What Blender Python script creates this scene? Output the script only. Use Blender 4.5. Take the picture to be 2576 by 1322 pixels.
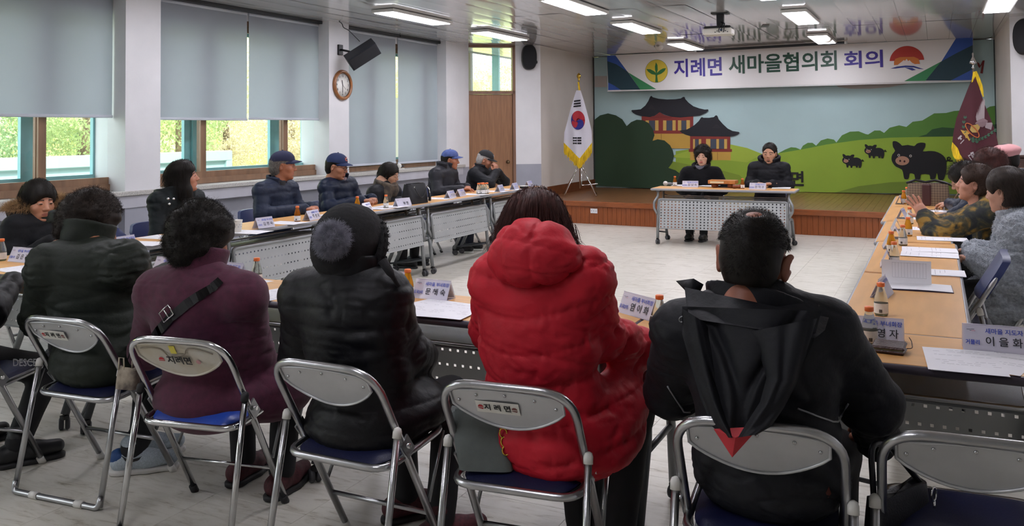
import bpy, bmesh, math, random
import numpy as np
from mathutils import Vector, Matrix, Euler
random.seed(7); RNG = np.random.default_rng(7)
SC = bpy.context.scene
for o in list(bpy.data.objects): bpy.data.objects.remove(o)
COL = SC.collection
PI = math.pi
# ------------------------------------------------------------------ camera
F_PX, CX, CY, YAW, PITCH, ROLL, CAMZ = 2200.0, 1288.0, 263.96, .4516, .0283, -.0080, 1.45
def cam_axes():
    fw = Vector((-math.sin(YAW), math.cos(YAW), 0)); rt = Vector((math.cos(YAW), math.sin(YAW), 0)); up = Vector((0, 0, 1))
    f2 = fw*math.cos(PITCH) + up*math.sin(PITCH); u2 = up*math.cos(PITCH) - fw*math.sin(PITCH)
    r3 = rt*math.cos(ROLL) + u2*math.sin(ROLL); u3 = u2*math.cos(ROLL) - rt*math.sin(ROLL)
    return r3, u3, f2
R3, U3, F3 = cam_axes()
cam = bpy.data.cameras.new('camera'); camo = bpy.data.objects.new('camera', cam); COL.objects.link(camo)
m = Matrix((R3, U3, -F3)).transposed().to_4x4(); m.translation = Vector((0, 0, CAMZ)); camo.matrix_world = m
cam.sensor_fit = 'HORIZONTAL'; cam.sensor_width = 36.0; cam.lens = F_PX/2576*36
cam.shift_x = 0.0; cam.shift_y = (CY-661)/2576
cam.clip_start = .05; cam.clip_end = 200
SC.camera = camo
# ------------------------------------------------------------------ world, sun, exposure
SC.view_settings.view_transform = 'Standard'; SC.view_settings.look = 'None'
SC.view_settings.gamma = 1; SC.view_settings.use_curve_mapping = False
SC.view_settings.exposure = 0.0
W = bpy.data.worlds.new('sky'); SC.world = W; W.use_nodes = True
nt = W.node_tree; nt.nodes.clear()
bg = nt.nodes.new('ShaderNodeBackground'); ow = nt.nodes.new('ShaderNodeOutputWorld')
bg.inputs[0].default_value = (.90, .95, 1, 1); bg.inputs[1].default_value = 5.0
nt.links.new(bg.outputs[0], ow.inputs[0])
sun = bpy.data.lights.new('sun', 'SUN'); sun.energy = 6.5; sun.angle = .02; sun.color = (1, .95, .82)
so = bpy.data.objects.new('sun', sun); COL.objects.link(so); so.rotation_euler = Euler((math.radians(38), 0, math.radians(75)))
LAMP = 24.0                       # radiance of the ceiling light panels
try:
    SC.cycles.max_bounces = 9; SC.cycles.diffuse_bounces = 4; SC.cycles.glossy_bounces = 4; SC.cycles.transmission_bounces = 8
    SC.cycles.sample_clamp_indirect = 6; SC.cycles.caustics_reflective = False; SC.cycles.caustics_refractive = False
except Exception: pass

def ray(px, py):
    return R3*((px-CX)/F_PX) + U3*(-(py-CY)/F_PX) + F3
def on_z(px, py, z):
    d = ray(px, py); return Vector((0, 0, CAMZ)) + d*((z-CAMZ)/d.z)
def on_y(px, py, y):
    d = ray(px, py); return Vector((0, 0, CAMZ)) + d*(y/d.y)
def on_x(px, py, x):
    d = ray(px, py); return Vector((0, 0, CAMZ)) + d*(x/d.x)
# ------------------------------------------------------------------ materials
def lin(c):
    if isinstance(c, str):
        c = c.lstrip('#'); c = [int(c[i:i+2], 16)/255 for i in (0, 2, 4)]
    return tuple(((v/12.92) if v <= .04045 else ((v+.055)/1.055)**2.4) for v in c) + (1,)
MATS = {}
def mat(name, col, rough=.5, metal=0., spec=.5, var=None, bump=None, coat=0., trans=0., emit=None, transl=0., sheen=0., ior=None, col2=None, stretch=None, alpha=None, sss=0.):
    """var=(scale, amount) darkens and lightens by noise; bump=(scale, strength); col2 mixes a second colour by the noise"""
    if name in MATS: return MATS[name]
    M = bpy.data.materials.new(name); M.use_nodes = True; n = M.node_tree; b = n.nodes['Principled BSDF']; L = n.links
    c = lin(col); b.inputs['Base Color'].default_value = c
    b.inputs['Roughness'].default_value = rough; b.inputs['Metallic'].default_value = metal
    b.inputs['Specular IOR Level'].default_value = spec
    if coat: b.inputs['Coat Weight'].default_value = coat; b.inputs['Coat Roughness'].default_value = .08
    if trans: b.inputs['Transmission Weight'].default_value = trans
    if ior: b.inputs['IOR'].default_value = ior
    if sheen: b.inputs['Sheen Weight'].default_value = sheen; b.inputs['Sheen Roughness'].default_value = .5
    if alpha is not None: b.inputs['Alpha'].default_value = alpha
    if sss: b.inputs['Subsurface Weight'].default_value = sss; b.inputs['Subsurface Radius'].default_value = (.01, .004, .002)
    if emit: b.inputs['Emission Color'].default_value = lin(emit[0]); b.inputs['Emission Strength'].default_value = emit[1]
    tc = n.nodes.new('ShaderNodeTexCoord'); vec = tc.outputs['Object']
    if stretch:
        mp = n.nodes.new('ShaderNodeMapping'); mp.inputs['Scale'].default_value = stretch; L.new(vec, mp.inputs[0]); vec = mp.outputs[0]
    if var:
        nz = n.nodes.new('ShaderNodeTexNoise'); nz.inputs['Scale'].default_value = var[0]; nz.inputs['Detail'].default_value = 5; L.new(vec, nz.inputs[0])
        mx = n.nodes.new('ShaderNodeMix'); mx.data_type = 'RGBA'
        rp = n.nodes.new('ShaderNodeMapRange'); rp.inputs[1].default_value = .35; rp.inputs[2].default_value = .65; L.new(nz.outputs[0], rp.inputs[0]); L.new(rp.outputs[0], mx.inputs[0])
        a = var[1]
        if col2: mx.inputs[6].default_value = c; mx.inputs[7].default_value = lin(col2)
        else:
            mx.inputs[6].default_value = tuple(v*(1-a) for v in c[:3])+(1,); mx.inputs[7].default_value = tuple(min(1, v*(1+a)) for v in c[:3])+(1,)
        L.new(mx.outputs[2], b.inputs['Base Color'])
    if bump:
        nb = n.nodes.new('ShaderNodeTexNoise'); nb.inputs['Scale'].default_value = bump[0]; nb.inputs['Detail'].default_value = 4; L.new(vec, nb.inputs[0])
        bp = n.nodes.new('ShaderNodeBump'); bp.inputs['Strength'].default_value = bump[1]; bp.inputs['Distance'].default_value = .01
        L.new(nb.outputs[0], bp.inputs['Height']); L.new(bp.outputs[0], b.inputs['Normal'])
    if transl:
        t = n.nodes.new('ShaderNodeBsdfTranslucent'); t.inputs[0].default_value = c; ms = n.nodes.new('ShaderNodeMixShader'); ms.inputs[0].default_value = transl
        L.new(b.outputs[0], ms.inputs[1]); L.new(t.outputs[0], ms.inputs[2]); L.new(ms.outputs[0], n.nodes['Material Output'].inputs[0])
    MATS[name] = M
    return M
# ------------------------------------------------------------------ mesh builder
class MB:
    def __init__(s): s.v = []; s.f = []; s.m = []; s.mi = 0; s.sm = []; s.smooth = True
    def add(s, vs, fs, smooth=None):
        k = len(s.v); s.v += [tuple(v) for v in vs]; s.f += [tuple(i+k for i in f) for f in fs]
        s.m += [s.mi]*len(fs); s.sm += [s.smooth if smooth is None else smooth]*len(fs); return s
    def box(s, c, size, rot=None, bev=0.):
        x, y, z = [q/2 for q in size]; M = rot if rot is not None else Matrix.Identity(3)
        if isinstance(M, (int, float)): M = Matrix.Rotation(M, 3, 'Z')
        c = Vector(c)
        if not bev:
            vs = [M @ Vector((a*x, b*y, d*z))+c for a in (-1, 1) for b in (-1, 1) for d in (-1, 1)]
            s.add(vs, [(0, 1, 3, 2), (4, 6, 7, 5), (0, 4, 5, 1), (2, 3, 7, 6), (0, 2, 6, 4), (1, 5, 7, 3)], False); return s
        b = min(bev, x, y, z)*.999
        vs = []; idx = {}
        for a in (-1, 1):
            for e in (-1, 1):
                for d in (-1, 1):
                    for k in range(3):
                        p = [a*(x-b), e*(y-b), d*(z-b)]; p[k] = (a, e, d)[k]*(x, y, z)[k]
                        idx[(a, e, d, k)] = len(vs); vs.append(M @ Vector(p)+c)
        fs = []
        for k in range(3):
            o = [i for i in range(3) if i != k]
            for sg in (-1, 1):
                q = []
                for (u, w) in ((-1, -1), (1, -1), (1, 1), (-1, 1)):
                    t = [0, 0, 0]; t[k] = sg; t[o[0]] = u; t[o[1]] = w; q.append(idx[(t[0], t[1], t[2], k)])
                fs.append(q)
        for k in range(3):
            o = [i for i in range(3) if i != k]
            for u in (-1, 1):
                for w in (-1, 1):
                    q = []
                    for sg in (-1, 1):
                        t = [0, 0, 0]; t[k] = sg; t[o[0]] = u; t[o[1]] = w
                        q.append((idx[(*t, o[0])], idx[(*t, o[1])]))
                    fs.append((q[0][0], q[0][1], q[1][1], q[1][0]))
        for a in (-1, 1):
            for e in (-1, 1):
                for d in (-1, 1): fs.append([idx[(a, e, d, k)] for k in range(3)])
        s.add(vs, fs, False); return s
    def tube(s, pts, r, n=10, caps=True, closed=False):
        P = [Vector(p) for p in pts]; N = len(P); rr = r if hasattr(r, '__len__') else [r]*N
        up = None; rings = []
        for i in range(N):
            a = P[(i-1) % N] if (i or closed) else P[i]; b = P[(i+1) % N] if (i < N-1 or closed) else P[i]
            t = (b-a).normalized()
            if up is None:
                up = Vector((0, 0, 1)) if abs(t.z) < .9 else Vector((1, 0, 0))
            u = (up - t*up.dot(t)).normalized(); w = t.cross(u); up = u
            rings.append([P[i]+(u*math.cos(2*PI*k/n)+w*math.sin(2*PI*k/n))*rr[i] for k in range(n)])
        vs = [v for q in rings for v in q]; fs = []
        for i in range(N if closed else N-1):
            j = (i+1) % N
            for k in range(n): fs.append((i*n+k, i*n+(k+1) % n, j*n+(k+1) % n, j*n+k))
        s.add(vs, fs)
        if caps and not closed:
            k0 = len(s.v)-len(vs)
            s.f.append(tuple(k0+k for k in range(n))[::-1]); s.f.append(tuple(k0+(N-1)*n+k for k in range(n))); s.m += [s.mi]*2; s.sm += [False]*2
        return s
    def lathe(s, prof, c=(0, 0, 0), n=16, M=None, cap=True):
        c = Vector(c); M = M or Matrix.Identity(3); vs = []; fs = []
        for r, z in prof:
            for k in range(n): vs.append(M @ Vector((r*math.cos(2*PI*k/n), r*math.sin(2*PI*k/n), z))+c)
        for i in range(len(prof)-1):
            for k in range(n): fs.append((i*n+k, i*n+(k+1) % n, (i+1)*n+(k+1) % n, (i+1)*n+k))
        s.add(vs, fs)
        if cap:
            k0 = len(s.v)-len(vs); e = (len(prof)-1)*n
            if prof[0][0] > 1e-6: s.f.append(tuple(k0+k for k in range(n))[::-1]); s.m.append(s.mi); s.sm.append(False)
            if prof[-1][0] > 1e-6: s.f.append(tuple(k0+e+k for k in range(n))); s.m.append(s.mi); s.sm.append(False)
        return s
    def prism(s, poly, z0, z1, M=None, c=(0, 0, 0)):
        c = Vector(c); M = M or Matrix.Identity(3); n = len(poly)
        if sum(poly[i][0]*poly[(i+1) % n][1]-poly[(i+1) % n][0]*poly[i][1] for i in range(n)) < 0: poly = poly[::-1]
        vs = [M @ Vector((x, y, z0))+c for x, y in poly]+[M @ Vector((x, y, z1))+c for x, y in poly]
        s.add(vs, [tuple(range(n))[::-1], tuple(range(n, 2*n))]+[(i, (i+1) % n, n+(i+1) % n, n+i) for i in range(n)], False); return s
    def quad(s, a, b, c, d): s.add([a, b, c, d], [(0, 1, 2, 3)], False); return s
    def grid(s, fn, nu, nv, smooth=True):
        vs = [fn(i/nu, j/nv) for i in range(nu+1) for j in range(nv+1)]
        s.add(vs, [(i*(nv+1)+j, (i+1)*(nv+1)+j, (i+1)*(nv+1)+j+1, i*(nv+1)+j+1) for i in range(nu) for j in range(nv)], smooth); return s
    def sphere(s, c, r, n=12, M=None):
        r = r if hasattr(r, '__len__') else (r, r, r); prof = [(math.sin(PI*i/(n//2+2)), -math.cos(PI*i/(n//2+2))) for i in range(n//2+3)]
        S = (M or Matrix.Identity(3)) @ Matrix.Diagonal(r); prof[0] = (1e-4, -1); prof[-1] = (1e-4, 1)
        return s.lathe(prof, c, n, S)
    def build(s, name, mats, parent=None):
        me = bpy.data.meshes.new(name); me.from_pydata(s.v, [], s.f)
        mats = mats if isinstance(mats, (list, tuple)) else [mats]
        for q in mats: me.materials.append(q)
        me.polygons.foreach_set('material_index', s.m); me.polygons.foreach_set('use_smooth', s.sm); me.update()
        return link(name, me, parent)
def link(name, data, parent=None):
    o = bpy.data.objects.new(name, data); COL.objects.link(o)
    if parent is not None: o.parent = parent
    return o
def tag(o, label=None, cat=None, group=None, kind=None):
    if label: o['label'] = label
    if cat: o['category'] = cat
    if group: o['group'] = group
    if kind: o['kind'] = kind
    return o
def thing(name, label, cat, loc=(0, 0, 0), rotz=0, group=None):
    o = bpy.data.objects.new(name, None); COL.objects.link(o); o.empty_display_size = .05
    o.location = loc; o.rotation_euler = (0, 0, rotz); return tag(o, label, cat, group)
def dup(root, loc=None, rotz=None, label=None, group=None):
    def cp(o, par):
        c = o.copy(); COL.objects.link(c)
        if par is not None: c.parent = par
        for ch in o.children: cp(ch, c)
        return c
    r = cp(root, None)
    if loc is not None: r.location = loc
    if rotz is not None: r.rotation_euler = (0, 0, rotz)
    if label: r['label'] = label
    if group: r['group'] = group
    return r
def fillet(pts, r, n=6, closed=False):
    P = [Vector(p) for p in pts]; out = []; N = len(P)
    for i in range(N):
        if not closed and i in (0, N-1): out.append(P[i]); continue
        a = (P[i-1]-P[i]); b = (P[(i+1) % N]-P[i]); la, lb = a.length, b.length; a.normalize(); b.normalize()
        ang = a.angle(b); d = min(r/math.tan(ang/2) if ang < PI-.01 else 0, la*.48, lb*.48)
        if d < 1e-5: out.append(P[i]); continue
        p0, p1 = P[i]+a*d, P[i]+b*d
        for k in range(n+1):
            t = k/n; out.append(p0*(1-t)**2+P[i]*2*t*(1-t)+p1*t*t)
    return out
def text_mesh(name, body, size, material, parent, M, bold=0., align='CENTER', sx=1., spacing=1.):
    """flat lettering; M places the text plane (x right, y up, z towards the reader)"""
    cu = bpy.data.curves.new('txt', 'FONT'); cu.body = body; cu.size = size; cu.align_x = align; cu.align_y = 'CENTER'; cu.offset = bold*size; cu.space_character = spacing
    cu.resolution_u = 3
    to = bpy.data.objects.new('txt', cu); ts = bpy.data.scenes.new('lettering'); ts.collection.objects.link(to)
    ts.view_layers[0].update(); dg = ts.view_layers[0].depsgraph; me = bpy.data.meshes.new_from_object(to.evaluated_get(dg))
    bpy.data.objects.remove(to); bpy.data.scenes.remove(ts); bpy.data.curves.remove(cu)
    me.transform(M @ Matrix.Diagonal((sx, 1, 1, 1))); me.materials.clear(); me.materials.append(material); me.name = name
    return link(name, me, parent)
def frame_m(o, x, y, z):
    m = Matrix((Vector(x).normalized(), Vector(y).normalized(), Vector(z).normalized())).transposed().to_4x4(); m.translation = Vector(o); return m
# ================================================================== ROOM
ZC = 2.83                                   # ceiling height
XW = -6.80                                  # face of the pillars on the window side
M_wall = mat('white_wall_paint', '#d9d8d6', .6, var=(3, .03), bump=(60, .06))
M_wallL = mat('cool_white_paint', '#dcdcde', .6, var=(2.5, .035), bump=(50, .05))
M_gray = mat('grey_dado_paint', '#9a9ca6', .55, var=(4, .04))
M_granite = mat('granite_sill', '#b9b7b2', .35, var=(160, .35), coat=.2)
M_floorslab = mat('floor_joint', '#8b857a', .8)
def floor_mat():
    M = bpy.data.materials.new('marbled_vinyl'); M.use_nodes = True; n = M.node_tree; L = n.links; b = n.nodes['Principled BSDF']
    tc = n.nodes.new('ShaderNodeTexCoord'); oi = n.nodes.new('ShaderNodeObjectInfo')
    ad = n.nodes.new('ShaderNodeVectorMath'); ad.operation = 'ADD'; cb = n.nodes.new('ShaderNodeCombineXYZ')
    ml = n.nodes.new('ShaderNodeMath'); ml.operation = 'MULTIPLY'; ml.inputs[1].default_value = 37; L.new(oi.outputs['Random'], ml.inputs[0])
    L.new(ml.outputs[0], cb.inputs[0]); L.new(ml.outputs[0], cb.inputs[1]); L.new(tc.outputs['Object'], ad.inputs[0]); L.new(cb.outputs[0], ad.inputs[1])
    mp = n.nodes.new('ShaderNodeMapping'); mp.inputs['Scale'].default_value = (3.2, 15, 1); L.new(ad.outputs[0], mp.inputs[0])
    nz = n.nodes.new('ShaderNodeTexNoise'); nz.inputs['Scale'].default_value = 1.6; nz.inputs['Detail'].default_value = 8; nz.inputs['Roughness'].default_value = .68; nz.inputs['Distortion'].default_value = .8; L.new(mp.outputs[0], nz.inputs[0])
    cr = n.nodes.new('ShaderNodeValToRGB'); e = cr.color_ramp.elements
    e[0].position = .30; e[0].color = lin('#8f8674'); e[1].position = .70; e[1].color = lin('#d5d1c6')
    for p, c in ((.36, '#aaa394'), (.42, '#c4bfb2'), (.52, '#d0ccc1')):
        q = e.new(p); q.color = lin(c)
    L.new(nz.outputs[0], cr.inputs[0]); L.new(cr.outputs[0], b.inputs['Base Color'])
    b.inputs['Roughness'].default_value = .34; b.inputs['Specular IOR Level'].default_value = .45
    bp = n.nodes.new('ShaderNodeBump'); bp.inputs['Strength'].default_value = .05; L.new(nz.outputs[0], bp.inputs['Height']); L.new(bp.outputs[0], b.inputs['Normal'])
    return M
M_floor = floor_mat()
def struct(o): o['kind'] = 'structure'; return o
floor = struct(MB().box((-1.6, 6.0, -.06), (12, 20, .1)).build('floor', M_floorslab))
T = .453; tiles = []
for i in range(-15, 6):
    for j in range(-3, 24):
        x, y = -.82+T*i+T/2, 2.22+T*j+T/2
        if -7.0 < x < 2.0 and y < 12.9 and y-.25*T > .9: tiles.append((x, y))
def seen(t):
    c = (Vector((t[0], t[1], 0))-Vector((0, 0, CAMZ))); d = c.dot(F3); u = CX+F_PX*c.dot(R3)/d if d > .2 else 9e9; v = CY-F_PX*c.dot(U3)/d if d > .2 else 9e9
    return -200 < u < 2800 and v < 1500
tiles.sort(key=lambda t: (not seen(t), t[0]**2+t[1]**2))
tb = MB(); tb.box((0, 0, -.004), (T-.0012, T-.0012, .008), bev=.0006); t0 = None; rest = MB()
for k, (x, y) in enumerate(tiles):
    if k < 298:
        if t0 is None: t0 = tb.build('floor_tile', M_floor, floor); t0.location = (x, y, 0)
        else:
            c = t0.copy(); COL.objects.link(c); c.parent = floor; c.location = (x, y, 0)
    else: rest.box((x, y, -.004), (T-.0012, T-.0012, .008))
tag(rest.build('floor_tile_field', M_floor, floor), kind='stuff')
# ---- ceiling : long glossy plank panels 0.3 m wide, each a little bowed
def ceil_mat():
    M = mat('glossy_ceiling_panel', '#cbcbcb', .10, spec=.6, coat=.45)
    return M
M_ceil = ceil_mat()
ceil = struct(MB().box((-1.6, 6.0, ZC+.08), (12, 20, .12)).build('ceiling', mat('ceiling_back', '#77787a', .8)))
x = -7.3; rows = [(4.0, 6.5), (6.5, 9.6), (9.6, 12.7), (12.7, 15.8)]
while x < 2.1:
    for (y0, y1) in rows:
        b = MB(); t1, t2 = random.gauss(0, .0007), random.gauss(0, .0014); bow = random.uniform(.0002, .0006)
        ph = random.uniform(0, 6)
        def fn(u, v):
            w = (u-.5)*2
            return (x+.15+w*.1485, y0+.002+(y1-y0-.004)*v, ZC+t1*w+t2*(v-.5)*2-bow*(1-w*w)+.0007*math.sin(v*9+ph)*(1-w*w)+.0012*(abs(w) > .99))
        b.grid(lambda u, v: fn(u, v), 6, 10)
        b.build('ceiling_panel', M_ceil, ceil)
    x += .3
MB().box((-2.5, .5, ZC+.01), (9.8, 7.0, .02)).build('ceiling_panel', M_ceil, ceil)
# ---- window wall
Y0 = -2.5
wl = struct(MB().box((-6.93, (Y0+12.35)/2, .43), (.10, 12.35-Y0, .86)).build('wall_left', M_gray))
MB().box((-7.1, (Y0+12.35)/2, .43), (.24, 12.35-Y0, .86)).build('outer_leaf', M_gray, wl)
MB().box((XW-.075, (Y0+12.2)/2, .805), (.17, 12.2-Y0, .11)).build('apron_band', mat('apron_paint', '#b5b5bd', .55, var=(5, .04)), wl)
MB().box((-7.1, (Y0+12.35)/2, 2.77), (.24, 12.35-Y0, .14)).build('lintel', M_wallL, wl)
pill = [(-.30, .11), (2.73, 3.14), (5.76, 6.17), (8.80, 9.21), (11.70, 12.42)]
for a, b_ in pill:
    MB().box((-7.02, (a+b_)/2, (ZC+.86)/2), (.44, b_-a, ZC-.86)).build('pillar', M_wallL, wl)
    MB().box((-7.02, (a+b_)/2, .43), (.44, b_-a, .86)).build('pillar_foot', M_gray, wl)
sill = struct(MB().box((-6.95, (Y0+12.25)/2, .885), (.36, 12.25-Y0, .045), bev=.006).build('trim_sill', M_granite))
M_brown = mat('woodgrain_pvc', '#85664e', .45, var=(12, .18), stretch=(1, 1, .15))
M_teal = mat('teal_painted_aluminium', '#8fc3c8', .4, var=(6, .05))
M_glass = mat('window_glass', '#f4fbf8', 0., trans=1., ior=1.0, spec=.2)
def glass_mat():
    M = bpy.data.materials.new('clear_pane'); M.use_nodes = True; n = M.node_tree; n.nodes.clear()
    t = n.nodes.new('ShaderNodeBsdfTransparent'); t.inputs[0].default_value = (.93, .97, .96, 1); g = n.nodes.new('ShaderNodeBsdfGlossy'); g.inputs['Roughness'].default_value = .02
    lw = n.nodes.new('ShaderNodeLayerWeight'); lw.inputs[0].default_value = .5; pw = n.nodes.new('ShaderNodeMath'); pw.operation = 'POWER'; pw.inputs[1].default_value = 4; n.links.new(lw.outputs['Facing'], pw.inputs[0]); fr = n.nodes.new('ShaderNodeMath'); fr.operation = 'MULTIPLY_ADD'; fr.inputs[1].default_value = .8; fr.inputs[2].default_value = .03; n.links.new(pw.outputs[0], fr.inputs[0]); mx = n.nodes.new('ShaderNodeMixShader'); o = n.nodes.new('ShaderNodeOutputMaterial')
    n.links.new(fr.outputs[0], mx.inputs[0]); n.links.new(t.outputs[0], mx.inputs[1]); n.links.new(g.outputs[0], mx.inputs[2]); n.links.new(mx.outputs[0], o.inputs[0]); return M
M_pane = glass_mat()
def bars(b, x, y0, y1, z0, z1, w, d):           # a rectangular frame in a wall plane
    b.box((x, y0+w/2, (z0+z1)/2), (d, w, z1-z0)); b.box((x, y1-w/2, (z0+z1)/2), (d, w, z1-z0))
    b.box((x, (y0+y1)/2, z0+w/2), (d, y1-y0-2*w, w)); b.box((x, (y0+y1)/2, z1-w/2), (d, y1-y0-2*w, w))
def window(k, y0, y1, splits):
    w = struct(thing('window_%d' % k, None, None, (0, 0, 0))); z0, z1 = .91, 2.70
    b = MB(); bars(b, -7.06, y0, y1, z0, z1, .06, .12); b.build('window_frame', M_brown, w)
    ys = [y0+.05]+splits+[y1-.05]
    for i in range(len(ys)-1):
        s = MB(); bars(s, -7.035-.03*(i % 2), ys[i]-.02, ys[i+1]+.05, z0+.05, z1-.05, .075, .035); sash = s.build('sash', M_brown, w)
        MB().box((-7.035-.03*(i % 2), (ys[i]+ys[i+1])/2, (z0+z1)/2), (.004, ys[i+1]-ys[i]-.06, z1-z0-.2)).build('pane', M_pane, sash)
    for i in range(len(ys)-1):
        s = MB(); bars(s, -7.23+.03*(i % 2), ys[i]+.02, ys[i+1]+.04, z0+.04, z1-.04, .11, .04); s.build('outer_sash', M_teal, w)
    s = MB(); bars(s, -7.25, y0-.02, y1+.02, z0-.01, z1, .10, .10); s.build('outer_frame', M_teal, w)
window(1, 3.14, 5.86, [3.95, 5.06]); window(2, 6.17, 8.94, [6.93, 8.23]); window(3, 9.21, 11.78, [9.9, 11.3]); window(4, .11, 2.73, [1.4])
# ---- blinds
M_blind = mat('blue_grey_roller_fabric', '#a6adb5', .85, var=(2, .03), bump=(300, .12), transl=.28)
M_bar = mat('blind_bar_white', '#c2c8d0', .4)
M_black = mat('black_plastic', '#17181c', .4)
def blind(y0, y1, zb, lab):
    r = thing('roller_blind', lab, 'blind', (-6.965, (y0+y1)/2, ZC-.02)); h = ZC-.02-zb; w = y1-y0
    b = MB()
    b.grid(lambda u, v: (.002*math.sin(u*7+v*3), (u-.5)*w, -.04-v*(h-.04)), 14, 10); b.build('fabric', M_blind, r)
    MB().box((0, 0, -h), (.022, w+.006, .028), bev=.005).build('bottom_bar', M_bar, r)
    MB().tube([(-.01, -w/2, -.03), (-.01, w/2, -.03)], .022, 10).build('roller_tube', M_bar, r)
    MB().box((.03, 0, 0), (.07, w+.04, .036), bev=.004).build('head_rail', M_black, r)
    return r
blind(3.40, 5.75, 1.605, 'pale blue-grey roller blind over the partly hidden window nearest the fur-hooded woman')
blind(6.20, 7.535, 1.59, 'pale blue-grey roller blind above the long-haired woman, left half of the middle window')
blind(7.565, 8.86, 1.60, 'pale blue-grey roller blind beside the wall clock, right half of the middle window')
blind(9.24, 10.54, .995, 'pale blue-grey roller blind lowered almost to the sill, next to the angled loudspeaker')
blind(10.60, 11.80, .985, 'pale blue-grey roller blind lowered almost to the sill, next to the wooden door')
blind(.4, 3.1, 1.60, 'pale blue-grey roller blind outside the picture, nearest the camera')
# ---- angled door wall, stage side walls, back wall, right side
A = Vector((-6.87, 12.40, 0)); B = Vector((-5.83, 13.10, 0)); u = (B-A).normalized(); nrm = Vector((u.y, -u.x, 0)); LD = (B-A).length
wd = struct(thing('wall_door_side', None, None)); RU = Matrix((u, -nrm, Vector((0, 0, 1)))).transposed()
def dbox(s0, s1, z0, z1, d0, d1): # along wall, height, depth (towards the room positive)
    return A+u*((s0+s1)/2)+nrm*((d0+d1)/2)+Vector((0, 0, (z0+z1)/2)), (s1-s0, d1-d0, z1-z0), RU
def at_door(px): # distance along the wall seen at this picture column
    d = ray(px, 300); t = ((A-Vector((0, 0, CAMZ))).dot(nrm))/d.dot(nrm); return (Vector((0, 0, CAMZ))+d*t-A).dot(u)
dl, dr = at_door(1168), at_door(1297)
b = MB(); b.box(*dbox(dr, LD, .89, ZC, -.2, 0)); b.build('upper_wall', M_wallL, wd)
b = MB(); b.box(*dbox(dr, LD, 0, .89, -.2, 0)); b.build('dado', M_gray, wd)
b = MB(); b.box(*dbox(-.35, dl, 0, .89, -.2, 0)); b.build('dado', M_gray, wd)
b = MB(); b.box(*dbox(-.35, dl, .89, ZC, -.2, 0)); b.build('upper_wall', M_wallL, wd)
M_frame = mat('brown_door_frame', '#7c5a46', .45, var=(10, .15), stretch=(1, 1, .2))
M_door = mat('oak_veneer_door', '#8d6343', .42, var=(9, .14), stretch=(6, 6, .35), coat=.15)
d1 = struct(thing('door_1', None, None))
b = MB()
for s0, s1, z0, z1 in ((dl, dl+.045, 0, ZC), (dr-.045, dr, 0, ZC), (dl, dr, 2.035, 2.085), (dl, dr, ZC-.035, ZC)): b.box(*dbox(s0, s1, z0, z1, -.12, .015))
b.build('door_frame', M_frame, d1)
leaf = MB().box(*dbox(dl+.048, dr-.048, .01, 2.03, -.07, -.025), bev=.004).build('door_leaf', M_door, d1)
kc = A+u*(dr-.13)+Vector((0, 0, .93)); MK = Matrix((u, Vector((0, 0, 1)), nrm)).transposed()
MB().lathe([(.03, -.025), (.03, -.02), (.012, -.016), (.012, .02), (.024, .03), (.028, .045), (.02, .06), (.001, .064)], kc, 16, MK).build('door_knob', mat('antique_brass', '#6b5a44', .3, .9), leaf)
for zz in (1.75, 1.15, .25):
    MB().tube([A+u*(dl+.046)+nrm*(-.02)+Vector((0, 0, zz-.05)), A+u*(dl+.046)+nrm*(-.02)+Vector((0, 0, zz+.05))], .008, 8).build('hinge', MATS['antique_brass'], leaf)
MB().box(*dbox(dl+.045, dr-.045, 2.085, ZC-.035, -.05, -.044)).build('transom_pane', mat('transom_glass', '#eef5f4', .01, trans=1., ior=1.03, spec=.7), d1)
# lobby behind the transom: an outside window wall
lob = struct(thing('wall_lobby', None, None))
b = MB()
b.box((-8.4, 14.6, 1.05), (4.6, .15, 2.1)); b.box((-8.4, 14.6, 3.25), (4.6, .15, .5)); b.build('lobby_wall', mat('lobby_paint', '#b9b4a6', .6), lob)
b = MB()
for xx in (-8.9, -7.92, -7.0, -6.35): b.box((xx, 14.52, 2.55), (.07, .08, 1.0))
b.box((-7.8, 14.52, 2.97), (3.4, .08, .09)); b.build('lobby_window_frame', mat('lobby_frame', '#7f7868', .5), lob)
b = MB()
for xx in (-8.62, -8.0, -7.42, -6.82, -6.2): b.box((xx, 14.62, 2.55), (.14, .06, 1.0))
b.build('lobby_outer_frame', M_teal, lob)
MB().box((-7.6, 13.3, ZC+.3), (4.4, 2.9, .08)).build('lobby_ceiling', M_wall, lob)
BL = Vector((-5.90, 15.78, 0)); BR = Vector((.85, 15.78, 0))
def wallseg(name, p, q, z0, z1, th, m, par=None):
    d = (q-p); L = d.length; d.normalize(); nn = Vector((d.y, -d.x, 0))
    c = (p+q)/2-nn*th/2+Vector((0, 0, (z0+z1)/2))
    return MB().box(c, (L, th, z1-z0), Matrix((d, -nn, Vector((0, 0, 1)))).transposed()).build(name, m, par)
M_warm = mat('warm_white_paint', '#cfc9c2', .6, var=(2, .03))
ws = struct(wallseg('wall_stage_left', B, BL, 0, ZC, .2, M_warm))
struct(wallseg('wall_back', BL+Vector((-.3, .02, 0)), BR+Vector((.3, .02, 0)), 0, ZC, .2, M_warm))
struct(wallseg('wall_stage_right', BR, Vector((.86, 12.75, 0)), 0, ZC, .2, M_warm))
wr = struct(wallseg('wall_right_angled', Vector((.86, 12.75, 0)), Vector((2.05, 11.95, 0)), 0, ZC, .2, M_wallL))
struct(wallseg('wall_right', Vector((2.05, 11.95, 0)), Vector((2.05, Y0, 0)), 0, ZC, .2, M_wallL))
struct(wallseg('wall_rear', Vector((2.05, Y0, 0)), Vector((-7.2, Y0, 0)), 0, ZC, .2, M_wallL))
M_wood = mat('varnished_stage_wood', '#8a4b24', .35, var=(5, .16), stretch=(1.2, 8, 8), coat=.3)
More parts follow.
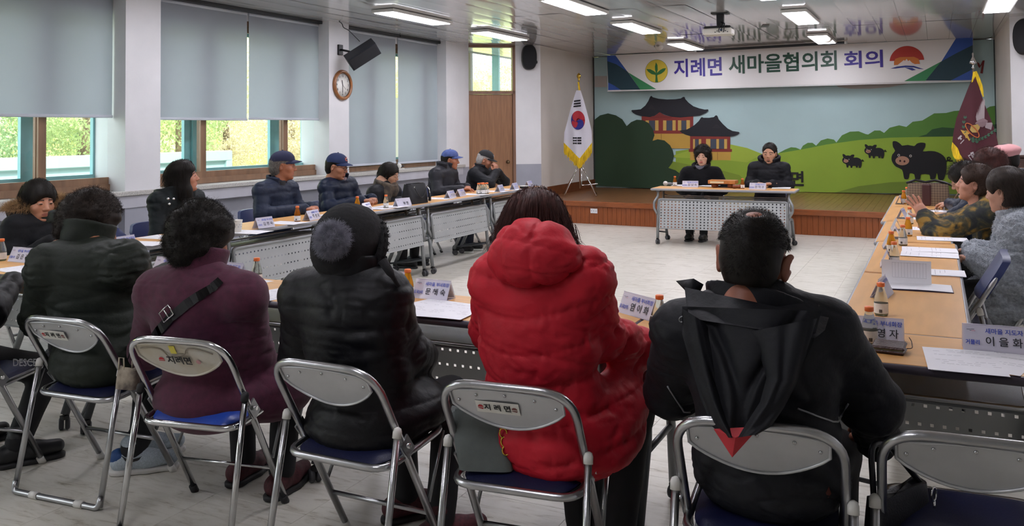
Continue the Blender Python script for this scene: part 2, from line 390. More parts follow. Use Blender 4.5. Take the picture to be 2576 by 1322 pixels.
struct(wallseg('baseboard_stage', Vector((-5.845, 13.35, 0)), Vector((-5.885, 15.74, 0)), .34, .50, .02, mat('dark_brown_skirting', '#6d3d22', .4, var=(6, .15))))
bpy.data.objects['baseboard_stage'].location = Vector((.022, 0, 0))
# ---- stage
st = struct(thing('floor_stage', None, None)); ZS = .34
fl, frr = Vector((-5.26, 12.67, 0)), Vector((.86, 12.25, 0))
curve = [Vector(p) for p in ((-5.84, 13.62, 0), (-5.76, 13.42, 0), (-5.62, 13.12, 0), (-5.45, 12.85, 0), (-5.36, 12.74, 0), (-5.26, 12.67, 0))]
def front_y(xx):
    if xx >= -5.26: return fl.y+(frr.y-fl.y)*(xx-fl.x)/(frr.x-fl.x)
    for a, c in zip(curve, curve[1:]):
        if a.x <= xx <= c.x: return a.y+(c.y-a.y)*(xx-a.x)/(c.x-a.x)
    return 13.7
M_boards = mat('glossy_stage_boards', '#7d5433', .30, var=(4, .2), stretch=(9, .8, 1), coat=.12)
M_boards2 = mat('olive_stage_boards', '#7a5c2f', .42, var=(4, .18), stretch=(9, .8, 1))
MB().prism([(-5.9, 15.7), (-5.84, 13.64)]+[(p.x+.02, p.y+.02) for p in curve[1:]]+[(.85, 12.28), (.85, 15.6)], .0, ZS-.03).build('stage_core', M_wood, st)
xx = -5.86
while xx < .84:
    x1 = min(xx+.0975, .845); g = .0012
    MB().prism([(xx+g, front_y(xx+g)), (x1-g, front_y(x1-g)), (x1-g, 15.72), (xx+g, 15.72)], ZS-.03, ZS).build('floorboard', M_boards, st); xx = x1
M_panel = mat('stage_front_boards', '#8b4a22', .42, var=(7, .14), stretch=(6, 6, .8))
pth = curve+[frr]
def along(s):
    for a, c in zip(pth, pth[1:]):
        L = (c-a).length
        if s <= L+1e-6: return a+(c-a)*(s/L), (c-a).normalized()
        s -= L
    return pth[-1], (pth[-1]-pth[-2]).normalized()
tot = sum((c-a).length for a, c in zip(pth, pth[1:])); s = 0.0
while s < tot-.01:
    p, d = along(s+.0375); nn = Vector((d.y, -d.x, 0))
    MB().box(p+nn*(.004)+Vector((0, 0, .135)), (.0735, .02, .27), Matrix((d, -nn, Vector((0, 0, 1)))).transposed(), bev=.003).build('front_board', M_panel, st); s += .075
for a, c in zip(pth, pth[1:]):
    d = (c-a); L = d.length; d.normalize(); nn = Vector((d.y, -d.x, 0))
    MB().box((a+c)/2+nn*.016+Vector((0, 0, ZS-.035)), (L+.004, .06, .078), Matrix((d, -nn, Vector((0, 0, 1)))).transposed(), bev=.006).build('nosing', M_wood, st)
p = on_y(1498.5, 529, 12.69); d = (frr-fl).normalized(); nn = Vector((d.y, -d.x, 0))
t = thing('wall_outlet', 'white electrical outlet plate on the stage front', 'outlet', (p.x, front_y(p.x)-.016, p.z), math.atan2(d.y, d.x))
MB().box((0, -.003, 0), (.115, .012, .072), bev=.003).build('cover_plate', mat('white_plastic', '#e4e4e6', .4), t)
for xx in (-.036, 0, .036): MB().lathe([(.006, 0), (.006, .002)], (xx, -.0095, 0), 10, Matrix.Rotation(PI/2, 3, 'X')).build('socket_hole' if xx == 0 else 'screw', M_black, t)
# dark cabinet on the right
t = thing('wooden_cabinet', 'dark brown wooden cabinet against the white wall behind the pink hat', 'cabinet', (1.375, 12.175, 0), math.atan2(-.8, 1.19))
Mc = mat('dark_walnut', '#3f2620', .45, var=(8, .2), stretch=(1, 1, .3))
MB().box((0, 0, .53), (1.0, .34, 1.06), bev=.008).build('carcass', Mc, t); MB().box((0, 0, 1.075), (1.06, .38, .03), bev=.006).build('top', Mc, t)
for xx in (-.25, .25):
    q = MB().box((xx, -.18, .53), (.46, .02, .94), bev=.006).build('door', Mc, t)
    MB().box((xx, -.195, .94), (.36, .008, .012)).build('moulding', mat('worn_walnut_edge', '#7a5a48', .4), q)
    MB().sphere((xx*.2, -.2, .55), .014, 8).build('knob', MATS['antique_brass'], q)
# ---- outside
M_ground = mat('outside_gravel', '#a8a592', .9, var=(3, .15))
struct(MB().box((-22, 10, -.5), (29, 60, .4)).build('ground', M_ground))
def hill_mat():
    M = mat('wooded_hillside', '#a3b254', .9, var=(1.6, .3), col2='#cdb98a', bump=(6, 1.0)); return M
hb = MB(); hb.grid(lambda u, v: (-20.5-14*v-1.2*math.sin(u*23)-.8*math.sin(u*57+v*9), -6+60*u, -.4+9.5*v+.7*math.sin(u*31+v*17)*v), 90, 24); struct(hb.build('hill', hill_mat()))
M_fence = mat('white_steel_fence', '#a9c4c6', .5)
t = thing('panel_fence', 'white horizontal panel fence outside the windows', 'fence', (-11, 0, -.3))
for (ya, yb) in ((-2, 2.9), (2.9, 6.9), (6.9, 9.15), (9.15, 11.4)):
    for k in range(5): MB().box((0, (ya+yb)/2, .12+k*.26), (.05, yb-ya-.1, .25), bev=.012).build('panel', M_fence, t)
    MB().box((.02, yb, .72), (.12, .14, 1.42), bev=.01).build('post', M_fence, t)
MB().box((.02, 4.7, 1.35), (.13, 13.5, .17), bev=.01).build('cap_rail', M_fence, t)
def foliage(n, R, seed, leaf):
    g = np.random.default_rng(seed); c = g.normal(size=(n, 3)); c /= np.linalg.norm(c, axis=1)[:, None]
    lump = 1+.25*np.sin(c[:, :1]*5+seed)*np.cos(c[:, 1:2]*4+seed*2)+.2*np.sin(c[:, 2:]*6+seed)
    P = c*np.array(R)*lump*g.uniform(.55, 1, (n, 1))**.5
    a = g.normal(size=(n, 3)); b = g.normal(size=(n, 3)); a /= np.linalg.norm(a, axis=1)[:, None]; b -= (b*a).sum(1)[:, None]*a; b /= np.linalg.norm(b, axis=1)[:, None]
    s = leaf*g.uniform(.6, 1.4, (n, 1)); V = np.stack([P-a*s, P+b*s*.45, P+a*s, P-b*s*.45], 1).reshape(-1, 3)
    me = bpy.data.meshes.new('foliage'); me.vertices.add(4*n); me.vertices.foreach_set('co', V.ravel()); me.loops.add(4*n); me.loops.foreach_set('vertex_index', np.arange(4*n)); me.polygons.add(n); me.polygons.foreach_set('loop_start', np.arange(n)*4); me.update(calc_edges=True); return me
LM = [mat('leaf_yellow_green', '#c9cc8a', .6, transl=.45, var=(3, .3)), mat('leaf_green', '#b6c68e', .6, transl=.4, var=(3, .35)), mat('dry_autumn_leaf', '#d8cdb0', .7, transl=.35, var=(4, .3)), mat('leaf_pine', '#98b286', .6, transl=.3, var=(3, .35))]
FO = []
for k in range(4):
    me = foliage(15000, (1.35, 1.35, 1.6), k+1, .034); me.materials.append(LM[k]); FO.append(me)
Mtr = mat('bark', '#6a5b47', .9, var=(12, .3))
spots = [(-15, 4.0, 0), (-16.5, 6.2, 0), (-15.5, 8.3, 1), (-17, 10.3, 3), (-15.5, 12.2, 1), (-17.5, 13.6, 3), (-16.5, 15.5, 1), (-17, 17.6, 2), (-15.8, 19.5, 2), (-18, 21.5, 2), (-16.5, 23.6, 1), (-18.5, 26, 2), (-17, 28.5, 0), (-20, 8, 1), (-21, 13, 3), (-22, 18, 1), (-22, 24, 2), (-23, 30, 2), (-13.6, 21.0, 0), (-12.5, 25.0, 1), (-11.5, 29.5, 0), (-9.0, 27.5, 1), (-14.5, 33, 1), (-7.5, 31, 0)]
lab = ['bright yellow-green leafy tree seen through the windows', 'fresh green leafy tree seen through the windows', 'tree with dry straw-coloured leaves seen through the middle window', 'dark green pine-like tree seen through the windows']
for k, (x, y, c) in enumerate(spots):
    g = 1+.25*math.sin(k*2.3)
    t = thing('leafy_tree', lab[c], 'tree', (x, y, -.3), k*1.1, ['yellow-green trees outside', 'green trees outside', 'straw-coloured trees outside', 'pines outside'][c])
    cr = link('crown', FO[c], t); cr.location = (0, 0, 2.3*g); cr.scale = (g, g, g*1.15); cr['kind'] = 'stuff'
    MB().tube([(0, 0, 0), (.05, .03, 1.0), (0, 0, 2.6*g)], [.16, .12, .05], 8).build('trunk', Mtr, t)
# ================================================================== CEILING LIGHTS
M_lamp = mat('lit_led_diffuser', '#ffffff', .5, emit=('#f6f4ff', LAMP))
M_lframe = mat('light_frame_white', '#d4d4d2', .4)
lt = None
LL0 = [(-5.6, 6.2), (-3.55, 6.2), (-1.5, 6.2), (.66, 6.2), (-4.6, 3.2), (-1.5, 3.2), (-4.6, .4), (-1.5, .4)]
LL = [(-5.6, 8.88, 'first panel of the row near the blinds'), (-5.61, 11.2, 'second panel of the row near the blinds'),
      (-3.55, 8.95, 'cut off by the picture top'), (-3.58, 11.25, 'left of the projector'), (-3.68, 14.15, 'over the stage behind the projector'),
      (-1.5, 8.75, 'nearly out of the picture top'), (-1.47, 11.2, 'right of the projector before the stage'), (-1.55, 14.1, 'over the stage behind the round lamp'),
      (.66, 8.7, 'outside the picture on the right'), (.66, 11.1, 'next to the right wall loudspeaker')]
for x, y, lb in LL:
    if lt is None:
        lt = thing('ceiling_light', 'white rectangular LED ceiling light, '+lb, 'light', (x, y, ZC-.004), 0, 'LED ceiling lights')
        b = MB(); b.box((0, 0, -.02), (.30, 1.34, .036), bev=.004); b.build('light_frame', M_lframe, lt)
        MB().box((0, 0, -.041), (.255, 1.28, .006), bev=.002).build('diffuser', M_lamp, lt)
    else: dup(lt, (x, y, ZC-.004), 0, 'white rectangular LED ceiling light, '+lb)
for x, y in LL0: dup(lt, (x, y, ZC-.004), 0, 'white rectangular LED ceiling light outside the picture, nearer the camera')
# ================================================================== MURAL
def poly2d(mb, pts, y, th=0.0):
    """triangulated flat print in the mural plane; pts = (x, z)"""
    from mathutils.geometry import tessellate_polygon
    vs = [(p[0], y, p[1]) for p in pts]; tr = tessellate_polygon([[Vector((p[0], p[1], 0)) for p in pts]])
    mb.add(vs, [tuple(t) for t in tr], False)
def smooth_pts(P, n=5):
    out = []; N = len(P)
    for i in range(N):
        a, b, c, d = [Vector((*P[(i+k-1) % N], 0)) for k in range(4)]
        for k in range(n):
            t = k/n; q = .5*((2*b)+(c-a)*t+(2*a-5*b+4*c-d)*t*t+(3*b-a-3*c+d)*t**3); out.append((q.x, q.y))
    return out
YM = 15.70
def mp(px, py): q = on_y(px, py, YM); return (q.x, q.z)
mural = thing('stage_mural', 'large printed cloth mural of hills, pavilions and black pigs on the back wall', 'mural')
def prt(name, col, polys, layer, sm=0, rough=.75, y=None, parent=None):
    for P in polys:
        if sm: P = smooth_pts(P, sm)
        b = MB(); poly2d(b, P, (YM-.0012*layer) if y is None else y)
        b.build(name, mat('print_'+col.strip('#'), col, rough, var=(1.5, .05)), parent or mural)
# cloth, with soft wrinkles near its foot
b = MB()
def cloth(u, v):
    z = .345+v*(ZC-.36); w = max(0, 1-v*5)
    return (-5.875+6.725*u, YM+.012+w*.03*(.5+.5*math.sin(u*38+3*math.sin(u*9)))-.004*(1-w)*0, z)
b.grid(cloth, 160, 30); cl = b.build('mural_cloth', mat('print_sky', '#b3d0d2', .6, var=(.8, .05)), mural)
circ = lambda cx, cz, r, a0=0, a1=360, n=24: [(cx+r*math.cos(math.radians(a0+(a1-a0)*k/n)), cz+r*math.sin(math.radians(a0+(a1-a0)*k/n))) for k in range(n+1)]
X0, X1, ZB, ZT = -5.87, .845, .36, ZC-.02
def P(*a): return [mp(a[i], a[i+1]) for i in range(0, len(a), 2)]
# hills
prt('far_hill', '#58883b', [P(1960, 384, 1975, 376, 1990, 370, 2002, 371, 2014, 376, 2020, 366, 2032, 359, 2044, 359, 2053, 366, 2065, 353, 2082, 348, 2098, 351, 2104, 358, 2118, 340, 2138, 331, 2160, 330, 2178, 337, 2184, 338, 2200, 328, 2214, 328, 2224, 334, 2238, 321, 2262, 315, 2280, 319, 2296, 306, 2320, 303, 2330, 297, 2350, 285, 2380, 284, 2400, 279, 2440, 276, 2470, 280, 2490, 268, 2503, 266, 2507, 470, 1960, 470)], 1)
prt('dark_hill', '#2f5432', [P(2306, 345, 2330, 338, 2345, 325, 2370, 320, 2400, 322, 2430, 310, 2470, 316, 2507, 312, 2507, 400, 2300, 400)], 2)
prt('meadow', '#8fae3a', [P(1700, 380, 1760, 372, 1838, 364, 1880, 372, 1920, 388, 1960, 385, 2020, 375, 2080, 363, 2160, 352, 2240, 346, 2320, 344, 2400, 343, 2507, 346, 2511, 489, 2100, 484, 1700, 476)], 3)
prt('light_meadow', '#a3bc44', [P(1690, 392, 1740, 376, 1800, 368, 1838, 363, 1880, 372, 1922, 389, 1900, 397, 1880, 408, 1800, 400, 1700, 396)], 4)
prt('lower_meadow', '#738c33', [P(2160, 468, 2240, 458, 2330, 455, 2510, 462, 2511, 489, 2100, 484)], 4)
# pavilions: px of the zoomed crop (1560,230) at 6.609
def Z(*a): return [mp(1560+a[i]/6.609, 230+a[i+1]/6.609) for i in range(0, len(a), 2)]
R_ = lambda x0, z0, x1, z1: Z(x0, z0, x1, z0, x1, z1, x0, z1)
prt('pavilion_wall', '#c8a04a', [R_(540, 700, 1175, 945), R_(1165, 1005, 1840, 1140)], 5)
prt('pavilion_red', '#8a3832', [R_(360, 410, 1218, 700), R_(1165, 740, 1832, 960), R_(1142, 955, 1860, 1003)], 6)
prt('pavilion_panel', '#cfac5c', [R_(425, 480, 480, 650), R_(585, 480, 640, 648), R_(716, 480, 770, 648), R_(873, 478, 925, 648), R_(963, 478, 1018, 648), R_(1105, 476, 1162, 640), R_(1214, 790, 1246, 952), R_(1310, 790, 1350, 952), R_(1430, 788, 1502, 952), R_(1602, 790, 1645, 952), R_(1732, 790, 1780, 952)], 7)
prt('pavilion_window', '#48505e', [R_(485, 482, 580, 650), R_(775, 482, 868, 648), R_(1022, 482, 1102, 648), R_(1250, 792, 1308, 952), R_(1506, 790, 1600, 952), R_(1648, 790, 1730, 952)], 7)
prt('pavilion_gable', '#7d3330', [Z(500, 432, 590, 395, 660, 343, 730, 385, 860, 425, 860, 445, 500, 445)], 9)
prt('pavilion_line', '#7a5526', [R_(684, 705, 690, 800), R_(1618, 1008, 1624, 1138)], 7)
roof1 = Z(188, 320, 200, 308, 260, 305, 345, 295, 420, 235, 470, 160, 500, 90, 520, 70, 545, 95, 640, 120, 780, 132, 920, 128, 1010, 115, 1050, 90, 1075, 92, 1085, 125, 1140, 185, 1220, 245, 1320, 280, 1410, 300, 1465, 296, 1470, 318, 1430, 355, 1330, 400, 1220, 412, 1000, 432, 860, 420, 750, 385, 660, 343, 590, 392, 500, 425, 360, 410, 270, 385, 215, 355)
roof2 = Z(990, 655, 1010, 645, 1100, 635, 1170, 600, 1240, 555, 1310, 490, 1345, 435, 1365, 425, 1385, 436, 1480, 437, 1560, 425, 1585, 400, 1605, 395, 1622, 410, 1640, 460, 1710, 540, 1790, 615, 1870, 655, 1975, 672, 1990, 690, 1960, 715, 1900, 738, 1830, 748, 1170, 742, 1090, 718, 1030, 690)
prt('pavilion_roof', '#23242b', [roof1, roof2], 8)
prt('roof_shade', '#2c2a30', [Z(470, 290, 520, 215, 555, 240, 590, 300), Z(1530, 610, 1585, 545, 1625, 548, 1680, 610)], 9)
prt('dark_bush', '#27402a', [P(1494, 320, 1497, 300, 1510, 290, 1530, 285, 1550, 290, 1566, 300, 1577, 317, 1588, 307, 1602, 301, 1618, 302, 1632, 309, 1643, 325, 1647, 340, 1642, 354, 1655, 350, 1672, 353, 1686, 365, 1693, 378, 1696, 392, 1692, 408, 1682, 422, 1700, 428, 1716, 440, 1726, 456, 1730, 475, 1600, 472, 1496, 466)], 10)
prt('green_shade', '#7f9834', [P(1682, 422, 1690, 405, 1740, 415, 1800, 424, 1860, 440, 1900, 478, 1730, 476, 1722, 450, 1704, 430)], 5)
# pigs: crop (2100,330) at 8.05
def G(*a): return [mp(2100+a[i]/8.05, 330+a[i+1]/8.05) for i in range(0, len(a), 2)]
def pig(ox, oz, s):
    q = lambda *a: G(*[(ox+a[i]*s) if i % 2 == 0 else (oz+a[i]*s) for i in range(len(a))])
    body = q(1148, 560, 1165, 470, 1222, 395, 1180, 320, 1170, 225, 1195, 197, 1260, 207, 1330, 255, 1368, 290, 1480, 275, 1608, 298, 1660, 250, 1740, 228, 1820, 235, 1838, 262, 1825, 330, 1785, 405, 1900, 398, 2030, 405, 2150, 455, 2230, 530, 2262, 640, 2255, 800, 2225, 920, 2190, 985, 2100, 975, 2085, 900, 2062, 845, 2035, 950, 1990, 970, 1930, 960, 1915, 875, 1750, 870, 1735, 940, 1700, 985, 1630, 975, 1610, 870, 1520, 850, 1505, 920, 1480, 967, 1410, 962, 1390, 880, 1360, 775, 1240, 715, 1175, 640)
    prt('pig', '#16171b', [body], 11, 2)
    ell = lambda cx, cz, rx, rz: q(*[v for k in range(20) for v in (cx+rx*math.cos(k*PI/10), cz+rz*math.sin(k*PI/10))])
    prt('pig_snout', '#b58a72', [ell(1368, 595, 140, 92)], 12)
    prt('pig_nostril', '#3a1a18', [ell(1325, 598, 20, 22), ell(1412, 608, 20, 22)], 13)
    prt('pig_eye', '#c9c4be', [ell(1295, 484, 26, 26), ell(1535, 498, 26, 26)], 12)
    prt('pig_pupil', '#16171b', [ell(1295, 484, 14, 14), ell(1535, 498, 14, 14)], 13)
    tl = [(2255, 600), (2290, 590), (2330, 570), (2340, 540), (2310, 520), (2280, 535), (2280, 575), (2320, 600), (2390, 595)]
    up = [q(x, z)[0] for x, z in tl]; b = MB(); b.tube([(x, YM-.014, z) for x, z in up], (.009 if s > .5 else .005), 6); b.build('pig_tail', MATS['print_16171b'], mural)
pig(0, 0, 1.0); pig(151-1148*.355, 600-600*.355+2, .355); pig(600-1148*.362, 405-595*.362, .362)
# letters printed at the foot of the mural, and the red flourish at the right
mm = lambda px, py, y: frame_m(on_y(px, py, y), (1, 0, 0), (0, 0, 1), (0, -1, 0))
text_mesh('lettering', '면', .27, mat('print_black', '#0f0f12', .6), mural, mm(2006, 452, YM-.016), .03)
prt('white_ribbon', '#b9b3ae', [P(1496, 191, 1527, 191, 1527, 219, 1496, 219)], 1)
prt('cloud', '#b7b2ad', [P(2094, 208, 2110, 219, 2140, 223, 2190, 223, 2240, 219, 2280, 211, 2290, 200, 2094, 200)], 1)
prt('red_flourish', '#7a2a2a', [P(2458, 156, 2463, 159, 2466, 165, 2472, 152, 2477, 152, 2472, 185, 2466, 184, 2470, 163, 2464, 171, 2460, 166)], 6)
prt('mural_border', '#20262b', [[(X1-.012, ZB), (X1, ZB), (X1, ZT), (X1-.012, ZT)], [(X0, ZB), (X0+.012, ZB), (X0+.012, ZT), (X0, ZT)]], 14)
# ================================================================== BANNER
YB = 15.42
def bp_(px, py): q = on_y(px, py, YB); return (q.x, q.z)
ban = thing('meeting_banner', 'long white printed banner with purple and green Korean lettering hung above the stage', 'banner')
def BP(*a): return [bp_(a[i], a[i+1]) for i in range(0, len(a), 2)]
def bprt(name, col, polys, layer):
    for P_ in polys:
        b = MB(); poly2d(b, P_, YB-.0012*layer); b.build(name, mat('banner_'+col.strip('#'), col, .55, var=(1.2, .03)), ban)
c4 = BP(1527, 139.5, 2448, 95, 2447.5, 201.5, 1529, 229)
bb = MB(); bb.prism([c4[0], c4[1], c4[2], c4[3]], 0, .002, Matrix(((1, 0, 0), (0, 0, -1), (0, 1, 0))), (0, YB+.002, 0)); bb.build('banner_cloth', mat('banner_white', '#e6e5e3', .55), ban)
def Q(*a): return BP(*[(1520+a[i]/5.855) if i % 2 == 0 else (90+a[i]/5.855) for i in range(len(a))])   # crop (1520,90)
def S(*a): return BP(*[(1960+a[i]/2.36) if i % 2 == 0 else (80+a[i]/2.36) for i in range(len(a))])     # crop (1960,80)
bprt('blue_corner', '#2f56a8', [Q(42, 292, 165, 288, 340, 525, 180, 420, 44, 375), Q(58, 685, 150, 730, 245, 795, 58, 800), S(1050, 38, 1150, 34, 1150, 78, 1050, 130, 962, 178), S(1018, 288, 1150, 220, 1150, 286)], 1)
bprt('dark_corner', '#1d3f4c', [Q(44, 372, 180, 420, 345, 528, 530, 792, 245, 796, 150, 732, 58, 686), S(868, 290, 962, 176, 1050, 128, 1150, 78, 1150, 222, 1018, 289)], 2)
bprt('green_corner', '#3a8a57', [Q(356, 540, 768, 785, 530, 792), S(742, 293, 962, 176, 868, 291)], 3)
ec = bp_(1520+770/5.855, 90+520/5.855); rr = .205
bprt('emblem_rim', '#6f7a35', [circ(ec[0], ec[1], rr+.006, n=40)], 4); bprt('emblem_disc', '#d8c03f', [circ(ec[0], ec[1], rr, n=40)], 5)
bprt('emblem_sprout', '#2b6f35', [Q(752, 683, 758, 600, 755, 575, 700, 565, 650, 530, 622, 490, 680, 492, 735, 520, 762, 545, 750, 500, 748, 450, 764, 390, 785, 430, 790, 500, 778, 545, 830, 500, 870, 480, 912, 477, 890, 520, 840, 560, 785, 578, 783, 600, 795, 683)], 6)
# sunrise emblem
sx, sz = bp_(1960+758/2.36, 80+178/2.36); r = .255
bprt('emblem_sun', '#b5362c', [circ(sx, sz, r, 5, 175, 30)], 4)
bprt('emblem_glow', '#d07a35', [S(682, 178, 690, 160, 720, 150, 800, 148, 828, 160, 836, 190, 682, 198)], 5)
bprt('emblem_peak', '#e6dcd6', [S(690, 202, 705, 196, 725, 180, 740, 168, 748, 172, 757, 160, 766, 174, 774, 168, 790, 184, 815, 196, 838, 196)], 6)
bprt('emblem_wave', '#2b3a86', [S(660, 218, 700, 206, 750, 200, 800, 202, 860, 222, 830, 220, 800, 212, 760, 210, 720, 214, 690, 218), S(745, 212, 790, 214, 812, 226, 790, 230, 770, 222)], 6)
def btext(body, px0, px1, pyc, col, hpx):
    a = on_y(px0, pyc, YB-.006); c = on_y(px1, pyc-(px1-px0)*.045, YB-.006)
    w = (c-a).length; xd = (c-a).normalized(); zd = Vector((-xd.z, 0, xd.x)).normalized()
    o = text_mesh('lettering', body, 1, mat('ink_'+col.strip('#'), col, .5), ban, Matrix.Identity(4), .022)
    xs = [v.co.x for v in o.data.vertices]; ys = [v.co.y for v in o.data.vertices]; h = hpx*w/(px1-px0)
    s_x, s_y = w/(max(xs)-min(xs)), h/(max(ys)-min(ys)); cx, cy = (max(xs)+min(xs))/2, (max(ys)+min(ys))/2
    mid = (a+c)/2; M4 = frame_m(mid, xd, zd, (0, -1, 0))
    o.data.transform(M4 @ Matrix.Diagonal((s_x, s_y, 1, 1)) @ Matrix.Translation((-cx, -cy, 0)))
btext('지례면', 1695, 1816, 172, '#3a2a8c', 46); btext('새마을협의회', 1833, 2105, 163, '#234a3a', 50); btext('회의', 2123, 2221, 151, '#3a2a8c', 47)
MB().box((sum(p[0] for p in c4)/4, YB-.001, c4[3][1]-.004), (c4[1][0]-c4[0][0], .008, .012)).build('hem', MATS['banner_white'], ban)
# black screen rail on the ceiling by the banner
a, c = on_z(1752, 128, ZC-.03), on_z(2128, 107, ZC-.03)
t = thing('screen_case', 'long black rail of a roll-up screen under the ceiling in front of the banner', 'rail')
L_ = (c-a).length; d = (c-a).normalized()
MB().box((a+c)/2, (L_, .09, .04), math.atan2(d.y, d.x), bev=.006).build('case', M_black, t)
for q in (a, c): MB().box(q, (.03, .1, .045), math.atan2(d.y, d.x)).build('end_cap', mat('white_cap', '#cfcfcf', .4), t)
# ================================================================== WALL AND CEILING FIXTURES
def oval_speaker(loc, rz, w, h, label):
    t = thing('wall_speaker', label, 'loudspeaker', loc, rz); n = 28
    prof = [(0, -.0), (1, -.0), (1, -.09), (.93, -.125), (.6, -.145), (0, -.15)]
    vs = []; fs = []; k = 32
    def sh(a): return (math.copysign(abs(math.cos(a))**.75, math.cos(a))*w/2, math.copysign(abs(math.sin(a))**.85, math.sin(a))*h/2)
    for r, y in prof:
        for i in range(k): x, z = sh(2*PI*i/k); vs.append((x*max(r, 1e-3), y, z*max(r, 1e-3)))
    for i in range(len(prof)-1):
        for j in range(k): fs.append((i*k+j, i*k+(j+1) % k, (i+1)*k+(j+1) % k, (i+1)*k+j))
    b = MB(); b.add(vs[:], fs, True); b.build('cabinet', M_black, t)
    b = MB(); b.add([(v[0]*.97, v[1]-.004, v[2]*.97) for v in vs[3*k:]], [f for f in [(i*k+j, i*k+(j+1) % k, (i+1)*k+(j+1) % k, (i+1)*k+j) for i in range(2) for j in range(k)]], True); b.build('grille', mat('speaker_mesh', '#14161c', .7, bump=(400, .5)), t)
    MB().box((w*.42, -.08, -h*.2), (.05, .08, .05), bev=.01).build('bracket', M_black, t)
    return t
pc = on_y(1329, 145, 13.02); rzL = math.atan2(u.y, u.x)
oval_speaker((pc.x+nrm.x*.02, pc.y+nrm.y*.02, pc.z), rzL, .25, .41, 'black oval loudspeaker on the white wall right of the wooden door')
pc = on_y(2566, 82, 12.5); oval_speaker((1.06, 12.56, 2.55), math.atan2(-.8, 1.19), .30, .46, 'black round-ended loudspeaker at the right edge under the ceiling')
# clock
t = thing('wall_clock', 'round wall clock with a brown wooden rim below the angled loudspeaker', 'clock', (XW, 9.06, 2.035), PI/2)
RX = Matrix.Rotation(PI/2, 3, 'X')
b = MB(); b.lathe([(.150, 0), (.19, 0), (.196, .012), (.19, .03), (.172, .042), (.157, .036), (.150, .024)], (0, 0, 0), 40, RX, cap=False); b.build('rim', mat('clock_wood', '#8f5a30', .35, var=(10, .2), coat=.3), t)
MB().lathe([(.0001, .012), (.155, .012), (.155, .010)], (0, 0, 0), 32, RX).build('dial', mat('clock_dial', '#e9e8e2', .5), t)
Mi = mat('clock_ink', '#26262a', .5)
for k in range(1, 13):
    a = PI/2-k*PI/6; text_mesh('numeral', str(k), .042, Mi, t, frame_m((.118*math.cos(a), -.0135, .118*math.sin(a)), (1, 0, 0), (0, 0, 1), (0, -1, 0)), .012)
for ang, L_, w_ in ((PI/2+.22, .07, .010), (-PI/2-.02, .105, .007), (PI*.78-PI, .09, .003)):
    MB().box((math.cos(ang)*L_*.42, -.0165, math.sin(ang)*L_*.42), (L_, .002, w_), Matrix.Rotation(-ang, 3, 'Y')).build('hand', Mi, t)
# angled loudspeaker with bracket and cable
sp = thing('box_speaker', 'black box loudspeaker tilted on a wall bracket above the clock', 'loudspeaker', (-6.48, 9.05, 2.42), 0)
b = MB(); ax = Vector((.25, -.55, -.62)).normalized()
dF = Vector((.74, -.42, -.52)).normalized(); dU = Vector((.30, .55, .62)); dU = (dU-dF*dU.dot(dF)).normalized(); dR = dF.cross(dU)
MS = Matrix((dR, dU, dF)).transposed()
pr = [(-.15, -.14), (.15, -.14), (.11, .14), (-.11, .14)]   # cross-section (right, forward)
vs = [MS @ Vector((p_[0]*.62, sg*.205, -p_[1]*.62)) for sg in (-1, 1) for p_ in pr]
b.add(vs, [(3, 2, 1, 0), (4, 5, 6, 7), (0, 1, 5, 4), (1, 2, 6, 5), (2, 3, 7, 6), (3, 0, 4, 7)], False); b.build('cabinet', mat('speaker_box', '#1b2029', .5), sp)
MB().box(MS @ Vector((0, 0, .092)), (.165, .38, .008), MS, bev=.003).build('grille', MATS['speaker_mesh'], sp)
MB().tube([(-.29, -.04, .06), (-.20, -.03, .04), (-.08, 0, .0)], .014, 8).build('bracket_arm', M_black, sp)
MB().box((-.305, -.04, .06), (.03, .085, .13), bev=.004).build('bracket_plate', M_black, sp)
MB().tube(fillet([(-.06, .04, .16), (-.16, -.06, .30), (-.20, -.12, .33), (-.22, -.11, .38), (-.25, -.14, .41)], .05), .005, 6).build('cable', M_black, sp)
# projector
pj_ = on_z(1812, 50, ZC)
t = thing('ceiling_projector', 'white projector with black top hanging from the ceiling on a dark post', 'projector', (-2.33, 10.5, 2.60), .06)
MB().box((0, 0, .0), (.34, .26, .075), bev=.012).build('housing', mat('projector_white', '#d8d6ce', .4), t)
MB().box((0, 0, .050), (.32, .25, .03), bev=.012).build('top_cover', M_black, t)
MB().box((.02, .02, .14), (.085, .07, .19), bev=.006).build('mount_post', M_black, t); MB().box((.02, .02, .223), (.2, .16, .012)).build('mount_plate', M_black, t)
for k in range(7): MB().box((-.02+k*.024, -.131, -.012+.012*(k % 2)), (.014, .004, .010)).build('port', M_black, t)
MB().box((.05, -.132, .012), (.03, .006, .018)).build('port', mat('port_blue', '#3c5a86', .4), t)
for k in range(3): MB().tube(fillet([(.02+.03*k, -.13, -.005), (.03+.03*k, -.17, .02), (.05+.02*k, -.10, .09), (.03, -.02, .12)], .03), .005, 6).build('cable', M_black, t)
MB().lathe([(.035, 0), (.032, .025)], (-.09, .13, 0), 16, Matrix.Rotation(-PI/2, 3, 'X')).build('lens', mat('lens_glass', '#0c0e14', .05, coat=1), t)
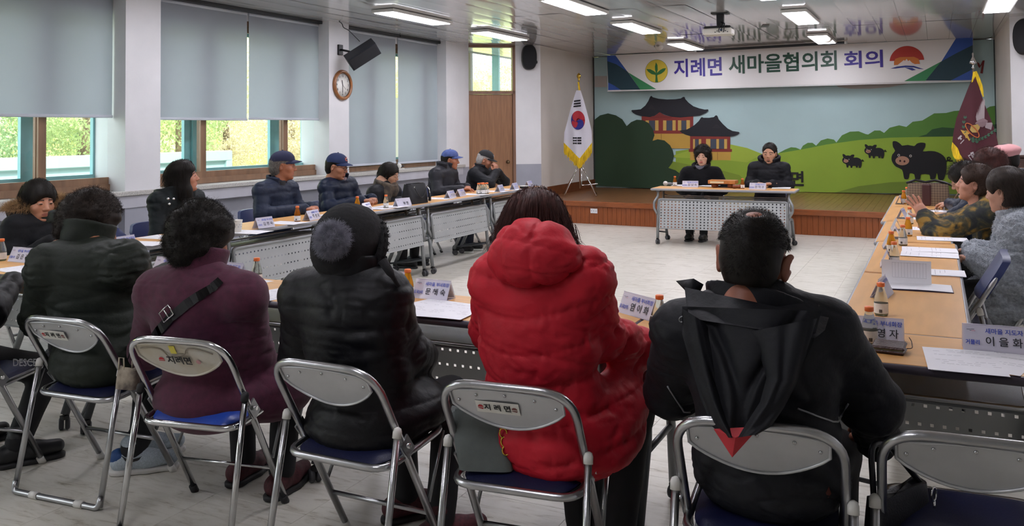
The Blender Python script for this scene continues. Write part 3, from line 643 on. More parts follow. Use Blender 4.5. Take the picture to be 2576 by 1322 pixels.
# access hatch with slot on ceiling
a = on_z(1925, 65, ZC-.004); t = thing('ceiling_slot', 'small dark cable slot in the ceiling right of the projector', 'vent', (a.x, a.y, ZC-.006), .25)
MB().box((0, 0, 0), (.09, .26, .008), bev=.003).build('slot_rim', mat('slot_grey', '#6a6a68', .5), t); MB().box((0, 0, -.004), (.05, .2, .004)).build('slot_opening', M_black, t)
def ceiling_spot(px, py, yy, lb):
    a = on_y(px, py, yy); t = thing('ceiling_spotlight', lb, 'lamp', (a.x, a.y, a.z), 0)
    MB().sphere((0, 0, 0), (.075, .06, .075), 16).build('globe', mat('frosted_globe', '#c9c4ba', .25, coat=.5), t)
    MB().lathe([(.03, -.01), (.034, .03), (.02, .05)], (0, -.055, .015), 14, Matrix.Rotation(PI/2.2, 3, 'X')).build('lamp_socket', mat('lamp_grey', '#8a8a84', .35, .4), t)
    h = ZC-a.z
    MB().tube(fillet([(-.0, .0, .05), (-.07, 0, .07), (-.05, 0, h-.03), (-.05, 0, h)], .03), .012, 8).build('arm', MATS['lamp_grey'], t); MB().lathe([(.04, 0), (.04, .015)], (-.05, 0, h-.015), 14).build('ceiling_plate', MATS['lamp_grey'], t)
ceiling_spot(1658, 116, 14.2, 'white round spotlight hanging from the ceiling above the yellow banner emblem'); ceiling_spot(2082, 95, 14.0, 'white round spotlight hanging from the ceiling above the last banner word')
# ================================================================== FLAGS
M_chrome = mat('polished_chrome', '#d8d8d8', .12, 1.); M_gold = mat('gold_finial', '#c9a545', .2, 1.); M_fringe = mat('yellow_fringe', '#e3bd1c', .7, var=(90, .35), stretch=(1, 1, .1))
def flag_stand(base, label, top_z, finial):
    t = thing('flag_stand', label, 'flagpole', base)
    MB().tube([(0, 0, .12), (0, 0, top_z)], .0125, 10).build('pole', M_chrome, t)
    if finial == 'gold':
        MB().lathe([(.012, 0), (.02, .012), (.012, .024), (.03, .05), (.036, .075), (.028, .1), (.012, .12), (.001, .13)], (0, 0, top_z), 14).build('finial', M_gold, t)
    else:
        MB().lathe([(.014, 0), (.018, .02), (.01, .03), (.014, .06), (.045, .075), (.03, .11), (.008, .16), (.012, .2), (.001, .215)], (0, 0, top_z), 12).build('finial', M_chrome, t)
    for a in (math.radians(-115), math.radians(-20), math.radians(60), math.radians(165)):
        MB().tube([(0, 0, .55), (.36*math.cos(a), .36*math.sin(a), .01)], .009, 8).build('leg', M_chrome, t)
    MB().tube(fillet([(.03, .0, .5), (.03, .0, .17), (.30, .05, .2)], .02), .008, 8).build('brace', M_chrome, t)
    return t
fb = Vector((-5.40, 13.72, ZS))
f1 = flag_stand(fb, 'chrome four-legged flag stand with gold finial at the left of the stage', 1.93, 'gold')
def drape(name_mat, fn, nu, nv, parent, nm): b = MB(); b.grid(fn, nu, nv); o = b.build(nm, name_mat, parent); return o
# national flag hanging, built in its own frame: x across, z up, facing the camera
kf = thing('national_flag', 'white flag with red and blue circle and yellow fringe on the left stand', 'flag', (fb.x, fb.y-.02, 0), .35)
HW = lambda v: .035+.17*min(1, v*1.25)**.9+.03*v
def kfp(x, z, off=0): # a point on the gathered cloth
    return (x, -.05-.045*math.cos(x*14)-off-.02*math.sin(x*31+z*3), z)
zt, zb = 2.10, .98
def kfn(a, v, off=0):
    hw = HW(v); x = (a-.5)*2*hw; dip = .30*(1-abs((a-.56)/.56))*v**3
    return kfp(x-.02*v, zt-(zt-zb-.27+0)*v-dip+.06*v*(a-.5), off)
drape(mat('flag_white', '#dcdbe6', .7, transl=.15), lambda a, v: kfn(a, v), 24, 24, kf, 'flag_cloth')
drape(M_fringe, lambda a, v: tuple(Vector(kfn(a, 1, .004))+Vector((0, 0, -.17*v+.01))), 40, 4, kf, 'fringe')
b = MB()
for k in range(90):
    a = random.random(); p0 = Vector(kfn(a, 1, .006)); L_ = random.uniform(.12, .2)
    b.tube([p0, p0+Vector((random.uniform(-.008, .008), -.006, -L_))], .0028, 4, False)
b.build('fringe_tassel', M_fringe, kf)
drape(M_fringe, lambda a, v: (-.015+.03*a+.035*v, -.06-.02*math.sin(a*6), 2.24-.30*v), 6, 8, kf, 'gold_cord')
def on_flag(x, z, off): return kfp(x, z, off)
def fpoly(name, col, polys, off=.006):
    b = MB()
    for P_ in polys:
        n = len(P_); c = (sum(p[0] for p in P_)/n, sum(p[1] for p in P_)/n); R1 = 5
        vs = [on_flag(*c, off)]
        for r in range(1, R1+1): vs += [on_flag(c[0]+(p[0]-c[0])*r/R1, c[1]+(p[1]-c[1])*r/R1, off) for p in P_]
        fs = [(0, 1+i, 1+(i+1) % n) for i in range(n)]
        for r in range(R1-1): fs += [(1+r*n+i, 1+r*n+(i+1) % n, 1+(r+1)*n+(i+1) % n, 1+(r+1)*n+i) for i in range(n)]
        b.add(vs, fs, True)
    b.build(name, mat('flag_'+col.strip('#'), col, .7), kf)
cz, cr_ = 1.60, .158; cx0 = -.012
E_ = lambda pts, sx=.74: [(cx0+x*sx, cz+z) for x, z in pts]
rot = lambda pts, a: [(x*math.cos(a)-z*math.sin(a), x*math.sin(a)+z*math.cos(a)) for x, z in pts]
def arc(cx, cz_, r, a0, a1, n=20): return [(cx+r*math.cos(math.radians(a0+(a1-a0)*k/n)), cz_+r*math.sin(math.radians(a0+(a1-a0)*k/n))) for k in range(n+1)]
TH = math.radians(58)
fpoly('taegeuk_red', '#a81f2d', [E_(arc(0, 0, cr_, 0, 360, 40))], .007)
blue = arc(0, 0, cr_, 180, 360)+arc(cr_/2, 0, cr_/2, 0, 180)[1:]+arc(-cr_/2, 0, cr_/2, 0, -180)[1:-1]
bl_ = rot([(x, z) for x, z in blue], -TH*.9)
from mathutils.geometry import tessellate_polygon
b = MB(); pts = E_(bl_); vs = [on_flag(*p, .012) for p in pts]; b.add(vs, [tuple(t_) for t_ in tessellate_polygon([[Vector((p[0], p[1], 0)) for p in pts]])], False); b.build('taegeuk_blue', mat('flag_blue', '#20227c', .7), kf)
bars_ = []
for k in range(3): z = 1.925-.044*k; w = .052+.004*k; bars_.append([(-.025-w-.002*k, z-.018), (-.02+w, z-.008), (-.018+w, z+.018), (-.022-w, z+.006)])
fpoly('trigram_top', '#101018', bars_)
bars_ = []
for k in range(3):
    z = 1.305-.044*k
    for s_ in (-1, 1): bars_.append([(-.03+s_*.038-.033, z-.014), (-.03+s_*.038+.033, z-.014), (-.03+s_*.038+.033, z+.014), (-.03+s_*.038-.033, z+.014)])
fpoly('trigram_bottom', '#101018', bars_)
# maroon association flag at right
YF = 12.9; f2b = on_y(2458, 400, YF)
f2 = flag_stand((f2b.x-.02, YF+.05, ZS), 'chrome flag stand with spear finial behind the right-hand row of people', 1.86, 'spear')
mf = thing('association_flag', 'maroon flag with silver bird, green laurel and yellow fringe at the right of the stage', 'flag', (0, 0, 0))
YQ = YF-.08
def fp(px, py, off=0): q = on_y(2380+px/4.557, 140+py/4.557, YQ); return Vector((q.x, YQ-.03*math.cos(q.x*16)-off, q.z))
outl_l = [(310, 235), (240, 400), (170, 580), (118, 720), (85, 880), (72, 990), (150, 1150), (240, 1300), (270, 1400)]
outl_r = [(350, 240), (400, 430), (460, 600), (520, 740), (565, 870), (598, 1020), (620, 1150), (640, 1300), (650, 1400)]
def lerp(T_, v): s = v*(len(T_)-1); i = min(int(s), len(T_)-2); f = s-i; return (T_[i][0]*(1-f)+T_[i+1][0]*f, T_[i][1]*(1-f)+T_[i+1][1]*f)
def mfn(a, v): l, r_ = lerp(outl_l, v), lerp(outl_r, v); return fp(l[0]*(1-a)+r_[0]*a, l[1]*(1-a)+r_[1]*a)
drape(mat('maroon_velvet', '#4a1220', .7, sheen=.3, var=(6, .1)), mfn, 16, 24, mf, 'flag_cloth')
def strip(Lp, Rp): 
    return lambda a, v: fp(*[lerp(Lp, v)[i]*(1-a)+lerp(Rp, v)[i]*a for i in (0, 1)], .008)
drape(M_fringe, strip([(72, 990), (60, 1060), (80, 1150), (145, 1240), (200, 1330)], [(72, 990), (135, 1060), (160, 1130), (215, 1210), (260, 1330)]), 6, 12, mf, 'fringe')
drape(M_fringe, strip([(310, 185), (300, 240), (290, 310)], [(345, 180), (345, 215), (305, 300)]), 4, 6, mf, 'fringe')
drape(M_fringe, strip([(330, 180), (340, 260), (380, 360), (420, 470)], [(350, 175), (385, 250), (425, 360), (432, 470)]), 4, 8, mf, 'fringe')
def mp_(name, col, polys, off=.01, metal=0):
    b = MB()
    for P_ in polys:
        vs = [fp(x, z, off) for x, z in P_]; b.add(vs, [tuple(t_) for t_ in tessellate_polygon([[Vector((x, -z, 0)) for x, z in P_]])], False)
    if len(polys) > 6: name = name+'_stitching'
    o = b.build(name, mat('embroidery_'+col.strip('#'), col, .5, metal), mf)
wing = []
for k in range(8):
    a = k/7; x0, z0 = 355+75*a, 745-20*a; x1, z1 = 345+85*a**.7, 690-60*a; tip = (350+62*a+5, 640-160*math.sin(a*1.6))
    wing.append([(x0-8, z0), (x1-4, tip[1]+60), (tip[0]+30*a, tip[1]), (x0+10, z0)])
mp_('embroidered_wing', '#a89a9c', wing)
mp_('embroidered_wing', '#9c8c90', [[(440, 770), (525, 765+k*4), (535-k*4, 785+k*16), (450, 790+k*9)] for k in range(5)])
mp_('embroidered_bird', '#8c7378', [[(330, 775), (370, 735), (430, 715), (480, 745), (470, 790), (420, 820), (370, 810)]])
mp_('embroidered_globe', '#b99b55', [[(285, 800), (340, 790), (395, 775), (385, 830), (355, 880), (300, 880), (272, 850)]], .012)
ring = [(300+78*math.cos(a_)*.95+26*math.sin(a_), 845+80*math.cos(a_)*.95+10-30*math.sin(a_)) for a_ in [k*PI/10 for k in range(20)]]
b = MB(); b.tube([fp(x, z, .014) for x, z in ring], .007, 6, closed=True); b.build('embroidered_ring', mat('embroidery_orange', '#c26a3a', .5), mf)
lv = []
for k in range(8):
    a = math.radians(62+k*17); cx_, cz_ = 330-150*math.sin(a)*1.0+20, 800-190*math.cos(a); 
    for s_ in (-1, 1): lv.append([(cx_, cz_+14), (cx_+s_*20, cz_-2), (cx_+s_*12, cz_-26), (cx_, cz_-8)])
for k in range(8):
    x, z = 290+k*36, 940+22*math.sin(k*.55+.4)-k*k*1.3
    for s_ in (-1, 1): lv.append([(x, z), (x+14, z+s_*20), (x+40, z+s_*14-6), (x+24, z-2)])
mp_('embroidered_laurel', '#39614a', lv, .011)
mp_('embroidered_bow', '#c2983f', [[(165, 848), (205, 860), (240, 858), (272, 890), (245, 905), (275, 965), (262, 975), (240, 940), (225, 945), (215, 915), (190, 890)]], .013)
mp_('embroidered_letter', '#b9b0b4', [[(132, 945), (170, 908), (184, 922), (168, 935), (182, 952), (168, 968), (158, 950), (143, 962)], [(160, 1005), (203, 958), (208, 966), (168, 1012)]], .012)
mp_('embroidered_letter', '#b9b0b4', [[(248, 1142), (278, 1128), (282, 1138), (262, 1150), (300, 1198), (292, 1205)], [(275, 1112), (310, 1098), (322, 1125), (345, 1135), (338, 1148), (320, 1142), (312, 1168), (296, 1150), (308, 1122), (290, 1125), (306, 1160), (300, 1168)]], .012)
# ================================================================== FURNITURE
M_alu = mat('brushed_aluminium', '#b4b5b7', .28, 1., var=(9, .10), bump=(220, .04))
M_alud = mat('dull_aluminium', '#8b8d90', .35, .9, var=(9, .1))
M_chr = mat('chair_chrome', '#c9cacb', .16, 1., var=(12, .1))
M_navy = mat('navy_vinyl', '#171b3a', .45, spec=.3, var=(8, .1), bump=(160, .1))
M_blue = mat('royal_blue_vinyl', '#1f3f96', .32, var=(8, .08), bump=(160, .08))
M_navyback = mat('navy_plastic_back', '#232f5c', .42, var=(6, .08))
M_plate = mat('stamped_back_plate', '#c2c3c5', .38, .6, var=(5, .10))
M_whiteplate = mat('chipped_white_paint', '#c9c6bd', .42, var=(11, .35), col2='#bdb4a0')
M_ferrule = mat('white_ferrule', '#d5d3cd', .45); M_rub = mat('black_rubber', '#1d1d1f', .6)
M_label = mat('white_sticker', '#dcdad2', .5); M_ink = mat('black_ink', '#141416', .6); M_red = mat('sticker_red', '#b3202c', .5); M_inkblue = mat('sticker_navy', '#2a3f8a', .5)
def lens(zs=1.0, n=18):
    top = [(-.172+.344*k/n, .687+.012*math.sin(PI*k/n)) for k in range(n+1)]
    bot = [(.172-.344*k/n, .640-.072*math.sin(PI*k/n)**.8) for k in range(n+1)]
    return top+bot
def chair(label, kind, group):
    ch = thing('folding_chair', label, 'chair', group=group)
    metal = M_chr if kind == 'white' else M_alu
    side = lambda s: [(s*.205, .205, .012), (s*.205, -.05, .45), (s*.205, -.185, .70)]
    path = side(-1)[:2]+[(-.205, -.205, .712), (.205, -.205, .712)]+side(1)[:2][::-1]
    path = fillet(path, .11, 8); MB().tube(path, .0125, 10).build('tube_frame', metal, ch)
    by = lambda z: -.205+(.712-z)*.59             # y of the back plane
    back = MB(); L = lens()
    for lay, (off, mi) in enumerate(((-.004, 0), (.004, 0))):
        vs = []; N = len(L)
        c = (0, by(.65)+off+.004, .65)
        vs = [c]+[(x*.5, by(.65+(z-.65)*.5)+off+.004*(1-(x/.2)**2)*.5+(-.004 if lay == 0 else .012), .65+(z-.65)*.5) for x, z in L]+[(x, by(z)+off, z) for x, z in L]
        fs = [(0, 1+i, 1+(i+1) % N) for i in range(N)]+[(1+i, 1+N+i, 1+N+(i+1) % N, 1+(i+1) % N) for i in range(N)]
        if lay: fs = [f[::-1] for f in fs]
        back.mi = 0 if lay == 0 else 1; back.add(vs, fs, True)
    if kind == 'navy':
        pb_ = MB(); pf = lambda u, v, o: (lambda a_, z: (math.copysign(abs(a_)**.9, a_)*(.212-.03*max(0, v-.75)*4*abs(a_)**4), by(z)+o+.018*(1-a_*a_), z))((u-.5)*2, .555+.185*v-.022*(v > .5)*((u-.5)*2)**4)
        pb_.grid(lambda u, v: pf(u, v, -.016), 14, 8); pb_.grid(lambda u, v: pf(1-u, v, .016), 14, 8); pb_.grid(lambda u, v: pf(u, 1, -.016+.032*v), 14, 2); pb_.grid(lambda u, v: pf(1-u, 0, -.016+.032*v), 14, 2)
        for e_ in (0, 1): pb_.grid(lambda u, v: pf(e_, u if e_ else 1-u, -.016+.032*v), 8, 2)
        pb_.build('back_shell', M_navyback, ch)
    pl = back.build('backrest', [M_whiteplate if kind == 'white' else M_plate, M_blue if kind == 'white' else M_navyback], ch)
    MB().tube([(x*1.0, by(z)-.006, z) for x, z in L], .0045, 6, closed=True).build('rim_bead', M_whiteplate if kind == 'white' else M_plate, pl)
    for x, z in ((-.15, .655), (-.09, .678), (.0, .684), (.09, .676), (.15, .655)):
        if kind != 'white': MB().lathe([(.0055, 0), (.004, .004), (.001, .005)], (x, by(z)-.006, z), 8, RX).build('rivet', M_chr, pl)
    for s in (-1, 1):
        q = MB().tube(fillet([(s*.228, -.205, .012), (s*.222, -.10, .50)], .1), .0115, 10).build('rear_leg', metal, ch)
        MB().lathe([(.0145, 0), (.0145, .02), (.011, .03), (.003, .034)], (s*.222, -.1035, .485), 10, Matrix.Rotation(-.21, 3, 'X')).build('cap', M_ferrule if kind != 'white' else M_rub, q)
        MB().lathe([(.016, 0), (.015, .035)], (s*.205, .207, 0), 10, Matrix.Rotation(.55, 3, 'X')).build('foot_cap', M_rub if kind in ('white', 'navy') else M_ferrule, ch)
        if kind != 'ubase': MB().lathe([(.015, 0), (.0145, .03)], (s*.228, -.2065, 0), 10, Matrix.Rotation(-.2, 3, 'X')).build('foot_cap', M_rub if kind == 'white' else M_ferrule, ch)
        MB().box((s*.214, -.03, .435), (.006, .07, .045), Matrix.Rotation(-.9, 3, 'X')).build('hinge_bracket', M_alud, ch)
        MB().lathe([(.008, -.016), (.008, .016)], (s*.214, -.035, .44), 10, Matrix.Rotation(PI/2, 3, 'Y')).build('pivot_bolt', M_chr, ch)
    if kind == 'ubase':
        MB().tube(fillet([(-.228, -.2, .05), (-.226, -.212, .012), (.226, -.212, .012), (.228, -.2, .05)], .04), .0115, 10).build('base_tube', metal, ch)
        for x in (-.11, .13): MB().tube([(x-.02, -.212, .012), (x+.02, -.212, .012)], .0145, 10).build('foot_sleeve', M_ferrule, ch)
    MB().tube([(-.205, .117, .165), (.205, .117, .165)], .0085 if kind != 'white' else .006, 8).build('cross_bar', metal, ch)
    # seat
    w, y0, y1, zt = .185, -.135, .235, .425
    rim = fillet([(-w-.012, y1, zt-.0), (-w-.012, y0, zt-.028), (w+.012, y0, zt-.028), (w+.012, y1, zt)], .07, 6, closed=True)
    seat = None
    s = MB(); zz = lambda y: zt-.028+(y-y0)/(y1-y0)*.028
    def sf(u, v):
        a, b_ = (u-.5)*2, (v-.5)*2
        ex = math.copysign(abs(a)**.9, a)*w; k = max(abs(a), abs(b_)); sq = 1-.14*max(0, abs(a)*abs(b_))**3
        y = (y0+y1)/2+(y1-y0)/2*b_*sq; return (ex*sq, y, zz(y)+(.020 if kind != 'white' else .03)*(1-max(a**8, b_**8)))
    s.grid(sf, 14, 14); s.grid(lambda u, v: (lambda p: (p[0], p[1], zz(p[1])-.006))(sf(1-u, v)), 4, 4)
    seat = s.build('seat', M_blue if kind == 'white' else M_navy, ch)
    MB().tube([(p.x, p.y, p.z-.006) for p in rim], .0125, 8, closed=True).build('seat_rim', metal, ch)
    for sg in (-1, 1): MB().tube([(sg*.2, .215, .41), (sg*.213, .10, .21)], .006, 6).build('brace_link', M_alud, ch)
    if kind in ('ubase', 'sticker'):
        x0 = -.03 if kind == 'sticker' else -.06
        xr, zr = Vector((1, 0, 0)), Vector((0, -.59, 1)).normalized(); n_ = xr.cross(zr); c = Vector((x0, by(.64)-.0095, .64))
        st_ = MB().box((0, 0, 0), (.135, .0012, .045)).build('sticker', M_label, pl); st_.matrix_local = frame_m(c, xr, -n_, zr) if False else Matrix.Translation(c) @ Matrix((xr, -n_, zr)).transposed().to_4x4()
        text_mesh('lettering', '지 례 면', .026, M_ink, pl, frame_m(c+n_*.0022, xr, zr, n_), .03)
        for sx_, cc in ((-.053, M_red), (.053, mat('sticker_brown', '#7a4a44', .6))):
            b = MB(); b.prism(circ(0, 0, .0085, 0, 180, 10), 0, .0006); b.prism([(-.009, -.004), (.009, -.004), (.006, -.009), (-.006, -.006)], 0, .0006); o = b.build('emblem', cc, pl); o.matrix_local = frame_m(c+xr*sx_+n_*.0016, xr, zr, n_)
    if kind == 'white':
        xr, zr = Vector((1, 0, 0)), Vector((0, -.59, 1)).normalized(); n_ = xr.cross(zr); c = Vector((.0, by(.632)-.0105, .632))
        text_mesh('lettering', '지례면', .038, M_ink, pl, frame_m(c+n_*.002, xr, zr, n_), .035)
        o = MB().prism(circ(0, 0, .011, 0, 180, 12), 0, .0006).prism([(-.013, -.003), (.013, -.003), (.012, -.006), (-.012, -.006)], 0, .0006).build('emblem', M_red, pl); o.matrix_local = frame_m(c+xr*-.076+n_*.001, xr, zr, n_)
        o = MB().prism(circ(0, 0, .010, n=12), 0, .0006).build('emblem', mat('sticker_pink', '#b98a8a', .6), pl); o.matrix_local = frame_m(c+xr*.078+n_*.001, xr, zr, n_)
        c2 = Vector((-.012, by(.68)-.0085, .676)); o = MB().box((0, 0, 0), (.024, .0012, .036)).build('yellow_tag', mat('yellow_tag', '#d3c64e', .5), pl); o.matrix_local = Matrix.Translation(c2) @ Matrix((xr, -n_, zr)).transposed().to_4x4()
        MB().tube([(x, by(z)-.0095, z) for x, z in smooth_open([(-.15, .672), (-.10, .678), (-.06, .672), (-.04, .645), (-.01, .632+.02), (.03, .66), (.05, .682), (.10, .682), (.15, .668)])], .0022, 5).build('embossed_rib', mat('rust_stain', '#8d8272', .6), pl)
    return ch
def smooth_open(P, n=5):
    out = []
    for i in range(len(P)-1):
        a, b, c, d = [Vector((*P[min(max(i+k, 0), len(P)-1)], 0)) for k in (-1, 0, 1, 2)]
        for k in range(n):
            t = k/n; q = .5*((2*b)+(c-a)*t+(2*a-5*b+4*c-d)*t*t+(3*b-a-3*c+d)*t**3); out.append((q.x, q.y))
    return out+[P[-1]]
R = math.radians
def place(o, x, y, deg): o.location = (x, y, 0); o.rotation_euler = (0, 0, R(deg)); return o
c1 = place(chair('aluminium folding chair with sticker and tube base under the dark green jacket', 'ubase', 'folding chairs along the near tables'), -3.165, 2.555, 4)
c2 = place(chair('chrome folding chair with chipped white back and bright blue seat', 'white', 'folding chairs along the near tables'), -2.49, 2.49, 10)
c4 = place(chair('aluminium folding chair with sticker and grey handbag under the red coat', 'sticker', 'folding chairs along the near tables'), -1.155, 2.47, 5.7)
c3 = place(chair('plain aluminium folding chair under the woman in the black pompom hat', 'plain', 'folding chairs along the near tables'), -1.765, 2.44, -.5)
G1 = 'folding chairs along the near tables'
c5 = dup(c3, (-.435, 2.44, 0), R(4.7), 'plain aluminium folding chair under the thinning-haired man in black', G1)
c6 = dup(c3, (.055, 2.54, 0), R(4), 'empty aluminium folding chair with navy seat at the bottom right corner', G1)
c0 = dup(c3, (-3.74, 2.36, 0), R(11), 'aluminium folding chair cut by the left picture edge', G1)
GB = 'folding chairs along the window side'
XL_ = -5.42
cN = chair('folding chair under the woman with the fur-trimmed hood', 'navy', GB); cN.location = (-5.45, 3.85, 0); cN.rotation_euler = (0, 0, R(-88))
def lchair(x, y, deg, lab, g=GB): return dup(cN, (x, y, 0), R(deg), lab, g)
lchair(-5.42, 4.52, -92, 'empty folding chair with navy back beside the fur-hooded woman')
lchair(-5.50, 5.08, -90, 'folding chair under the long-haired woman in black')
lchair(-5.42, 5.72, -84, 'empty folding chair with navy back left of the man in the quilted navy jacket')
lchair(-5.52, 6.28, -90, 'folding chair under the grey-haired man in the navy cap')
lchair(-5.45, 6.80, -82, 'empty navy-backed folding chair between the two men in navy caps')
lchair(-5.52, 7.22, -90, 'folding chair under the man with the orange cap emblem')
lchair(-5.50, 7.98, -88, 'folding chair under the woman with the brown scarf')
lchair(-5.50, 8.62, -90, 'empty navy-backed folding chair right of the woman with the brown scarf')
lchair(-5.52, 9.22, -90, 'folding chair under the man in the light blue cap')
lchair(-5.52, 10.18, -90, 'folding chair under the old man with hands at his mouth')
lchair(-2.80, 11.74, 180, 'folding chair under the woman at the head table', 'folding chairs at the head table')
lchair(-1.97, 11.74, 180, 'folding chair under the man at the head table', 'folding chairs at the head table')
GR = 'folding chairs along the right-hand tables'
lchair(.07, 5.08, 88, 'empty navy-backed folding chair beside the right-hand tables in front of the grey fleece', GR).scale = (1.1, 1.1, 1.1)
lchair(.42, 5.98, 90, 'folding chair under the woman in the grey fleece', GR)
lchair(.40, 6.95, 90, 'folding chair under the woman in the floral top', GR)
lchair(.42, 7.85, 90, 'folding chair under the dark-haired woman with glasses behind the floral top', GR)
lchair(.62, 8.55, 90, 'folding chair under the dark-haired person before the pink hat', GR)
lchair(.72, 9.25, 90, 'folding chair under the person in the pink hat', GR)
# ------------------------------------------------------------------ tables
M_top = mat('beech_laminate', '#cf9c5f', .42, spec=.35, var=(3, .06), stretch=(1, 7, 1))
M_edge = mat('dark_edge_band', '#3b3540', .4); M_edgeg = mat('grey_edge_band', '#8a8a8e', .4)
M_leg = mat('silver_grey_leg', '#8e9193', .38, .55); M_legd = mat('graphite_leg', '#55585c', .38, .5)
M_perf = mat('perforated_panel', '#aeb1b2', .42, .35, var=(4, .05)); M_mesh = mat('mesh_shelf', '#85888a', .4, .6, bump=(700, .6))
def plate(b, w, h, cols, rows, hs, stag, M3, c):
    """sheet with real square holes; in its own x (width), z (height)"""
    cw, rh = w/cols, h/rows; out = []
    def q(x0, z0, x1, z1): 
        if x1-x0 > 1e-6: b.add([M3 @ Vector(p)+c for p in ((x0, 0, z0), (x1, 0, z0), (x1, 0, z1), (x0, 0, z1))], [(0, 1, 2, 3)], False)
    for r in range(rows):
        z0, z1 = -h/2+r*rh, -h/2+(r+1)*rh; zc = (z0+z1)/2; q(-w/2, z0, w/2, zc-hs); q(-w/2, zc+hs, w/2, z1)
        off = cw/2 if (stag and r % 2) else 0; xs = [-w/2+cw*(k+.5)+off-cw*.25*stag for k in range(cols)]; last = -w/2
        for x in xs:
            if x+hs > w/2: break
            q(last, zc-hs, x-hs, zc+hs); last = x+hs
        q(last, zc-hs, w/2, zc+hs)
def caster(par, x, y, ang=.5):
    c = MB().box((x, y, .062), (.03, .03, .018)).tube([(x, y, .05), (x, y, .085)], .008, 8).build('caster', M_rub, par); M = Matrix.Rotation(ang, 3, 'Z') @ Matrix.Rotation(PI/2, 3, 'Y')
    for s in (-1, 1):
        o = Matrix.Rotation(ang, 3, 'Z') @ Vector((s*.014, .012, 0))
        MB().lathe([(.004, -.011), (.024, -.011), (.029, -.006), (.029, .006), (.024, .011), (.018, .0112), (.016, .008), (.004, .008)], (x+o.x, y+o.y, .0295), 16, M).build('caster_wheel', mat('caster_grey', '#3a3a3d', .45), c)
def table(label, L, group, edge, rows=4, cols=30, hs=.0055, stag=1, pz=(.315, .585), H=.72, D=.44, low=False):
    t = thing('folding_table', label, 'table', group=group)
    MB().box((0, 0, H-.014), (L-.004, D-.006, .028), bev=.003).build('tabletop', M_top, t)
    b = MB(); b.tube(fillet([(-L/2+.004, -D/2+.004, H-.016), (L/2-.004, -D/2+.004, H-.016), (L/2-.004, D/2-.004, H-.016), (-L/2+.004, D/2-.004, H-.016)], .02, 4, True), .0148, 8, closed=True); b.build('edge_band', edge, t)
    ly = D/2-.03
    for s in (-1, 1):
        x = s*(L/2-.075)
        MB().tube(fillet([(x, ly+.01, .075), (x, ly-.015, .30), (x, ly-.055, H-.20)], .1), .019, 10).build('leg', M_leg, t)
        if low:
            MB().tube(fillet([(x, ly-.005, .36), (x, -D/2+.10, .33), (x, -D/2-.03, .075)], .14), .019, 10).build('leg', M_leg, t)
            MB().tube(fillet([(x, ly-.05, H-.03), (x, ly-.04, .60), (x+s*.045, ly-.01, .52), (x+s*.045, ly-.01, .45), (x, ly, .37)], .06), .016, 10).build('swivel_arm', M_leg, t)
        else: MB().tube(fillet([(x, -D/2+.10, H-.03), (x, -D/2+.085, H-.16), (x, -D/2+.075, .34), (x, -D/2-.03, .075)], .16), [.022]*2+[.022]*(2*7-0) if False else .021, 10).build('leg', M_legd, t)
        MB().tube(fillet([(x-s*.03, 0, H-.035), (x-s*.03, .02, H-.24), (x-s*.03, ly-.04, H-.34), (x-s*.012, ly-.02, H-.34)], .07), .014, 8).build('swivel_arm', M_leg, t)
        if not low: MB().tube([(x, -D/2+.06, .30), (x, ly-.01, .30)], .012, 8).build('leg_brace', M_legd, t)
        else: MB().tube(fillet([(x, ly, .16), (x-s*.03, 0, .13), (x, -D/2-.01, .10)], .05), .009, 8).build('leg_brace', M_legd, t)
        MB().box((x, 0, H-.038), (.05, D*.75, .02), bev=.004).build('leg_plate', M_legd, t)
        caster(t, x, ly+.012, .4*s); caster(t, x, -D/2-.032, .9)
    z0, z1 = pz; ph = z1-z0; tilt = Matrix.Rotation(.13, 3, 'X'); pw = L-.20; cy_ = ly+.005
    b = MB(); plate(b, pw, ph, cols, rows, hs, stag, tilt, Vector((0, cy_, (z0+z1)/2))); pn = b.build('modesty_panel', M_perf, t)
    e = lambda x, z: tilt @ Vector((x, 0, z-(z0+z1)/2))+Vector((0, cy_, (z0+z1)/2))
    MB().tube(fillet([e(-pw/2-.012, z0+.03), e(-pw/2-.012, z1+.012), e(pw/2+.012, z1+.012), e(pw/2+.012, z0+.03)], .03), .0145, 8).build('panel_frame', M_leg, t)
    MB().tube([e(-pw/2, z0-.002), e(pw/2, z0-.002)], .005, 6).build('panel_hem', M_perf, t)
    MB().box((0, -.01, H-.125), (L-.24, .25, .008), Matrix.Rotation(.05, 3, 'X')).build('shelf', M_mesh, t)
    MB().tube(fillet([(-L/2+.12, .0, H-.09), (-L/2+.12, -.145, H-.115), (L/2-.12, -.145, H-.115), (L/2-.12, 0, H-.09)], .03), .008, 8).build('shelf_rail', M_alu, t)
    return t
GT = 'folding tables'
tA = table('near folding table in front of the woman in the pompom hat and the red coat', 1.376, GT, M_edge)
tA.location = (-1.722, 3.18, 0)
for x, lb in ((-3.102, 'near folding table in front of the maroon coat'), (-4.482, 'near folding table at the lower left corner of the meeting'), (-.338, 'near folding table at the lower right corner with the wallet')): dup(tA, (x, 3.18, 0), 0, lb)
tB = table('window-side folding table by the fur-hooded woman', 1.388, GT, M_edgeg, low=True)
tB.rotation_euler = (0, 0, -PI/2); tB.location = (-4.825, 4.10, 0)
for k, lb in ((1, 'window-side folding table by the long-haired woman'), (2, 'window-side folding table by the two men in navy caps'), (3, 'window-side folding table with the black handbag'), (4, 'farthest window-side folding table, by the man with hands at his mouth')): dup(tB, (-4.825, 4.10+1.392*k, 0), -PI/2, lb)
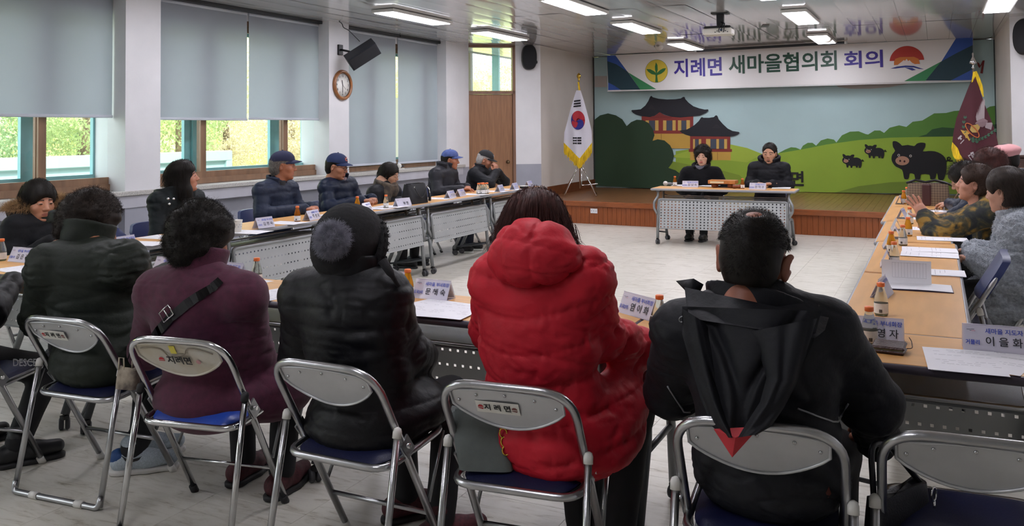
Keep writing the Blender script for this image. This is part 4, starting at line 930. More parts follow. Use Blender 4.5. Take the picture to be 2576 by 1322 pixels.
for k, lb in enumerate(('first right-hand folding table, holding the open booklet', 'second right-hand folding table, beside the grey fleece', 'third right-hand folding table, beside the floral top', 'fourth right-hand folding table, before the brown bag', 'farthest right-hand folding table, under the brown bag')): dup(tB, (-.128+(-.0 if k < 2 else (-.02 if k < 3 else -.05)), 4.10+1.325*k, 0), PI/2, lb)
tH = table('head folding table with finely perforated panel in front of the stage', 1.74, GT, M_edgeg, 10, 34, .0075, 0, (.20, .55), .70, .46, True)
place(tH, -2.40, 10.98, 181.5)
# ================================================================== THINGS ON THE TABLES
ZT_ = .7205
M_acr = mat('acrylic_stand', '#d9d6e6', .15, spec=.6, alpha=.55); M_card = mat('sign_card', '#e3e2ea', .5); M_inkb = mat('blue_ink', '#2b44a8', .6); M_inkk = mat('sign_black_ink', '#1b1b22', .6); M_inkr = mat('sign_red_ink', '#b0505a', .6)
def sign(label, bl, br, top, village, name, group, z=ZT_, both=False, wfix=None):
    a, c = on_z(*bl, z), on_z(*br, z); d = c-a; w = wfix or min(max(d.length, .145), .20); ang = math.atan2(d.y, d.x); o = (a+c)/2; h = .078; dp = .036
    t = thing('name_sign', label, 'sign', (0, 0, 0), 0, group); back = Vector((-math.sin(ang), math.cos(ang), 0)); t.location = o+back*dp; t.rotation_euler = (0, 0, ang)
    n_ = Vector((0, -h, dp)).normalized(); up = Vector((0, dp, h)).normalized(); xr = Vector((1, 0, 0)); L_ = math.hypot(h, dp)
    pl = MB()
    pl.add([(-w/2, -dp, 0), (w/2, -dp, 0), (w/2, 0, h), (-w/2, 0, h)], [(0, 1, 2, 3)], False); pl.add([(-w/2, dp, 0), (w/2, dp, 0), (w/2, 0, h), (-w/2, 0, h)], [(3, 2, 1, 0)], False)
    pl.add([(-w/2, -dp, .0006), (w/2, -dp, .0006), (w/2, dp, .0006), (-w/2, dp, .0006)], [(0, 1, 2, 3)], False); pl.build('acrylic_stand', M_acr, t)
    MB().tube([(-w/2, 0, h+.001), (w/2, 0, h+.001)], .0016, 6).build('top_edge', M_acr, t)
    for s in (-1, 1):
        q = MB(); o_ = Vector((0, s*dp*.5, h*.5))+Vector((0, s*h, dp)).normalized()*-.0012; q.box(o_, (w-.008, .0008, L_-.008), Matrix((xr, Vector((0, h, dp*s)).normalized()*1, Vector((0, -s*dp, h)).normalized())).transposed()); q.build('card', M_card, t)
    mid = Vector((0, -dp*.5, h*.5))+n_*.0022
    if top: text_mesh('lettering', top, .0165*w/.165, M_inkb, t, frame_m(mid+xr*w*.14+up*L_*.26, xr, up, n_), .014)
    if village: text_mesh('lettering', village, .0150*w/.165, M_inkb, t, frame_m(mid-xr*w*.345-up*L_*.19, xr, up, n_), .022, sx=.9)
    if name: text_mesh('lettering', ' '.join(name), .0285*w/.165, M_inkk, t, frame_m(mid+xr*w*.13-up*L_*.13, xr, up, n_), .010)
    b = MB(); b.box(mid-xr*w*.40+up*L_*.30, (.012, .0004, .0012)).box(mid-xr*w*.34+up*L_*.31, (.010, .0004, .0012)).box(mid-xr*w*.37+up*L_*.25, (.006, .0004, .001)); b.build('logo_line', M_inkk, t)
    MB().box(mid-xr*w*.33+up*L_*.25, (.012, .0004, .001)).build('logo_line', M_inkr, t)
    return t
GS = 'folded name signs'
BU, JI = '새마을 부녀회장', '새마을 지도자'
sign('tent name sign at the far left below the fur-hooded woman', (18, 657), (70, 661.7), BU, '신평1리', '김은경', GS)
sign('tent name sign just right of the dark green collar, by the empty navy chair', (284, 632), (351.7, 620.4), BU, '송죽리', '강화조', GS)
sign('tent name sign half hidden by the curly head in maroon, left side', (376, 684), (452, 692), BU, '', '석정호', GS)
sign('tent name sign just right of the maroon collar', (528, 698), (599.4, 706), JI, '', '김옥섭', GS)
sign('tent name sign mostly hidden behind the left shoulder of the black padded coat', (745, 716), (830, 726), '', '', '', GS)
sign('tent name sign peeping out behind the amber bottle near the pompom hat', (935, 722), (1010, 731), JI, '', '', GS)
sign('tent name sign on papers between the pompom hat and the red coat', (1036, 748), (1124, 757), BU, '도곡3리', '문혜숙', GS)
sign('tent name sign tilted beside a clear bottle right of the red coat', (1550, 783), (1635, 808), BU, '도곡2리', '염이화', GS)
sign('tent name sign behind the wallet and empty bottle', (2122, 854), (2274, 868), BU, '거물리', '김영자', GS)
sign('large tent name sign cut by the right picture edge', (2423, 879), (2590, 893), JI, '거물리', '이을화', GS)
sign('tent name sign beside the white paper cup', (650.8, 575.6), (692.7, 569.9), BU, '이전리', '김현숙', GS)
sign('tent name sign by the clasped hands of the grey-haired man in a navy cap', (775.6, 556.3), (813.5, 548.3), JI, '이전리', '주생동', GS)
sign('tent name sign beside the amber bottle of the man with the orange cap emblem', (919.7, 533.6), (939, 529), JI, '관덕리', '홍보혁', GS)
sign('shiny tent name sign in front of the brown scarf, by the black handbag', (1000.7, 521), (1037.5, 517), '', '', '부현', GS)
sign('tent name sign right of the black handbag', (1130.9, 499.8), (1150, 495.7), BU, '교리', '박정용', GS)
sign('tent name sign before the man in the light blue cap', (1156.5, 495.2), (1175.5, 491.1), JI, '교리', '김문철', GS)
sign('tent name sign right of the bottle bundle', (1256.1, 483.5), (1273.5, 479.4), BU, '상부리', '박문자', GS)
sign('tent name sign beside the small black dish', (1292.6, 478), (1309.7, 474), JI, '상부리', '문인수', GS)
sign('farthest tent name sign on the window-side tables', (1329.6, 472), (1345, 468.5), BU, '상부리', '김봉수', GS)
sign('tent name sign before the woman at the head table', (1715.7, 470.5), (1756.6, 471), BU, '부녀회장', '김남숙', GS, .7005)
sign('tent name sign before the man at the head table', (1882.5, 476), (1926.8, 477.3), JI, '협의회장', '전억수', GS, .7005)
for k, ((x, y), lb) in enumerate((((2219, 742), 'tent name sign seen end-on behind the open booklet'), ((2232, 668), 'tent name sign seen end-on left of the first clear bottle past the booklet'), ((2236, 622), 'tent name sign seen end-on left of the foremost amber bottle on the right'), ((2252, 598), 'tent name sign seen end-on beside the half-empty amber bottle'), ((2255, 578), 'leaning tent name sign seen end-on before the second amber bottle on the right'), ((2270, 548), 'tent name sign seen end-on opposite the green cuff'), ((2264, 512), 'tent name sign seen end-on farthest along the right-hand tables'))):
    a = on_z(x, y, ZT_); t = sign(lb, (1036, 748), (1124, 757), BU, '', '', GS, wfix=.16); t.location = a; t.rotation_euler = (0, 0, PI/2+random.uniform(-.12, .12))
# ---- bottles
M_bglass = mat('clear_bottle_glass', '#e6ece4', .05, trans=.85, ior=1.12, spec=.7); M_amber = mat('amber_drink', '#e09a2a', .08, trans=.55, ior=1.2, spec=.6); M_brownb = mat('brown_bottle', '#a8641e', .08, trans=.5, ior=1.2, spec=.6)
M_ocap = mat('orange_cap', '#e5743a', .4); M_blabel = mat('paper_label', '#e2dfda', .55, var=(60, .06)); M_barc = mat('bar_code', '#3b3b42', .6); M_dreg = mat('drink_dregs', '#d8cf8f', .1, trans=.5, ior=1.2)
PROF = [(.020, 0), (.0245, .003), (.0255, .012), (.0255, .055), (.0245, .066), (.019, .086), (.0145, .101), (.0125, .108), (.0125, .113)]
def bottle_at(t, kind, dx=0, dy=0):
    g = M_bglass if kind in ('empty', 'half') else (M_amber if kind == 'full' else M_brownb)
    MB().lathe(PROF, (dx, dy, 0), 18).build('glass_body', g, t)
    MB().lathe([(.0262, .010), (.0262, .048)], (dx, dy, 0), 18, cap=False).build('paper_label', M_blabel, t)
    b = MB()
    for k in range(5): a = -1.9+k*.09; b.box((dx+.0266*math.cos(a), dy+.0266*math.sin(a), .020), (.0008, .0016, .012), a)
    b.build('bar_code_line', M_barc, t)
    MB().lathe([(.0137, .0), (.0150, .002), (.0150, .013), (.0135, .0155), (.0001, .0158)], (dx, dy, .1105), 16).build('cap', M_ocap, t)
    if kind == 'half': MB().lathe([(.019, .003), (.0235, .006), (.024, .030), (.0001, .031)], (dx, dy, 0), 16).build('drink', M_amber, t)
    if kind == 'empty': MB().lathe([(.019, .002), (.0235, .004), (.024, .009), (.0001, .0095)], (dx, dy, 0), 16).build('drink', M_dreg, t)
BP0 = {}
def bottle(px, py, kind, lab, z=ZT_):
    a = on_z(px, py, z); a.z = z; rz = random.uniform(-.6, .6)
    if kind in BP0: return dup(BP0[kind], a, rz, lab)
    t = thing('drink_bottle', lab, 'bottle', a, rz, 'small glass drink bottles'); bottle_at(t, kind); BP0[kind] = t; return t
for px, py, kind, lab, *z in ((4, 655, 'empty', 'emptied glass bottle at the left picture edge beside a name sign'), (353, 682, 'full', 'full amber bottle right of the dark green jacket'), (429, 603, 'full', 'full amber bottle before the long-haired woman'), (646, 714, 'empty', 'clear emptied bottle right of the maroon coat'),
  (1026, 749, 'full', 'full amber bottle left of the red coat, beside a name sign on papers'), (1660, 829, 'empty', 'clear emptied bottle beside the tilted sign right of the red coat'), (1740, 816, 'half', 'bottle behind the left shoulder of the man in the black hooded jacket'), (748, 557, 'brown', 'brown amber bottle before the man with clasped hands'),
  (899, 528, 'full', 'amber bottle at the hands of the man with the orange cap emblem'), (971, 523, 'empty', 'clear bottle in front of the brown scarf'), (1698, 467, 'brown', 'amber bottle left of the sign at the head table', .7005), (1868, 474, 'brown', 'amber bottle between gavel and man at the head table', .7005),
  (2188, 865, 'empty', 'clear emptied bottle in front of the sign by the wallet'), (2217, 792, 'empty', 'clear emptied bottle left of the open booklet'), (2250, 668, 'empty', 'clear bottle just behind the open booklet'), (2243, 636, 'full', 'foremost full amber bottle on the right-hand tables'), (2272, 617, 'half', 'half-empty amber bottle on the right-hand tables'),
  (2285, 593, 'full', 'second full amber bottle on the right-hand tables, near the resting fist'), (2289, 563, 'empty', 'clear bottle under the raised hand'), (2274, 512, 'full', 'farthest full amber bottle on the right-hand tables'), (2282, 502, 'empty', 'clear bottle behind the fingertips of the raised hand')):
    bottle(px, py, kind, lab, *(z or [ZT_]))
ap = on_z(1214, 487, ZT_)
for i in range(3):
    for j in range(2): dup(BP0['empty'], (ap.x+.03-.053*j, ap.y-.055+.054*i, ZT_), .3*i, 'bottle %s of the shrink-wrapped bundle before the old man' % (['front left', 'back left', 'front middle', 'back middle', 'front right', 'back right'][i*2+j]))
# ---- papers
M_paper = mat('white_paper', '#e4e3e8', .65, var=(6, .02)); M_print = mat('grey_print', '#a2a2aa', .7)
def paper(px, py, deg, lab, w=.21, h=.297, z=ZT_, n=9, layers=1, lift=0.):
    a = on_z(px, py, z); t = thing('paper_sheet', lab, 'paper', (a.x, a.y, z+lift), R(deg), 'meeting papers')
    for k in range(layers):
        b = MB(); sk_ = random.uniform(-.004, .004)
        b.grid(lambda u, v: ((u-.5)*w+sk_, (v-.5)*h, .0006+k*.0009+.0012*math.sin(u*3+k)*math.sin(v*2.5+1)), 6, 6); b.build('sheet', M_paper, t)
    b = MB(); zz = .0016+(layers-1)*.0009
    for r in range(n):
        y = h*.40-r*h*.075
        if r in (2, 5): continue
        x = -w*.38+(w*.1 if r == 0 else 0)
        while x < w*.36:
            L_ = random.uniform(.008, .024); 
            if random.random() < .75 and r != 4: b.add([(x, y, zz), (x+L_, y, zz), (x+L_, y+.0028, zz), (x, y+.0028, zz)], [(0, 1, 2, 3)], False)
            x += L_+.005
    b.build('printed_text', M_print, t); return t
paper(684, 742, -12, 'sheets lying left of the pompom hat', layers=3); paper(1072, 772, -10, 'sheets under the name sign left of the red coat', layers=2); paper(1140, 783, 3, 'sheet beside the red sleeve', lift=.004)
paper(62, 677, 82, 'sheets beside the far left name sign', layers=2); paper(120, 690, 70, 'sheet partly under the dark green elbow', lift=.003); paper(362, 612, 100, 'sheets behind the name sign by the empty navy chair'); paper(410, 596, 95, 'sheet left of the long-haired woman’s bottle'); paper(625, 583, 96, 'sheet beside the paper cup')
paper(590, 713, -8, 'sheet right of the maroon sleeve'); paper(722, 560, 92, 'sheet under the brown amber bottle'); paper(850, 541, 94, 'stack of sheets before the man with the orange cap emblem', layers=6); paper(945, 524, 93, 'sheets beside the clear bottle before the brown scarf', layers=3); paper(985, 520, 88, 'sheet behind the shiny sign', lift=.004)
paper(1105, 499, 92, 'sheet right of the black handbag'); paper(1195, 489, 92, 'sheets before the man in the light blue cap', layers=2); paper(1246, 481, 92, 'sheet before the old man'); paper(1280, 476, 92, 'sheet between the far signs')
paper(1712, 466, 186, 'sheets left on the head table', z=.7005, layers=3); paper(1784, 467, 170, 'open papers before the woman at the head table', z=.7005, layers=3); paper(1965, 473, 184, 'stack of sheets at the right end of the head table', z=.7005, layers=6)
paper(2424, 908, 4, 'nearest sheets on the right, hanging over the table edge', layers=3); paper(2500, 905, -16, 'second sheet on the right partly under the first', lift=-.0002); paper(2345, 684, 91, 'sheet behind the booklet on the right-hand tables', layers=2); paper(2338, 628, 92, 'pair of sheets in front of the grey fleece', layers=2); paper(2338, 641, 90, 'lower sheet of the pair in front of the grey fleece', lift=.003)
paper(2370, 601, 92, 'sheets between the grey fleece and the floral elbow', layers=2); paper(2322, 575, 90, 'sheet under the resting fist'); paper(2320, 549, 90, 'sheet behind the raised hand'); paper(2370, 531, 90, 'sheet with glasses before the brown bag')
a = on_z(2305, 722, ZT_); t = thing('open_booklet', 'open booklet with printed table standing half open on the first right-hand table', 'booklet', (a.x, a.y, ZT_), R(2))
b = MB(); b.grid(lambda u, v: ((u-.5)*.29, (v-.5)*.19-.01, .004+.003*math.sin(u*3)), 8, 4); b.build('page', M_paper, t); MB().box((0, -.01, .0018), (.295, .195, .0034)).build('cover', mat('dark_violet_cover', '#3c3450', .5), t)
b = MB(); b.grid(lambda u, v: (-.145+.21*u, .06+.05*v-.05*v*v, .006+.105*v), 6, 8); pg = b.build('page', M_paper, t)
b = MB()
pgy = lambda v: (.06+.05*v-.05*v*v)-.0014
for k in range(12):
    for j in range(5): v0, v1 = .25+.13*j, .25+.13*(j+1); b.add([(-.10+k*.013, pgy(v0), .006+.105*v0), (-.0992+k*.013, pgy(v0), .006+.105*v0), (-.0992+k*.013, pgy(v1), .006+.105*v1), (-.10+k*.013, pgy(v1), .006+.105*v1)], [(0, 1, 2, 3)], False)
for zz in (.03, .098): y = .06+.05*(zz-.006)/.105-.05*((zz-.006)/.105)**2-.0016; b.add([(-.10, y, zz), (.045, y, zz), (.045, y, zz+.0008), (-.10, y, zz+.0008)], [(0, 1, 2, 3)], False)
b.build('table_rule', M_print, pg)
# ---- wallet, rubber band, cup, dish, gavel, microphone
a = on_z(2237, 884, ZT_); t = thing('wallet', 'worn dark brown leather wallet beside the clear bottle', 'wallet', (a.x, a.y, ZT_), R(-6)); ML = mat('worn_brown_leather', '#3e2a28', .38, var=(40, .35), bump=(160, .3), coat=.15)
MB().box((0, 0, .006), (.098, .075, .011), bev=.004).build('lower_flap', ML, t); MB().box((0, .002, .021), (.10, .074, .012), Matrix.Rotation(.12, 3, 'X'), bev=.005).build('upper_flap', ML, t); MB().box((0, .0, .0135), (.09, .068, .006)).build('banknotes', mat('note_green', '#596150', .7), t)
MB().tube(fillet([(.05, .02, .012), (.066, .03, .012), (.060, .055, .03), (.052, .06, .04)], .02), .0016, 6).build('strap', ML, t)
a = on_z(1614, 829, ZT_); t = thing('rubber_band', 'yellow rubber band on the table between red coat and hooded jacket', 'rubber band', (a.x, a.y, ZT_)); MB().tube([(.016*math.cos(k*PI/10), .009*math.sin(k*PI/10)+.003*math.cos(k*PI/5), .0015+.004*math.sin(k*PI/10)**2) for k in range(20)], .0011, 6, closed=True).build('band', mat('rubber_yellow', '#d9a13a', .5), t)
a = on_z(597, 583, ZT_); t = thing('paper_cup', 'white printed paper cup near the clasped hands', 'cup', (a.x, a.y, ZT_)); MB().lathe([(.026, 0), (.028, .002), (.037, .085), (.0385, .088), (.0365, .089), (.027, .004), (.0001, .004)], (0, 0, 0), 20).build('cup_body', mat('cup_card', '#e6e2d8', .6), t)
b = MB()
for zz in (.04, .055):
    for k in range(9): ang = k*.7+zz*20; rr_ = .028+.009*zz/.085+.0006; b.box((rr_*math.cos(ang), rr_*math.sin(ang), zz), (.0006, .011, .0035), ang)
b.build('printed_text', M_print, t)
a = on_z(1318, 474, ZT_); t = thing('black_dish', 'small black dish with white rim between the far name signs', 'dish', (a.x, a.y, ZT_)); MB().lathe([(.04, 0), (.052, .008), (.055, .03), (.05, .03), (.045, .012), (.0001, .01)], (0, 0, 0), 20).build('bowl', M_black, t); MB().lathe([(.056, .03), (.056, .036), (.0001, .037)], (0, 0, 0), 20).build('lid', M_blabel, t)
M_gav = mat('polished_gavel_wood', '#b8763a', .35, var=(14, .2), stretch=(1, 6, 1)); M_gavd = mat('dark_gavel_wood', '#7a3f22', .35, var=(14, .2)); a = on_z(1817, 472, .7005); t = thing('gavel_block', 'wooden gavel block on two round feet at the centre of the head table', 'gavel block', (a.x, a.y+.05, .7005), 0)
MB().box((0, 0, .0725), (.34, .20, .045), bev=.004).build('block', M_gav, t); MB().box((-.055, -.101, .07), (.17, .003, .024)).build('engraved_plate', mat('pale_plate', '#d9cfae', .5), t)
for x in (-.10, .10): MB().lathe([(.03, 0), (.042, .01), (.045, .03), (.038, .05)], (x, -.02, 0), 18).build('foot', M_gavd, t)
a = on_z(1853, 474, .7005); t = thing('gavel', 'dark wooden gavel head right of the gavel block', 'gavel', (a.x, a.y+.02, .7005), .2); MB().lathe([(.020, -.05), (.026, -.045), (.026, -.02), (.022, -.015), (.022, .015), (.026, .02), (.026, .045), (.02, .05)], (0, 0, .026), 16, Matrix.Rotation(PI/2, 3, 'Y')).build('head', M_gavd, t); MB().tube([(0, .02, .026), (0, .2, .018)], [.008, .011], 10).build('handle', M_gavd, t)
a = on_z(1673, 467, .7005); t = thing('microphone', 'white ball-headed microphone lying at the left end of the head table', 'microphone', (a.x, a.y+.02, .7005), -.4); MB().sphere((0, 0, .031), .031, 16).build('ball_grille', mat('white_mic_mesh', '#cfccc4', .45, .2, bump=(500, .6)), t); MB().tube([(0, .025, .028), (0, .20, .018)], [.017, .012], 12).build('handle', mat('mic_body', '#8d8d90', .35, .4), t)
# eyeglasses on the far right table
a = on_z(2357, 533, ZT_); t = thing('eyeglasses', 'folded eyeglasses on a sheet before the brown bag', 'glasses', (a.x, a.y, ZT_), 1.3); b = MB()
for s in (-1, 1): b.tube([(s*.033+.024*math.cos(k*PI/8), 0, .02+.018*math.sin(k*PI/8)) for k in range(16)], .0016, 6, closed=True)
b.tube([(-.01, 0, .022), (.01, 0, .022)], .0016, 6); b.build('rims', mat('dark_frame', '#3a2c26', .3), t)
for s in (-1, 1): MB().tube([(s*.058, 0, .024), (s*.055, .12, .004)], .0016, 6).build('temple', MATS['dark_frame'], t)
# ---- bags
M_lea = mat('black_leather', '#15151a', .35, spec=.4, var=(20, .15), bump=(180, .15)); a = on_z(1050, 511, ZT_)
t = thing('black_handbag', 'black leather handbag with tassel standing on the window-side tables', 'handbag', (a.x-.03, a.y, ZT_), R(88))
def bagbody(w, d, h, taper, m_, par, name='bag_body', sag=.0):
    b = MB(); f = lambda u, v: (lambda a_, k: (math.copysign(abs(math.cos(a_))**.42, math.cos(a_))*w/2*k, math.copysign(abs(math.sin(a_))**.42, math.sin(a_))*d/2*(1-(1-taper)*v)*(1+.10*math.sin(v*PI)), h*v-sag*v*math.cos(a_)**2*0+.006*math.sin(3*a_)*v))(2*PI*u, 1-.06*v*v)
    b.grid(f, 40, 10); b.grid(lambda u, v: (lambda q: (q[0]*(1-v), q[1]*(1-v), q[2]-.012*v))(f(1-u, 1)), 40, 3); b.grid(lambda u, v: (lambda q: (q[0]*(1-v), q[1]*(1-v), .001))(f(u, 0)), 40, 2); return b.build(name, m_, par)
bagbody(.33, .15, .195, .5, M_lea, t); MB().tube([(-.15, 0, .197), (-.05, .012, .202), (.05, -.01, .202), (.15, 0, .197)], .006, 8).build('top_rim', M_lea, t)
MB().tube(smooth3 := [(-.11+.22*k/14, -.072-.012*math.sin(PI*k/14), .165-.105*math.sin(PI*k/14)) for k in range(15)], .005, 8).build('handle', M_lea, t)
q = MB().tube([(.145, -.05, .17), (.15, -.075, .13), (.15, -.08, .09)], .006, 8).build('tassel_chain', M_chrome, t); MB().lathe([(.006, 0), (.014, -.01), (.016, -.07), (.012, -.075)], (.15, -.08, .09), 10).build('tassel', M_lea, t)
for s in (-1, 1): MB().lathe([(.010, -.003), (.010, .003)], (s*.11, -.073, .165), 10, RX).build('stud', M_chrome, t)
a = on_z(2335, 519, ZT_); t = thing('brown_handbag', 'brown checked canvas handbag with a dark red stripe on the far right-hand table', 'handbag', (a.x, 8.98, ZT_), R(-2))
def check_mat():
    M = mat('checked_canvas', '#6d5a4a', .6); n = M.node_tree; L = n.links; tc = n.nodes.new('ShaderNodeTexCoord'); mp_ = n.nodes.new('ShaderNodeMapping'); mp_.inputs['Rotation'].default_value = (0, PI/4, 0); mp_.inputs['Scale'].default_value = (62, 1, 62); ck = n.nodes.new('ShaderNodeTexChecker'); ck.inputs['Scale'].default_value = 1.0; ck.inputs['Color1'].default_value = lin('#75634f'); ck.inputs['Color2'].default_value = lin('#5a493c')
    L.new(tc.outputs['Object'], mp_.inputs[0]); L.new(mp_.outputs[0], ck.inputs[0]); L.new(ck.outputs[0], n.nodes['Principled BSDF'].inputs['Base Color']); return M
bagbody(.36, .14, .205, .7, check_mat(), t); MB().box((-.01, 0, .1), (.075, .158, .2), bev=.01).build('red_stripe', mat('dark_red_stripe', '#3f1f22', .6), t)
MB().tube([(-.18, -.02, .205), (-.10, -.03, .235), (-.02, -.02, .215), (.06, -.03, .235), (.14, -.02, .215), (.20, -.02, .19), (.21, -.02, .16)], .011, 8).build('shoulder_strap', M_lea, t); MB().tube([(-.17, 0, .206), (.17, 0, .206)], .006, 8).build('zip', M_lea, t)
# grey handbag on the chair under the red coat
cp = Vector((-1.155, 2.47, 0)); M5 = Matrix.Rotation(R(5.7), 3, 'Z'); t = thing('grey_handbag', 'grey soft handbag with gold charms on the chair behind the red coat', 'handbag', cp+M5 @ Vector((-.105, -.075, .425)), R(5.7+14))
M_gb = mat('grey_suede', '#565c5a', .75, var=(14, .1), bump=(60, .25)); bb_ = bagbody(.165, .075, .165, .45, M_gb, t)
for v in bb_.data.vertices: v.co.x += -.10*v.co.z*1.2*0-.22*v.co.z; v.co.y += .15*v.co.z
MB().tube([(-.10, .02, .165), (-.03, .03, .172), (.035, .03, .165)], .007, 8).build('top_seam', M_gb, t); MB().box((.012, .035, .165), (.05, .012, .022), Matrix.Rotation(.5, 3, 'Y'), bev=.004).build('pink_purse', mat('pink_felt', '#c42f6c', .6), t)
b = MB(); pts = [(.045, -.005, .135), (.10, .02, .085), (.17, .05, .03), (.235, .075, .010)]; sp_ = [Vector(q_) for q_ in pts]; sp_ = fillet(sp_, .06, 5)
for i in range(len(sp_)-1):
    d_ = (sp_[i+1]-sp_[i]).normalized(); sd = d_.cross(Vector((0, .3, 1))).normalized()*.014; b.add([sp_[i]-sd, sp_[i]+sd, sp_[i+1]+sd, sp_[i+1]-sd], [(0, 1, 2, 3), (3, 2, 1, 0)], True)
b.build('shoulder_strap', M_gb, t)
for k in range(3): MB().tube([(.055+.004*k+.011*math.cos(a_), -.03, .115-.026*k+.014*math.sin(a_)) for a_ in [i*PI/6 for i in range(12)]], .0026, 6, closed=True).build('gold_charm', M_gold, t)
# beige pouch hanging between the first two chairs
t = thing('checked_pouch', 'small beige checked pouch hanging beside the chrome chair', 'pouch', tuple(on_y(322, 975, 2.37)), R(12)); MP = mat('beige_check', '#a39684', .7, var=(18, .4), col2='#4e443e'); pb = bagbody(.085, .05, .075, .5, MP, t)
for s in (-1, 1): MB().tube([(s*.02-.012, s*.012, .07), (s*.02-.010, s*.012, .115), (s*.02+.010, s*.012, .115), (s*.02+.012, s*.012, .07)], .003, 6).build('handle', mat('pouch_handle', '#b8ad98', .6), t)
MB().tube(fillet([(0, 0, .11), (.01, .0, .15), (.03, .01, .19)], .02), .003, 6).build('chain', M_black, t)
# black shoulder bag hung on the empty chair
t = thing('black_shoulder_bag', 'black leather shoulder bag with silver clip hanging on the empty chair at the bottom right', 'handbag', tuple(on_y(2262, 1442, 2.56)), R(62)); bagbody(.26, .085, .22, .55, M_lea, t); MB().tube(fillet([(-.11, 0, .21), (-.09, .02, .36), (.0, .02, .33), (.11, 0, .215)], .1), .008, 8).build('shoulder_strap', M_lea, t)
MB().tube([(.09+.012*math.cos(a_), -.05, .202+.018*math.sin(a_)) for a_ in [i*PI/6 for i in range(12)]], .003, 6, closed=True).tube([(.09, -.05, .184), (.09, -.052, .16)], .004, 6).build('silver_clip', M_chrome, t)

a = on_x(1006, 417, -6.86); t = thing('white_sill_device', 'small white ball-topped device on the sill under the lowered blinds', 'device', (-6.86, a.y, .9075), 0); MB().box((0, 0, .006), (.06, .16, .012), bev=.003).build('base', M_label, t); MB().sphere((0, -.02, .045), .036, 14).build('ball', M_label, t); MB().tube([(0, .02, .012), (0, .06, .04), (0, .10, .035)], .012, 8).build('arm', M_black, t)
# ================================================================== PEOPLE : signed-distance modelling turned into meshes
V3 = lambda *a: np.array(a, dtype=np.float32)
def rotm(yaw=0, pitch=0, roll=0):      # degrees; yaw about z, pitch about x (negative looks down), roll about y
    return np.array(Matrix.Rotation(R(yaw), 3, 'Z') @ Matrix.Rotation(R(pitch), 3, 'X') @ Matrix.Rotation(R(roll), 3, 'Y'), dtype=np.float32)
class S:
    def __init__(s): s.o = []; s.lo = []; s.hi = []
    def _b(s, c, r, sub):
        if not sub: s.lo.append(np.min(c, 0)-r); s.hi.append(np.max(c, 0)+r)
    def cap(s, a, b, ra, rb=None, k=.02, sub=False):
        a, b = V3(*a), V3(*b); rb = ra if rb is None else rb; s.o.append(('c', a, b, ra, rb, k, sub)); s._b(np.stack([a, b]), max(ra, rb), sub); return s
    def chain(s, pts, rs, k=.02, sub=False):
        for i in range(len(pts)-1): s.cap(pts[i], pts[i+1], rs[i], rs[i+1], k, sub)
        return s
    def ell(s, c, r, M=None, k=.02, sub=False):
        s.o.append(('e', V3(*c), V3(*r), None if M is None else np.asarray(M, np.float32), 0, k, sub)); s._b(V3(*c)[None], max(r), sub); return s
    def box(s, c, r, M=None, rnd=.01, k=.02, sub=False):
        s.o.append(('b', V3(*c), V3(*r), None if M is None else np.asarray(M, np.float32), rnd, k, sub)); s._b(V3(*c)[None], float(np.linalg.norm(r)), sub); return s
    def ring(s, c, rx, ry, t, h, M=None, k=.02, flare=0., sub=False):
        s.o.append(('r', V3(*c), (rx, ry, t, h, flare), None if M is None else np.asarray(M, np.float32), 0, k, sub)); s._b(V3(*c)[None], max(rx, ry)+h+t, sub); return s
    def ev(s, P):
        d = None
        for ty, a, b, c, e, k, sub in s.o:
            if ty == 'c':
                ab = b-a; t = np.clip((P-a)@ab/max(float(ab@ab), 1e-9), 0, 1); q = np.linalg.norm(P-a-t[:, None]*ab, axis=1)-(c+(e-c)*t)
            else:
                x = P-a
                if c is not None: x = x@c
                if ty == 'e':
                    k0 = np.linalg.norm(x/b, axis=1); k1 = np.linalg.norm(x/(b*b), axis=1); q = k0*(k0-1)/np.maximum(k1, 1e-6)
                elif ty == 'b':
                    y = np.abs(x)-b+e; q = np.linalg.norm(np.maximum(y, 0), axis=1)+np.minimum(y.max(1), 0)-e
                else:
                    rx, ry, t, h, fl = b; g = 1+fl*x[:, 2]; rad = np.sqrt((x[:, 0]/(rx*g))**2+(x[:, 1]/(ry*g))**2); dr = np.abs((rad-1)*(rx+ry)/2)
                    q = np.sqrt(np.maximum(dr-t*.4, 0)**2+np.maximum(np.abs(x[:, 2])-h, 0)**2)-t*.6
            if d is None: d = q; continue
            if sub: hh = np.clip(.5-.5*(d+q)/k, 0, 1); d = d+(-q-d)*hh+k*hh*(1-hh)
            else: hh = np.clip(.5+.5*(q-d)/k, 0, 1); d = q+(d-q)*hh-k*hh*(1-hh)
        return d
    def mesh(s, h, cut=None):
        lo = np.min(s.lo, 0)-2.5*h; hi = np.max(s.hi, 0)+2.5*h; n = np.ceil((hi-lo)/h).astype(int)+1
        ax = [lo[i]+h*np.arange(n[i], dtype=np.float32) for i in range(3)]
        G = np.stack(np.meshgrid(*ax, indexing='ij'), -1).reshape(-1, 3).astype(np.float32)
        D = np.concatenate([s.ev(G[i:i+200000]) for i in range(0, len(G), 200000)])
        if cut is not None: D = cut(G, D)
        return surfnet(D.reshape(n), lo, h)
